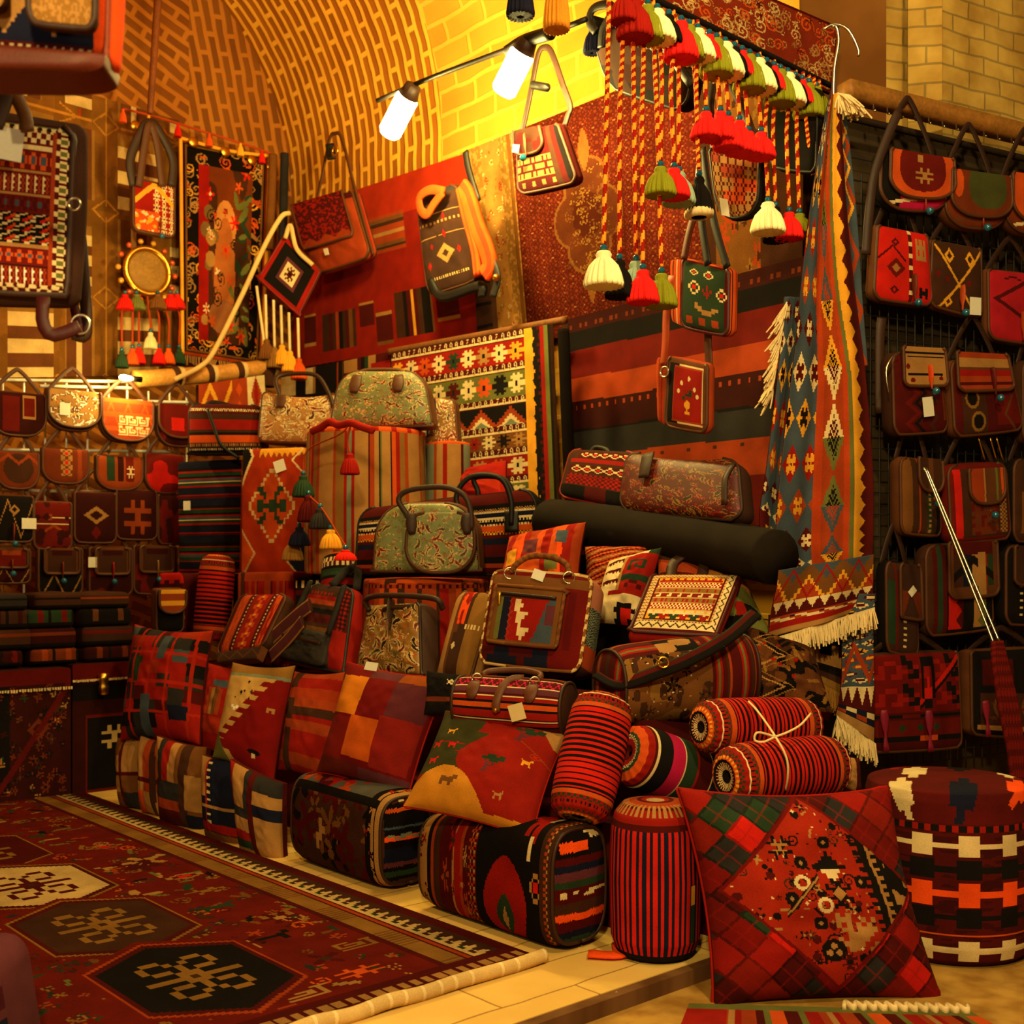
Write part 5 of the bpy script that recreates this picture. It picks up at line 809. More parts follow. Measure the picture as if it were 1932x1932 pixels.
puff('bag', [at(p, PY(2.95)) for p in ((-170, 1786), (22, 1778), (60, 2014), (-170, 2014))], .34, pt('U', rc(0, .5, 1, 1, 'N'), nz(6, .5, (70, 16, 30), 3)), None, rr(.4, .4, .15, .2), .5, wob=.1, label='purple and navy bag cut off at the lower left corner', cat='bag', side='U')
wr = atz((1130, 1898), -.03); sweep('paper_scrap', [wr + A3([-.06, -.03, 0]), wr + A3([-.02, .0, .012]), wr + A3([.03, .012, .006]), wr + A3([.06, .04, .016])], .014, .003, 'I', None, 'paper', 8, m=14, label='twisted scrap of paper on the lane floor by the kerb', cat='litter')
# ================================================================ bottom row on the tiles
pw = [((226, 1392), (272, 1388), (276, 1530), (232, 1524)), ((270, 1386), (308, 1396), (314, 1546), (272, 1532)), ((300, 1388), (394, 1410), (390, 1574), (306, 1550)), ((386, 1424), (448, 1432), (464, 1606), (392, 1580)), ((438, 1432), (538, 1478), (540, 1632), (458, 1608))]
pp_ = [pt('T', chk(2, 4, 'TSZJ', 3), rc(0, .48, 1, .53, 'D'), rc(.4, 0, .5, 1, 'D')), pt('T', chk(2, 3, 'TOTS', 5), rc(0, .5, 1, .56, 'D'), rc(.75, 0, .9, 1, 'M')), pt('T', st('T2 Z1.5 R2 T2 J2 M1.5 J3', 0), rc(0, .46, .62, 1, 'Z', rc(0, .4, 1, .62, 'S'), rc(0, .62, 1, 1, 'D')), rc(.62, .0, .74, 1, 'M'), rc(.74, .35, 1, .75, 'T'), rc(.74, .8, 1, 1, 'N')),
       pt('N', rc(0, 0, .3, .45, 'T'), rc(.3, 0, .4, 1, 'R'), rc(.34, 0, .44, 1, None, st('N2 C1', 1, 12)), rc(0, .55, 1, .58, 'T'), rc(0, .75, 1, .85, 'R'), rc(0, .86, 1, 1, 'J')), pt('J', st('R1 T2 Z1 K1 J3', 0), rc(.55, 0, 1, 1, 'T', rc(0, 0, 1, .2, 'Z'), rc(0, .2, 1, .3, 'T'), rc(0, .35, 1, .5, 'N')), rc(.45, 0, .56, 1, 'D'), rc(0, .45, .45, 1, 'T', st('Z1 T1.5 R1 G1 T1', 1)), rc(.56, .5, 1, .9, 'T'))]
lb = ('tan patchwork cushion at the far left end of the floor row', 'orange and tan patchwork cushion, second of the floor row', 'striped patchwork cushion below the red tile patterned cushion', 'navy patchwork cushion with a dotted white line in the floor row', 'tan and navy patchwork cushion next to the flowered carpet bag')
for c4, p_, l_, (xc, yc) in zip(pw, pp_, lb, ((254, 6.14), (293, 5.98), (348, 5.72), (428, 5.42), (499, 5.16))): cushion('cushion', l_, Q4(PV(-27, xc, yc + .05), PV(-27, xc, yc), *c4), .16, p_, .05, edge=.2, a=3., wob=.08, group='patchwork cushions on the tiles', seed=len(l_))
def cb(label, s0, s1, t0, dep, h0, h1, pat, end): 
    a = W(s0, t0 + dep / 2, 0.004); b = W(s1, t0 + dep / 2, 0.004); k = K('carpet_bag', label, 'bag', (a + b) / 2); duffel(k, a, b, dep, h0, h1, pat, end, rn=3.4, mat='pile'); return k
flo = lambda sd, cols, n=40, s=.08, asp=.7: sca(n, s, cols, sd, 'f', asp=asp)
E1 = pt('K', st('K2 O.6 K2 B.3 K1 Q.7 K1 N2 U.7 K.6 G.8 K2', 1), bm(.5, .44, .7, .05, '*.**...|.**.***', 'H'), bd(.1, 'M'), bm(.5, .06, .3, .06, '*.*', 'C'))
cb('carpet bag with red flowers on slate over its top, left of two', 3.72, 4.36, 2.615, .27, .37, .38, pt('K', rc(0, .40, 1, .7, (80, 76, 70), sca(26, .13, ['R', 'D', 'S'], 5, 'f', asp=2.2)), rc(0, .02, 1, .40, 'M', flo(4, ['D', 'M', 'J', 'K'], 34, .12, 1.6), bm(.62, .55, .1, .3, '..*|.**|**.|.*.', 'T')), rc(0, .0, .13, 1, 'K', st('K1 T.5 K1', 0), sca(24, .2, ['T', 'R', 'K'], 3, 'f', asp=.1)), rc(0, .37, 1, .405, 'K'), rc(.0, 0, .04, 1, 'T')), E1)
E2 = pt('K', rc(.15, .14, .6, .22, 'Q'), bm(.75, .09, .4, .08, '**..|.***', 'C'), st('D1 N1 U1.2 G1 D2 M1.5 Q1 D1.5 N1 G.8 D1', 1, 1, .26, 1), bm(.55, .55, .8, .05, '*.*..****|*...**...', 'C'), bd(.07, 'M'))
k = cb('carpet bag with black field and orange striped end, right of two', 2.76, 3.46, 2.605, .27, .41, .345, pt('K', rc(0, .06, .52, .62, 'K', bm(.42, .72, .4, .32, '*......|*.*....|*.*....|***....|****...|.*****.|..****.|...**..', 'R'), dm((.6, .22), .3, .26, 'R', 0, 1.6), dm((.6, .16), .12, .12, 'G', 0, 1.4), dm((.6, .14), .04, .07, 'T'), bm(.18, .34, .16, .16, FLWR, 'T'), bm(.26, .72, .1, .5, '.C|.R|C.|R.', 'C')), rc(.52, 0, .88, .75, 'D', st('D2 S.5 R1 T.3 D2 M1 S.4', 0), flo(7, ['S', 'T', 'M', 'R'], 26, .08, 1.), bm(.1, .5, .16, 1, 'T.|.S|S.', None, 2, 26)), rc(.88, 0, 1, 1, 'T', sca(34, .22, ['M', 'R', 'D', 'T'], 9, 'f', asp=.12), rc(0, 0, .25, 1, 'K')), rc(0, 0, .07, 1, 'M', bm(.5, .5, .4, 1, 'T.|.S', None, 1, 50)), rc(0, 0, 1, .07, 'K')), E2)
a = W(2.70, 2.72, .012); sweep('base_strap', [a + D2 * .13 - D1 * .02, a + D2 * .05 - D1 * .09, a - D2 * .02 - D1 * .02], .03, .006, 'Q', k, 'cloth', nref=Zv)
BO = A3([.462, 3.84, 0]); 
pr = [(0, .0), (.10, .0), (.125, .02), (.143, .12), (.148, .5), (.143, .8), (.132, .9), (.105, .965), (.05, .985), (.0, .97)]
lathe('bolster', BO + Zv * .003, BO + Zv * .505, pr, pt('D', st('X1 N1', 0, 40, 0, 1), rc(0, .0, 1, .2, 'K'), rc(.12, .42, .14, .5, 'Y'), rc(.12, .25, .14, .42, 'G'), rc(0, .74, 1, 1, 'R', st('D1 R2 D.5 S2 D.5 R2', 1), bm(.5, .4, 1, .3, '*..*', 'T', 40, 1), rc(0, .85, 1, 1, 'J', bm(.5, .5, 1, 1, '*.|.*', 'C', 40, 3)))), None, 40, 'cloth', res=.005, label='tall upright bolster with thin red and navy vertical stripes', cat='bolster')
q = Q4(PV(6, 1560, 3.76), PV(6, 1560, 3.58), (1278, 1488), (1674, 1486), (1778, 1892), (1346, 1900))
def bigp(U, V):
    a = (U + V) / 2 * 1.; b = (U - V) / 2 + .5; c = chk(11, 11, ['R', 'D', (120, 14, 8), 'G', 'X', 'D', (130, 24, 10), 'Z', (110, 16, 9)], 24)
    col = np.zeros((len(U), 3)); c(np.clip(a, 0, .999), np.clip(b, 0, .999), col); d = np.abs(U - .52) + np.abs(V - .48); x = (U - .52) / .42; y = (V - .48) / .42
    ln_ = ((a * 11 % 1) < .09) | ((b * 11 % 1) < .09); col[ln_] = col[ln_] * .45 + .02 * cl('G'); ln_ = (np.abs(a * 11 % 1 - .5) < .03) | (np.abs(b * 11 % 1 - .5) < .03); col[ln_] = col[ln_] * .6 + .4 * cl('R'); col[d < .445] = cl((110, 12, 8)); z = d < .425; M_ = np.tile(cl((162, 36, 15)), (len(U), 1))
    for o in (sca(70, .02, ['K', 'D', 'K'], 4, 'o'), sca(70, .024, ['K', 'D', 'M', 'K', 'T'], 5, 'f'), sca(260, .008, ['T', 'K', 'C', 'D'], 6, 'd'), sca(40, .018, ['K', 'T'], 14, 'b'), sca(26, .03, ['K', 'M'], 8, 'c'), dm([(.44, .36), (.36, .52), (.47, .63), (.56, .27), (.68, .45)], .028, .028, 'K', 0, 3), dm([(.44, .36), (.36, .52), (.47, .63), (.56, .27), (.68, .45)], .011, .011, 'T'), bm(.36, .29, .11, .11, STAR, 'K'), bm(.36, .29, .07, .07, STAR, 'T'), bm(.56, .38, .15, .14, '....*....|...***...|..*****..|*********|..CCCCC..|...CCC...|....C....', 'K'), bm(.57, .5, .14, .14, GULI, 'K'), dm((.57, .5), .03, .03, 'T'), bm(.62, .67, .17, .17, '*.*.....|***..*.*|*.*.*.*.|.**.****|..*****.|*.****..|.****..*|..**..**', 'T'), dm([(.42, .45), (.5, .55)], .035, .035, 'C', .3, 2), dm((.51, .75), .055, .05, 'K', 0, 2), dm([(.51, .73), (.49, .76), (.53, .76)], .014, .013, 'T', 0, 2), dm((.60, .87), .035, .03, 'K', 0, 2), bm(.57, .8, .09, .08, GULI, 'D'), rc(.30, .565, .345, .575, 'T')): o(U, V, M_)
    e = b * 2 - 1   # band at the right side of the inner square
    s_ = U - .735 - (V - .5) * .12; m2 = s_ > 0; k_ = (V * 26 % 1); M_[m2] = cl('K'); M_[(s_ > .035) & (s_ < .05)] = cl('T'); M_[(s_ > .05) & (s_ < .075) & (k_ < .45)] = cl('T'); M_[(s_ > -.03) & (s_ <= 0) & (k_ < .5)] = cl('K'); M_[(s_ > .1) & (vn(U, V, 26, 3) > .62)] = cl('T')
    ln = np.abs((U - .3) + (V - .62) * 1.0) < .006; M_[ln & (U > .33) & (U < .5)] = cl('T'); M_[(np.abs((U - .3) + (V - .62)) < .014) & ~ln & (U > .33) & (U < .5)] = cl('K')
    col[z] = M_[z]; return col
k = cushion('floor_cushion', 'large tartan cushion with a carpet square set diagonally, front right', q, .30, bigp, .085, res=.0042, wob=.10, edge=.10, seed=5); seam(q, k, .085, 'R', .006)
# drum pouf at the right
DC_ = A3([1.495, 4.09, 0])
def drumside(U, V):
    # V runs over the profile from the bottom centre up the side and over the top
    c = np.tile(cl('D'), (len(U), 1)); n_ = 12.; 
    def band(v, h, col, w=.42):
        x = (U * n_) % 1; inn = np.abs(x - .5) < w / 2 + .02; z = (np.abs(V - v) < h * np.where(inn, 1., .28)); c[z] = cl(col)
    rc(0, .28, 1, .66, 'D', nz(40, .62, (58, 8, 8), 3))(U, V, c)
    band(.285, .032, 'C', .4); band(.60, .032, 'C', .42); band(.455, .036, 'Q', .42); band(.53, .03, 'K', .5); band(.385, .03, 'K', .5); rc(0, .328, 1, .334, 'O')(U, V, c); rc(0, .642, 1, .66, 'K', st('K1 R1', 0, 40))(U, V, c)
    t = V > .665; r = (1 - V) / .335; a = U * 2 * pi; X = r * np.cos(a); Y = r * np.sin(a); c[t] = cl((88, 14, 10)); z = t & (np.abs(X) < .2) & (np.abs(Y) < .9) ; 
    for cx, cy, co, s in ((.62, -.25, 'Q', .2), (.55, .5, 'C', .2), (.1, .55, 'K', .22), (.15, -.6, 'N', .24), (-.3, .1, 'C', .22), (-.4, -.6, 'C', .2), (-.5, .6, 'R', .2)):
        z = t & (((np.abs(X - cx) < s * .5) & (np.abs(Y - cy) < s)) | ((np.abs(X - cx) < s * .2) & (np.abs(Y - cy) < s * 1.7))); c[z] = cl(co)
    return c
lathe('pouf', DC_ - Zv * .045, DC_ + Zv * .54, [(0, 0), (.24, .0), (.262, .03), (.272, .1), (.278, .5), (.27, .9), (.262, .955), (.245, .965), (.15, .985), (0, 1.)], drumside, None, 40, 'cloth', res=.0052, label='big round dark red pouf with cream and orange stepped bands, right side', cat='pouf', spin=1.2)
# ================================================================ bolsters by the front corner
BT = lambda n=22: pt('R', st('X1 K.75', 1, n - 5, .25, .75), *[rc(0, a, 1, b, c, *o) for a, b, c, o in ((0, .03, 'K', ()), (.03, .075, 'D', (bm(.5, .5, 1, 1, '*.*|.*.', 'C', 26, 1),)), (.075, .085, 'K', ()), (.085, .115, 'O', (bm(.5, .5, 1, .5, '*.', 'Y', 26, 1),)), (.115, .14, 'G', (bm(.5, .5, 1, 1, '*.|.*', 'R', 30, 1),)), (.14, .165, 'R', ()), (.165, .172, 'C', ()), (.172, .20, 'R', (bm(.5, .5, 1, .8, '*..', 'K', 40, 1),)), (.20, .225, 'G', (bm(.5, .5, 1, 1, '*.|.*', 'R', 30, 1),)), (.225, .25, 'O', ()), (.25, .258, 'K', ()), (.742, .75, 'K', ()), (.75, .775, 'O', ()), (.775, .8, 'G', (bm(.5, .5, 1, 1, '*.|.*', 'R', 30, 1),)), (.8, .83, 'R', (bm(.5, .5, 1, .8, '*..', 'K', 40, 1),)),
      (.83, .838, 'C', ()), (.838, .86, 'R', ()), (.86, .885, 'G', (bm(.5, .5, 1, 1, '*.|.*', 'R', 30, 1),)), (.885, .915, 'O', (bm(.5, .5, 1, .5, '*.', 'Y', 26, 1),)), (.915, .925, 'K', ()), (.925, .97, 'D', (bm(.5, .5, 1, 1, '*.*|.*.', 'C', 26, 1),)), (.97, 1, 'K', ()))])
R_ = lambda p, y: at(p, PY(y))
u1 = roll('bolster', 'upper of the two red and black ringed bolsters tied with string', R_((1318, 1372), 4.0), R_((1532, 1366), 4.22), .096, BT(), ridge=(18, .02, [0, .06, .12, .88, .94, 1], [1, 1, 0, 0, 1, 1]))
u2 = roll('bolster', 'lower of the two red and black ringed bolsters tied with string, over the tartan cushion', R_((1366, 1466), 3.80), R_((1580, 1442), 4.02), .104, BT(), ridge=(18, .02, [0, .06, .12, .88, .94, 1], [1, 1, 0, 0, 1, 1]))
sk = K('string', 'pale string tied in a bow round the two ringed bolsters', 'string', R_((1450, 1390), 3.86))
def on(c, d, y=0): return R_(c, d)
kn = R_((1463, 1390), 3.79)
cushion('bag', 'black bag corner with a small white woven motif behind the checked cushion', Q4(PY(4.86), PY(4.80), (806, 1268), (872, 1276), (868, 1352), (800, 1350)), .1, pt('K', bm(.72, .24, .3, .14, '*.*.*|.***.|.*.*.|.***.|*.*.*', 'C'), rc(0, .6, 1, .72, 's')), .02, 'bag', edge=.4)
sweep('string_loop', [R_((1412, 1323), 4.0), R_((1432, 1345), 3.92), kn, R_((1484, 1430), 3.76), R_((1486, 1470), 3.77), R_((1478, 1505), 3.82)], .0036, .0025, 'C', sk, 'yarn'); sweep('bow', [kn, R_((1440, 1400), 3.77), R_((1424, 1396), 3.77), R_((1430, 1382), 3.77), kn], .0036, .0025, 'C', sk, 'yarn', m=30); sweep('bow', [kn, R_((1485, 1382), 3.78), R_((1510, 1368), 3.82), R_((1530, 1346), 3.86)], .0036, .0025, 'C', sk, 'yarn', m=20)
roll('bolster', 'multicoloured bolster with a pink band beside the tied pair', R_((1180, 1418), 4.02), R_((1352, 1484), 4.22), .112, pt('D', st('D1 R1 G.8 O1 R1 D.5 C.3 K2.2 P2 C.2 G2 R.3 D2.4 C.15 N2 R1.6 C.2 R1.4 G.8 O1 D1', 1), bm(.5, .09, 1, .03, '*.|.*', 'C', 30, 2)), ridge=(18, .02, [0, .06, .12, .88, .94, 1], [1, 1, 0, 0, 1, 1]))
roll('bolster', 'red and black ringed bolster leaning beside the landscape cushion', R_((1090, 1546), 3.92), R_((1142, 1316), 4.10), .107, BT(20), ridge=(18, .02, [0, .06, .12, .88, .94, 1], [1, 1, 0, 0, 1, 1]))
cushion('cushion', 'striped cushion peeking out behind the tied bolsters', Q4(PY(4.30), PY(4.25), (1540, 1420), (1622, 1432), (1626, 1500), (1540, 1500)), .14, pt('R', st('R1 T1 J1 T1 D1', 0)), .04)
# ================================================================ second row: cushions on the bags
q = Q4(PV(-24, 316, 6.22), PV(-24, 316, 6.0), (256, 1178), (404, 1190), (378, 1406), (228, 1398)); tile_ = pt('R', chk(7, 9, ['R', 'R', 'D', 'R', 'B', 'R', (150, 40, 14), 'R', 'K', 'Z'], 9)); tile2 = pt('R', (lambda U, V, c: c.__setitem__(((U * 4.5 % 1) < .12) | ((V * 4 % 1) < .1), cl((170, 34, 14)))), dm([(.3, .33), (.42, .9)], .05, .03, 'G', 0, 6), rc(.52, .1, .62, .32, 'B'), rc(.38, .62, .5, .95, 'B'), rc(.25, .36, .32, .52, 'G'), rc(.72, .7, .9, .82, 'N'))
def tile3(U, V):
    c = tile_(U, V)
    for o in tile2.ops: o(U, V, c)
    return c
cushion('cushion', 'red cushion with small slate and green tile patches, leftmost of the row', q, .26, tile3, .085, wob=.06)
cushion('cushion', 'dull red cushion with one striped patch, behind the sand coloured one', Q4(PV(-24, 405, 6.2), PV(-24, 405, 6.02), (384, 1248), (470, 1262), (436, 1426), (350, 1412)), .17, pt('R', rc(.45, .3, .75, .6, None, st('S1 T1 J1 S1', 0)), rc(.5, .2, .8, .28, 'B'), rc(.3, .62, .9, .8, (160, 40, 14))), .05)
def sandp(U, V):
    c = np.tile(cl((196, 152, 84)), (len(U), 1)); z = np.floor((V * 22)); e = .78 - .62 * np.clip((V - .15) / .6, 0, 1) + .12 * np.where(z % 2, .5, -.6) * (V < .78); c[(U > e) & (V < .86)] = cl((128, 12, 8)); c[(V > .8) & (U > .25 + (V - .8) * 1.2)] = cl((128, 12, 8)); c[(V < .12)] = cl('A'); c[(V > .12) & (V < .15)] = cl('H')
    c[(V > .70) & (U + (.86 - V) < .22)] = cl('L'); sca(7, .025, ['K', 'M'], 5, 'd', (.1, .2, .6, .6))(U, V, c); bm(.32, .46, .12, .05, '*.*|***|.*.', 'W')(U, V, c); dm((.72, .80), .1, .022, 'K', 0, 2)(U, V, c); rc(.69, .81, .74, .85, 'C')(U, V, c); bm(.85, .42, .1, .04, '***|*.*', 'T')(U, V, c); return c
cushion('cushion', 'cushion woven with a sand and red zigzag landscape and a mushroom', Q4(PV(-22, 482, 5.55), PV(-22, 482, 5.38), (440, 1250), (558, 1256), (516, 1482), (402, 1428)), .17, sandp, .07, wob=.06, res=.004)
cushion('cushion', 'rust cushion crossed by dark brown bands beside the checked one', Q4(PV(-22, 590, 5.6), PV(-22, 590, 5.42), (546, 1264), (660, 1266), (622, 1486), (524, 1452)), .2, pt((140, 34, 12), st('S1 R2 S1 R1', 1, 2), rc(.2, 0, .32, 1, 'M'), rc(0, .38, 1, .46, 'M'), rc(0, .2, .95, .3, (160, 50, 14)), rc(0, .5, 1, .58, 'S')), .08, wob=.06)
q = Q4(PV(-26, 722, 4.98), PV(-26, 722, 4.80), (656, 1250), (850, 1278), (768, 1512), (598, 1456)); chp = pt((112, 12, 12), rc(.06, .12, .34, .46, (214, 120, 24)), rc(.34, 0, .62, .12, 'U'), rc(.62, 0, 1, .14, (150, 70, 16)), rc(.62, .12, .95, .42, (92, 36, 46)), rc(.30, .46, .60, .80, (198, 84, 20)), rc(.60, .42, .95, .84, (140, 28, 22)), rc(0, .84, .5, 1, (96, 26, 14)), rc(.5, .86, 1, 1, 'U'), rc(0, .48, .3, .84, (120, 20, 12)))
k = cushion('cushion', 'checked cushion in orange, maroon and mauve squares, a paper tag on top', q, .2, chp, .075, res=.0045, wob=.06); seam(q, k, .075, 'R', .005); tagcard(k, q, (.06, .035), .3, .02, .05)
q = Q4(PV(-25, 950, 4.30), PV(-25, 900, 4.06), (842, 1342), (1072, 1384), (1004, 1582), (762, 1522))
def landp(U, V):
    c = np.tile(cl((146, 24, 12)), (len(U), 1)); g = (U < .33 + .1 * np.sin(V * 9) + .1 * (V > .25)) & (V < .72); c[g] = cl((58, 56, 26)); c[(V < .08) & (U > .45)] = cl('A'); c[(V < .22) & (U > .80) & (V < (U - .78) * 1.2)] = cl('T')
    h = V > .62 + ((U - .3) / .36) ** 2 * .35; c[h & (U < .7)] = cl((206, 132, 36)); c[(V > .93) & (U > .5)] = cl((206, 132, 36)); bm(.33, .75, .13, .1, '....**|**.***|*****.|*****.|*..*..|*..*..', 'J')(U, V, c)
    for cx, cy, w in ((.60, .54, .2), (.76, .18, .24)): bm(cx, cy, w, .17, TREE)(U, V, c)
    for cx, cy, co in ((.84, .44, 'Y'), (.72, .78, 'T'), (.2, .28, 'Y'), (.12, .42, 'X'), (.26, .42, 'X'), (.14, .58, 'X')): bm(cx, cy, .08, .07, GOAT, co)(U, V, c)
    bm(.88, .36, .08, .06, FLWR, 'S')(U, V, c); rc(.12, .4, .36, .41, 'R')(U, V, c); rc(.3, .48, .42, .49, 'R')(U, V, c); ln = np.abs(V - .26 - (U - .75) * .6) < .006; c[ln & (U > .75)] = cl('S'); return c
k = cushion('cushion', 'cushion woven with trees, a camel and hills in red, green and sand', q, .2, landp, .065, res=.0042, wob=.06); seam(q, k, .065, 'R', .004)
# ================================================================ third row: bags on the second step
roll('bolster', 'slim red and black ringed bolster standing left of the red woven satchel', at((396, 1212), PT(3.22)), at((413, 1048), PT(3.28)), .102, BT(18))
q = Q4(PT(3.32), PT(3.30), (330, 1084), (386, 1082), (390, 1200), (334, 1200)); puff('pouf', q, .3, pt('D', tooth(.12, .06, 3, 'X', 1, False, 1), rc(.3, .25, .7, .5, 'K'), rc(0, .62, 1, .8, None, bm(.5, .5, 1, 1, '*.*.|****|*.*.', 'C', 2, 1))), None, RND, .9, side='D', label='small dark square pouf with a cream stepped motif behind the ringed bolster', cat='pouf')
q = Q4(PT(3.20), PT(3.04), (462, 1128), (552, 1126), (504, 1226), (416, 1240)); k = bag('satchel', 'red woven satchel with orange ikat streaks lying back on the step', 'bag', q, .1, pt('D', rc(.12, 0, .3, 1, 'S', nz(9, .45, 'O', 3, 2.)), rc(.4, 0, .75, 1, 'R', bm(.5, .5, .5, 1, '.O.|OYO|O.O|.O.', None, 1, 6)), rc(.36, 0, .38, 1, None, st('C1 D1', 1, 16)), rc(.8, 0, .82, 1, None, st('C1 D1', 1, 16)), rc(.85, 0, .95, 1, 'O', nz(7, .5, 'R', 3))), RND, pipe='E', side='M')
q2 = Q4(PT(3.02), PT(2.98), (412, 1236), (500, 1222), (490, 1246), (416, 1254)); puff('front_band', q2, .05, pt('F', zz(.5, .3, 3, .06, 'E')), k, None, .8, side='E')
sweep('wide_strap', pts(PT(3.05), [(572, 1172), (545, 1205), (510, 1240)]), .034, .008, lambda U, V: pt('M', st('M1 T.5 U1.5 T.5 J1', 0, 2))(U, V), k, 'cloth', 12, nref=-D2); sweep('wide_strap', pts(PT(3.08), [(586, 1142), (560, 1162), (520, 1198), (494, 1226)]), .036, .008, lambda U, V: pt('M', st('M1 T.5 U1.5 T.5 J1', 0, 2))(U, V), k, 'cloth', 12, nref=-D2)
q = Q4(PT(3.28), PT(3.12), (598, 1106), (686, 1118), (660, 1276), (546, 1248)); k = bag('backpack', 'grey and red striped backpack leaning on the step', 'backpack', q, .14, pt('Z', rc(.1, .04, .72, .6, 'M', st('M2 R1 S1 M1 K1 D2 M1 J1', 1), bm(.5, .14, .8, .08, '*.', 'R', 7, 1)), rc(.78, 0, 1, .62, 'D', bm(.5, .5, .5, 1, 'R.|.K', None, 2, 12)), rc(.78, .55, 1, 1, 'R')), rr(.35, .25, .1, .1, .88, 1.), pipe='Z', side='R', wob=.08)
fq = SUB(q, .02, .6, .78, 1.0, .06); puff('front_pocket', fq, .07, pt((56, 50, 46), nz(6, .55, (48, 42, 40), 4)), k, RND, .5, side='Z', wob=.15); sweep('zipper', [bil(fq, .05, .35) + qn(fq) * .05, bil(fq, .95, .38) + qn(fq) * .05], .008, .004, 'M', k)
for u in (.1, .82): sweep('shoulder_strap', [bil(q, u, .0) + qn(q) * .07, bil(q, u + .02, .3) + qn(q) * .09, bil(q, u - .04, .62) + qn(q) * .09], .016, .008, 'Z', k, 'cloth', nref=qn(q))
sweep('top_loop', [bil(q, .5, -.0) + qn(q) * .05, bil(q, .55, -.25), bil(q, .78, -.28), bil(q, .85, -.02)], .02, .008, 'Z', k, 'cloth')
PAI = lambda bg, sd=3, n=90, s=.09, cols=('K', 'S', 'L', 'R', 'I'): pt(bg, sca(n * 5, s * .26, [cols[-1], cols[2], cols[1]], sd + 1, 'c'), sca(n * 2, s * .2, [cols[2], cols[-1]], sd + 4, 'f'), sca(int(n * 1.3), s * .62, list(cols), sd, 'p'))
q = Q4(PT(3.22), PT(3.12), (714, 1148), (808, 1144), (812, 1280), (690, 1272)); k = bag('handbag', 'trapezoid gold paisley handbag standing on the checked cushion row', 'handbag', q, .17, PAI('A', 7, 46, .13), rr(.1, .06, .06, .06), pipe='F', side='F', mat='brocade', res=.0042, wob=.08)
sweep('handle', [bil(q, .15, .12) + qn(q) * .09, bil(q, .05, -.04) + qn(q) * .09, bil(q, .5, -.06) + qn(q) * .12, bil(q, 1.25, -.06) + qn(q) * .05, bil(q, 1.28, .05)], .013, .011, 'F', k); tab(k, q, .62, -.03, .42, .028, 'F', off=.1, bd_=False); sweep('handle', [bil(q, .1, .1) - qn(q) * .05, bil(q, .5, .12) + qn(q) * .1, bil(q, .9, .05) + qn(q) * .06], .011, .009, 'M', k)
q = Q4(PT(3.30), PT(3.14), (882, 1124), (948, 1128), (902, 1292), (840, 1286)); k = bag('backpack', 'tan and black banded bag squeezed left of the red backpack', 'backpack', q, .16, pt('T', st('T2 E1.5 M2 A3', 0), rc(.3, 0, .55, .4, 'R', nz(4, .5, 'Q', 3)), rc(.3, .5, .5, 1, 'M', dm((.5, .3), .3, .1, 'C')), rc(.6, .4, 1, .46, 'C', st('C1 A1', 0, 5))), rr(.4, .3, .1, .1), pipe='E', side='T')
# big red backpack
q = Q4(PV(-30, 1040, 4.72), PV(-30, 1030, 4.58), (946, 1084), (1130, 1098), (1104, 1278), (918, 1258)); HB = rr(.24, .2, .26, .22)
def herr(U, V):
    c = np.tile(cl('M'), (len(U), 1)); z = (U > .27) & (U < .48); c[z] = cl('S'); c[(U > .27) & (U < .34)] = cl((180, 110, 84)); h = (U > .34) & (U < .43); k_ = ((U * 300 + np.abs((V * 10 % 1) - .5) * 12) % 2) < 1; c[h] = cl('Z'); c[h & k_] = cl('H'); return c
k = bag('backpack', 'large dark red kilim backpack with stitched edges and a zipped front pocket', 'backpack', q, .17, pt((104, 14, 9), rc(0, .06, 1, .16, 'J'), rc(.62, .2, .8, .7, 'D'), rc(0, .82, .7, 1, 'D', bm(.5, .5, 1, 1, '..**...**|.****.***', 'N', 1, 1)), rc(.82, .2, .9, .8, (90, 10, 8))), HB, pipe=None, side=herr, res=.0045, edge=.72)
piping(q, HB, .17 * .72, k, None, .008, open_top=False, name='stitched_edge', mat='yarn', spiral=('J', 'I', 2.2))
n0 = qn(q); fq = SUB(q, .10, .20, .80, .80, .085); FPH = rr(.05, .05, .18, .16)
puff('front_pocket', fq, .04, pt('J', rc(.03, .02, .95, .1, 'J', sca(14, .04, ['R', 'K', 'T'], 3, 'd', asp=.1)), rc(.06, .12, .9, .2, 'F'), rc(.08, .2, .9, .94, 'R', rc(0, 0, .12, 1, 'L'), rc(.08, 0, .22, 1, 'N'), tooth(.20, .06, 6, 'S', 0, True, 0, .30), tooth(.22, .06, 6, 'R', 0, True, 0, .32), bm(.45, .5, .3, .96, '**....|***...|**....|.****.|.***..|.**...|..*...|..****|..***.|...*..', 'C'), tooth(.66, .22, .5, 'B', 0, True, 6), rc(.86, .12, 1, .6, 'U'))), k, FPH, .8, side='E', res=.0042)
piping(fq, FPH, .036, k, None, .008, open_top=False, name='pocket_edge', mat='yarn', spiral=('J', 'E', 2.2))
zp = [bil(fq, .1, .14) + n0 * .025, bil(fq, .9, .16) + n0 * .025]; sweep('zipper', zp, .006, .004, 'F', k); sweep('zip_pull', [zp[0] + n0 * .008, zp[0] + n0 * .01 - Zv * .03, zp[0] + n0 * .01 - Zv * .055], .007, .003, None, k, 'brass')
sweep('handle', [bil(q, .2, .03) + n0 * .08, bil(q, .26, -.06) + n0 * .085, bil(q, .36, -.16) + n0 * .07, bil(q, .56, -.17) + n0 * .07, bil(q, .74, -.10) + n0 * .08, bil(q, .80, .02) + n0 * .085], .012, .012, None, k, 'yarn', 8, m=60, spiral=('J', 'E', 2))
for u in (.2, .8): ring(k, bil(q, u, .05) + n0 * .085, .022, .003)
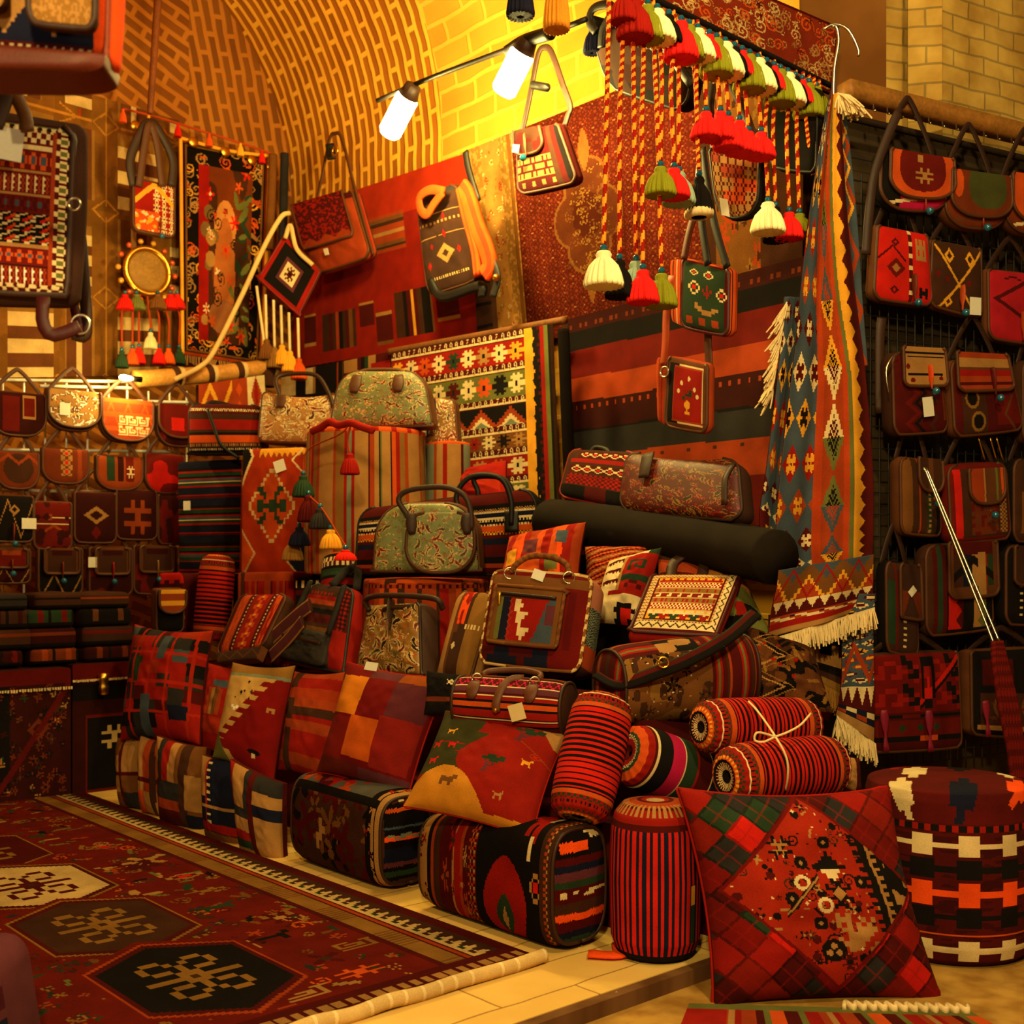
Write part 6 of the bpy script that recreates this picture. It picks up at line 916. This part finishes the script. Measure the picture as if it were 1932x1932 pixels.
tagcard(k, q, (.055, .042), .5, .05, .09, .25)
# small barrel handbag
a, b = at((872, 1374), PY(4.38)), at((1072, 1390), PY(4.22)); k = K('handbag', 'barrel handbag striped in pink, red and black with leather straps and a cream tag', 'handbag', (a + b) / 2)
rp = pt('D', st('K2 R1 G1 D2', 1, 9), rc(0, 0, 1, .46, 'D', st('K2 D1 D3 D1 K.6 R1.2 D.4 C.35 K.5 R2 K.8 O1.6 K.8 R.8 C.4 D1 U1.6 C.35 D3.4 C.3 D1', 1), bm(.5, .12, 1, .16, '..R..G|.RRR..|..R..G', None, 12, 1), bm(.5, .88, 1, .14, '*...*|.*.*.|..*..|.*.*.', 'P', 13, 1)))
duffel(k, a, b, .2, .20, .20, rp, 'M', rn=2.3, res=.0042, endmat='leather'); ax = (b - a); fr = np.cross(ax, Zv); fr /= np.linalg.norm(fr); fr = fr if fr[1] < 0 else -fr
fp = lambda u, h, o=.006: a + ax * u + Zv * (h * .20) + fr * (.1 * math.sqrt(max(0, 1 - abs(h * 2 - 1) ** 2.3)) ** 1 + o)
sweep('buckle_strap', [fp(.62, .99), fp(.52, .97, .01), fp(.47, .85), fp(.44, .6, .008), fp(.44, .42)], .016, .005, (120, 66, 34), k, nref=fr)
for u in (.2, .74): sweep('leather_patch', [fp(u, .93), fp(u, .8), fp(u, .62)], .026, .005, (112, 56, 30), k, nref=fr, taper=[.6, .9, 1., 1., .8, .4]); ring(k, fp(u, .96, .008), .018, .003)
sweep('handle', [fp(.2, 1., .0), fp(.24, 1.06, -.04), fp(.5, 1.1, -.06), fp(.7, 1.06, -.04), fp(.74, 1., 0)], .012, .009, (110, 58, 32), k); bead('snap', fp(.44, .45, .014), .01, 'I', k, 'brass')
c = fp(.64, .45, .016); e = ax / np.linalg.norm(ax); e2 = e * .95 + Zv * .3; g2 = -Zv * .95 + e * .3; w = .029; box('price_tag', [c - e2 * w - g2 * w, c + e2 * w - g2 * w, c + e2 * w + g2 * w, c - e2 * w + g2 * w], .002, 'C', k, 'paper', label='cream paper price tag')
# striped holdall with the leopard panel and the embroidered backpack on it
a, b = at((1150, 1376), PY(4.30)), at((1396, 1344), PY(4.50)); k = K('holdall', 'dark red striped holdall with a spotted animal carpet panel', 'bag', (a + b) / 2)
leo = pt('A', nz(5, .52, 'J', 3), nz(7, .62, 'M', 5, 1.4), sca(16, .09, ['M', 'K', 'E'], 4, 'f'), sca(90, .012, ['K', 'C', 'T'], 5, 'o'), zz(.14, .06, 7, .02, 'K'), zz(.05, .06, 7, .02, 'M'))
duffel(k, a, b, .30, .30, .31, pt('D', st('D1.5 R.6 L.5 R.6 D1 M.7 S.4 D1', 0, 5), rc(.0, .03, .62, .38, 'A', *leo.ops), rc(0, .38, .60, .56, 'D', st('D1 R.5 L.5 R.5 D1 M.5', 1, 2), rc(.45, .0, .95, .6, 'K', dm([(.2, .3), (.65, .6)], .25, .3, 'T', 0, 3))), rc(0, 0, 1, .03, 'M')), pt('D', st('D2 R.5 L.5 R.5 D2 M1', 0, 2)), rn=2.3, res=.0048)
sweep('wide_strap', [at(p, PY(y)) for p, y in (((1128, 1272), 4.34), ((1170, 1290), 4.2), ((1240, 1268), 4.17), ((1300, 1244), 4.2), ((1370, 1205), 4.3), ((1425, 1158), 4.5))], .026, .008, lambda U, V: pt('K', st('K2 D.8 G.8 D.4', 0, 2))(U, V), k, 'cloth', 12, nref=A3([0, -.8, .6])); ring(k, at((1252, 1250), PY(4.16)), .018, .004, None, 'buckle', 'brass')
q = Q4(PV(-6, 1310, 4.84), PV(-6, 1270, 4.44), (1230, 1096), (1396, 1096), (1350, 1212), (1188, 1202)); n0 = qn(q)
emb = pt('D', rc(.03, .02, .97, .96, 'I', bm(.5, .5, 1, 1, 'M.|.S|..', None, 26, 18), rc(.08, .09, .90, .88, 'D'), rc(.1, .1, .88, .86, 'I', *[rc(0, a, 1, b, c, bm(.5, .5, .98, .84, m, mc, n, 1)) for a, b, c, m, mc, n in ((0, .12, 'Y', '.*.|***', 'R', 9), (.12, .26, 'R', '*.*.|.*.*|*.*.', 'C', 9), (.28, .38, 'A', '..*..', 'R', 8), (.4, .5, (128, 20, 10), '..*..|.**..', 'C', 6), (.52, .62, 'A', '.*..*', 'R', 6), (.63, .78, 'R', '*.*.|.*.*|*.*.', 'C', 9), (.8, 1., 'Y', '**.**|*****|.***.|..*..', None, 6))])), rc(.90, .02, .97, .96, 'C', zz(.5, .3, 9, .13, 'M', 0)), rc(.03, .87, .97, .96, 'C', zz(.5, .3, 9, .13, 'M')))
bm_last = bm(.5, .8, .7, .1, '**.**|*****|.***.|..*..', None, 6, 1, 'GR')
k = bag('backpack', 'flat backpack with an embroidered gold and red panel lying on the striped holdall', 'backpack', q, .09, pt('D', *emb.ops, bm_last), rr(.1, .12, .08, .08), pipe='D', side='R', res=.0036)
sweep('top_handle', [bil(q, .22, .02), bil(q, .2, -.2) + Zv * .03, bil(q, .36, -.28) + Zv * .05, bil(q, .54, -.2) + Zv * .04, bil(q, .56, .0)], .022, .008, 'M', k, nref=n0)
# patterned carpet bag and cushions at the right of the pile
cushion('carpet_bag', 'dark brown carpet bag with pale hooked lines under the kilim fringe', Q4(PV(-8, 1470, 4.72), PV(-8, 1470, 4.56), (1410, 1190), (1532, 1232), (1568, 1352), (1376, 1342)), .24, pt('M', nz(6, .55, 'K', 3), nz(9, .6, 'E', 6), sca(26, .07, ['A', 'J', 'K'], 3, 'b'), zz(.3, .2, 2.5, .02, 'T', 0), zz(.42, .2, 2.5, .015, 'A', 0), sca(20, .04, ['A', 'R', 'J'], 8, 'd')), .03, 'bag', edge=.3, mat='pile')
cushion('cushion', 'cushion in dull red and brown patches behind the embroidered backpack', Q4(PV(-18, 1340, 4.98), PV(-18, 1340, 4.84), (1240, 1046), (1402, 1084), (1470, 1216), (1240, 1216)), .2, pt('S', rc(0, 0, .5, .4, 'S', st('M1 S2 D1 S1', 1)), rc(.5, .05, 1, .3, (180, 110, 44)), rc(.6, .3, 1, 1, 'K', rc(.2, .1, .6, .6, 'R'), rc(.6, .0, .9, .3, 'T'), nz(4, .6, 'L', 4)), rc(.5, .3, .62, .7, 'T')), .05)
cushion('cushion', 'brown striped cushion half hidden behind the ivory motif cushion', Q4(PV(-20, 1170, 5.14), PV(-20, 1170, 5.02), (1104, 1032), (1226, 1032), (1220, 1140), (1106, 1140)), .16, pt('S', (lambda U, V, c: c.__setitem__(slice(None), A3([cl(z) for z in ('D', 'S', 'T', 'S', 'D', 'O')])[((V * 4 + U * 1.2) * 1.4 % 1 * 6).astype(int)]))), .04)
cushion('cushion', 'ivory and red cushion with comb and scroll motifs', Q4(PV(-20, 1180, 4.98), PV(-20, 1180, 4.84), (1150, 1060), (1248, 1034), (1210, 1186), (1116, 1176)), .18, pt('C', rc(.1, .12, .5, .62, 'C', *[rc(0, a, 1, a + .14, 'D', tooth(.5, .5, 6, 'C')) for a in (.04, .36, .68)]), rc(.5, .1, 1, .62, 'R', bm(.45, .35, .6, .3, '*****|*...*|*.*.*|*.***|*....', 'G'), rc(.0, .6, 1, .75, 'G'), bm(.5, .85, .6, .2, '.**.|*..*', 'D')), rc(.45, .1, .5, .62, 'T'), rc(.3, .62, 1, .68, 'R'), rc(.4, .78, .9, 1, 'C', bm(.55, .5, .8, 1, '.KKKK.|KKXXXK|.KXXX.|KKXXKK', None)), rc(.85, 0, 1, .1, 'G')), .04, res=.0042)
cushion('cushion', 'bright orange cushion with slate squares behind the red backpack', Q4(PV(-25, 1020, 5.22), PV(-25, 1020, 5.04), (962, 1014), (1106, 986), (1090, 1120), (938, 1130)), .18, pt((182, 44, 16), st('O1 R1.2 O1 Q.6 R1 S1', 0, 2), rc(.34, .28, .52, .5, 'U'), rc(.74, .18, .86, .38, 'B'), rc(.66, .56, .8, .76, 'L'), rc(.1, .4, .25, .6, 'Y'), rc(.3, .55, .5, .75, 'O')), .05)
# ================================================================ poufs, ottomans and bags on the back step
def top_drum(label, x, y, r, z0, z1, side, top, cat='pouf', res=.006, taper=.97):
    c = A3([(x - CX) / F * y, y, 0]); h = z1 - z0; cut = h / (h + r + r)
    def col(U, V): return np.where((V > (r + h) / (h + 2 * r) - .01)[:, None], top(U, V), side(U, np.clip((V * (h + 2 * r) - r) / h, 0, 1)))
    return lathe('pouf', c + Zv * z0, c + Zv * z1, [(0, 0), (r * .98, 0), (r, .015), (r * 1.01, .5), (r * taper, .98), (r * (taper - .02), 1.), (r * .5, 1.015), (0, 1.02)], col, None, 40, 'cloth', res=res, label=label, cat=cat)
top_drum('wide orange striped pouf under the green paisley handbag', 805, 5.82, .315, .702, 1.185, pt('S', st('S2 M.5 R1.5 S1 O1 M1 O1.4 M1 S2 M.6', 0, 5), rc(0, .93, 1, .97, 'D', st('D1 S1', 0, 60))), pt((196, 70, 20), st('O3 S2 O2 M1 O2', 0, 3)))
top_drum('tall drum pouf with tan, grey and red vertical stripes', 692, 6.36, .325, 1.205, 1.96, pt('T', st('T2 D.5 S1.2 T1 K.3 L.5 T2 K.3 O1 R1 A1.6 S1.2 T4 S.8 A2 R.7 H1.4 R.6 T1', 0, 4)), pt('O', st('O2 R1', 0, 20)))
top_drum('small striped drum half hidden right of the tall drum', 846, 6.35, .12, 1.24, 1.9, pt('T', st('T2 D.5 H2 S.5 T1 R.6', 0, 3)), pt('O'))
q = Q4(PT(3.48), PT(3.48), (447, 1080), (554, 1078), (554, 1170), (447, 1172)); q = [p for p in q]; zc = .703 - min(q[2][2], q[3][2])
def ott(label, c4, t, T, pat, side, z0=None, hw=RND, name='ottoman', cat='ottoman', edge=.86, **kw):
    q = Q4(t, t, *c4)
    if z0 is not None: q[2][2] = q[3][2] = z0
    q = [p - qn(q) * T * edge / 2 for p in q]
    return puff(name, q, T, pat, None, hw, edge, side=side, label=label, cat=cat, wob=.03, **kw)
R2_ = rr(.08, .08, .04, .04)
ott('red square ottoman below the diamond ottoman', ((449, 1080), (554, 1078), (554, 1170), (449, 1172)), PV(-16, 502, 6.46), .26, pt((120, 24, 10), st('S2 D.6 R1 S1 R1 S.6 D.4 R2', 0, 2), rc(0, 0, 1, .1, 'S'), rc(.06, 0, .14, 1, 'M')), 'R', .706, R2_)
ott('black square ottoman with red bands and white dashes beside the grey backpack', ((558, 1088), (612, 1086), (612, 1176), (558, 1176)), PV(-16, 585, 6.3), .2, pt('K', rc(0, .05, 1, .12, None, bm(.5, .5, 1, 1, '*..', 'C', 4, 1)), rc(0, .15, 1, .2, 'D'), rc(0, .36, 1, .48, 'R'), rc(0, .5, 1, .62, 'N'), rc(0, .64, 1, .72, 'S')), 'K', .706, R2_)
roll('bolster', 'short ringed bolster with a white stitched top behind the grey backpack', at((644, 1140), PT(3.36)), at((645, 1046), PT(3.40)), .105, pt('R', st('R1 K.6', 1, 8), rc(0, .62, 1, .74, 'C', bm(.5, .5, 1, 1, '*.|.*', 'D', 24, 1)), rc(0, .74, 1, .8, 'K'), rc(0, .8, 1, .9, 'O'), rc(0, .9, 1, 1, 'X'), rc(0, .5, 1, .58, 'G')))
ott('tall ottoman with dark navy, green and red horizontal stripes and a card', ((336, 872), (456, 866), (452, 1074), (338, 1080)), PV(-12, 395, 7.1), .3, pt('N', st('N2 K.8 R.3 G1 K.5 R.4 B.7 C.2 G.8 R.4 N2 R.3 D.6', 1, 3)), 'O', 1.206, R2_)
k = bpy.data.objects[[o.name for o in COL.objects if o.get('label', '').startswith('tall ottoman')][0]]; q = Q4(PV(-12, 395, 7.07), PV(-12, 395, 7.07), (336, 872), (456, 866), (452, 1074), (338, 1080)); tagcard(k, q, (.045, .055), .16, .40, .02)
ott('tall rust ottoman with a hooked diamond, cream outlined', ((458, 848), (576, 844), (574, 1056), (456, 1062)), PV(-14, 515, 6.66), .32, pt((168, 48, 14), dm((.50, .46), .41, .33, 'I', 0, 1., 9), dm((.50, .46), .365, .295, (186, 66, 18), 0, 1., 9), bm(.50, .46, .46, .30, 'GG.....GG|.GG...GG.|..G...G..|GG..GGG.GG|GGGGGGGGGG|GG..GGG.GG|..G...G..|.GG...GG.|GG.....GG', 'G'), dm((.0, .84), .25, .21, 'I'), dm((.0, .84), .22, .18, 'O'), dm((1., .86), .33, .225, 'I'), dm((1., .86), .3, .2, 'N'), dm((0., .06), .2, .26, 'C', .8), dm((0, .06), .16, .2, 'K'), rc(.3, 0, 1, .08, 'Y', tooth(.4, .5, 8, 'S')), dm((1., .1), .2, .12, 'C', .85)), (190, 110, 40), 1.206, R2_)
k = bpy.data.objects[[o.name for o in COL.objects if o.get('label', '').startswith('tall rust')][0]]; q = Q4(PV(-14, 515, 6.63), PV(-14, 515, 6.63), (458, 848), (576, 844), (574, 1056), (456, 1062)); tagcard(k, q, (.065, .065), .62, .16, .02, -.3)
# string of tassels over the drum
PD = PV(-48, 600, 5.75); k = K('tassel_string', 'string of coloured tassels hanging down the front of the tall drum', 'tassel', at((640, 1050), PD))
sweep('cord', pts(PD, [(656, 805), (640, 820), (580, 850), (573, 895), (580, 930), (604, 955), (624, 985), (640, 1012), (652, 1030)]), .004, .004, 'S', k, 'yarn')
for x, y, y2, c in ((572, 888, 938, 'G'), (582, 925, 985, 'D'), (604, 950, 998, 'Z'), (624, 990, 1036, 'Y'), (652, 1028, 1058, 'X'), (565, 985, 1030, 'N'), (552, 1010, 1058, 'A')): p = at((x, y), PD); tassel(k, p, p[2] - at((x, y2), PD)[2], .05, c, 'V')
k = K('tassel_string', 'fringed red cord with a single tassel lying over the top of the tall drum', 'tassel', at((660, 890), PD)); sweep('cord', pts(PD, [(588, 814), (606, 806), (622, 796), (640, 802), (662, 798), (684, 806), (704, 812)]), .018, .012, 'R', k, 'yarn'); sweep('cord', pts(PD, [(662, 800), (656, 830), (660, 858)]), .005, .005, 'S', k, 'yarn'); p = at((660, 855), PD); tassel(k, p, .10, .042, 'R', None)
cushion('cushion', 'plain red cushion leaning between the drums and the banded kilim', Q4(PT(4.05), PT(3.98), (816, 896), (956, 870), (962, 960), (818, 962)), .16, pt('R', rc(.25, .3, .95, .9, (176, 40, 14)), nz(3, .55, 'R', 3)), .04)
# long striped holdall and green paisley handbag
q = Q4(PV(-14, 810, 5.86), PV(-14, 810, 5.86), (688, 962), (1016, 922), (1022, 1084), (680, 1082)); n0 = qn(q)
k = bag('holdall', 'long dark holdall with dotted stripes behind the green paisley handbag', 'bag', q, .22, pt('D', st('D2 K1 C.25 N.8 C.25 K1 O1 D1 N1 D2 K1 S.8 D1', 1), bm(.5, .22, 1, .05, '*.|.*', 'T', 70, 1), bm(.5, .34, 1, .03, '*.', 'C', 60, 1), bm(.5, .4, 1, .03, '.*', 'C', 60, 1), bm(.5, .5, 1, .05, '*.|.*', 'Y', 60, 1)), rr(.18, .5, .1, .2), pipe='K', side='K')
for o_, yy in ((.13, 0), (.06, .1)): sweep('handle', [bil(q, .62, .3) + n0 * o_, bil(q, .58 + yy, .0) + n0 * o_, bil(q, .66, -.22) + n0 * o_, bil(q, .82, -.16) + n0 * o_, bil(q, .88, .1) + n0 * o_, bil(q, .88, .42) + n0 * o_], .013, .011, 'K', k)
sweep('leather_patch', [bil(q, .88, .25) + n0 * .12, bil(q, .88, .5) + n0 * .13], .035, .006, 'K', k, nref=n0)
y0 = 5.56; c4 = ((720, 952), (902, 950), (910, 1076), (712, 1078)); q = [at(p, PV(-14, 810, y0)) for p in c4]; n0 = qn(q)
k = bag('handbag', 'green paisley half round handbag on the orange pouf', 'handbag', q, .16, PAI((126, 132, 84), 12, 60, .085, ('D', 'S', 'L', 'S', 'I')), rr(.62, 1., .08, .1), pipe='E', side='E', mat='brocade', res=.004, edge=.6)
fq = [at(p, PV(-14, 810, y0 - .10)) for p in ((772, 968), (896, 966), (898, 1080), (766, 1080))]; hp = rr(.5, .8, .8, .9); puff('front_pocket', fq, .05, PAI((126, 132, 84), 15, 36, .12, ('D', 'S', 'L', 'S', 'I')), k, hp, .5, side='E', mat='brocade', res=.004); piping(fq, hp, .03, k, 'E', .009)
sweep('handle', pts(PV(-14, 810, y0 - .12), [(776, 1000), (770, 975), (752, 945), (764, 928), (800, 920), (845, 920), (876, 935), (888, 965), (890, 1000)]), .013, .010, 'F', k)
for x in (776, 880): sweep('leather_patch', pts(PV(-14, 810, y0 - .13), [(x, 968), (x, 990), (x + 2, 1008)]), .028, .006, 'F', k, taper=[.7, 1, .5])
# bags on top of the drums
q = Q4(PV(-10, 433, 6.98), PV(-10, 433, 6.98), (366, 764), (502, 768), (500, 858), (366, 858)); q[2][2] = q[3][2] = max(q[2][2], q[3][2]); 
k = bag('holdall', 'striped holdall with dotted bands on top of the tall ottomans', 'bag', q, .2, pt('D', st('D2 M1 R2 M.6 K.6 O1.4 M1 N1', 1), bm(.5, .12, 1, .05, '*.|.*', 'C', 34, 1), bm(.5, .84, 1, .04, '*.', 'T', 34, 1), bm(.5, .93, 1, .04, '.*', 'C', 34, 1)), rr(.3, .4, .08, .1), pipe='K', side='D', sag=0); n0 = qn(q)
sweep('strap', [bil(q, .3, .12) + n0 * .11, bil(q, .4, .5) + n0 * .115, bil(q, .5, .85) + n0 * .115, bil(q, .7, 1.12) + n0 * .06], .010, .006, 'K', k, nref=n0); sweep('top_loop', [bil(q, .1, .1), bil(q, .25, -.06), bil(q, .5, .0), bil(q, .7, .12)], .014, .01, 'K', k)
q = Q4(PV(-14, 570, 6.82), PV(-14, 570, 6.78), (504, 744), (644, 748), (642, 842), (496, 836)); n0 = qn(q)
k = bag('handbag', 'gold paisley handbag with a dipped top and thin brown handle', 'handbag', q, .18, PAI('T', 17, 44, .11, ('M', 'S', 'C', 'S', 'C')), rr(.15, .2, .2, .2), pipe='E', side='E', mat='brocade', res=.0045, top=-.18, edge=.6)
sweep('handle', [bil(q, .3, .2) + n0 * .1, bil(q, .2, -.2) + n0 * .09, bil(q, .3, -.36) + n0 * .06, bil(q, .7, -.36) + n0 * .06, bil(q, .9, .0) + n0 * .08, bil(q, .98, .3) + n0 * .09], .012, .01, 'M', k); sweep('leather_patch', [bil(q, .3, .1) + n0 * .105, bil(q, .3, .36) + n0 * .11], .034, .006, 'E', k, nref=n0, taper=[.8, 1, .6])
q = Q4(PV(-14, 727, 6.36), PV(-14, 727, 6.32), (650, 706), (806, 706), (822, 824), (630, 826)); n0 = qn(q); zb = 1.972
for i in (2, 3): q[i][2] = zb
k = bag('handbag', 'large dome shaped green paisley handbag on the tall drum', 'handbag', q, .2, PAI((120, 122, 78), 23, 80, .075, ('D', 'S', 'L', 'S', 'I')), rr(.45, .8, .1, .15), pipe='E', side='E', mat='brocade', res=.0045, edge=.55)
for u in (.24, .72): sweep('leather_patch', [bil(q, u, .1) + n0 * .09, bil(q, u, .3) + n0 * .11, bil(q, u, .42) + n0 * .115], .034, .006, 'E', k, nref=n0, taper=[.8, 1, .6])
sweep('handle', [bil(q, .22, .12) + n0 * .08, bil(q, .3, -.02) + n0 * .05, bil(q, .7, -.02) + n0 * .05, bil(q, .74, .12) + n0 * .08], .012, .01, 'E', k)
q = Q4(PV(-14, 838, 6.44), PV(-14, 838, 6.42), (812, 752), (862, 758), (868, 840), (812, 840)); bag('handbag', 'narrow paisley handbag right of the dome shaped one', 'handbag', q, .14, PAI('A', 27, 26, .16, ('M', 'S', 'T', 'S', 'C')), rr(.25, .3, .1, .1), pipe='E', side='E', mat='brocade', res=.005, tabs=((.35, .05, .5, dict(col='E', bd_=False, w=.02)),))
# ================================================================ black blanket roll and its bags by the corner
bl = pts(PT(3.92), [(1046, 985), (1150, 998), (1300, 1020), (1466, 1052)]); sweep('blanket_roll', bl, .11, .15, (34, 26, 20), None, 'cloth', 20, label='long black rolled blanket under the paisley baguette bag', cat='blanket')
q = Q4(PT(4.06), PT(3.96), (1090, 856), (1214, 862), (1200, 972), (1066, 944)); k = bag('backpack', 'red and brown backpack with white flower bands lying on the black blanket', 'backpack', q, .16, pt('M', rc(.2, .08, 1, .2, 'D', bm(.5, .5, .9, .9, FLWR, 'C', 5, 1)), rc(.1, .22, 1, .3, 'R'), rc(.1, .36, 1, .5, 'D', bm(.5, .5, .9, .9, FLWR, 'C', 5, 1)), rc(.1, .52, 1, .74, 'R', bm(.5, .5, 1, 1, '*.|.*', 'D', 12, 3)), rc(0, .76, 1, 1, 'K', rc(.4, 0, .7, 1, 'D'))), RND, pipe='R', side='R')
sweep('top_loop', [bil(q, .2, .02), bil(q, .25, -.14), bil(q, .45, -.1), bil(q, .5, .03)], .012, .008, 'K', k)
q = Q4(PT(4.0), PT(3.9), (1196, 862), (1404, 876), (1414, 992), (1180, 972)); n0 = qn(q)
k = bag('handbag', 'brown paisley baguette handbag on the black blanket', 'handbag', q, .17, PAI('D', 31, 60, .085, ('K', 'D', 'R', 'S', 'A')), rr(.25, .35, .3, .5), pipe='F', side='F', mat='brocade', res=.0042, top=-.14, edge=.55)
sweep('leather_patch', [bil(q, .26, .06) + n0 * .09, bil(q, .26, .3) + n0 * .1, bil(q, .25, .48) + n0 * .1], .036, .006, 'F', k, nref=n0, taper=[1, .9, .8]); sweep('side_strap', [bil(q, .97, .1) + n0 * .06, bil(q, .93, .4) + n0 * .09, bil(q, .9, .8) + n0 * .08], .014, .006, 'F', k, nref=n0)
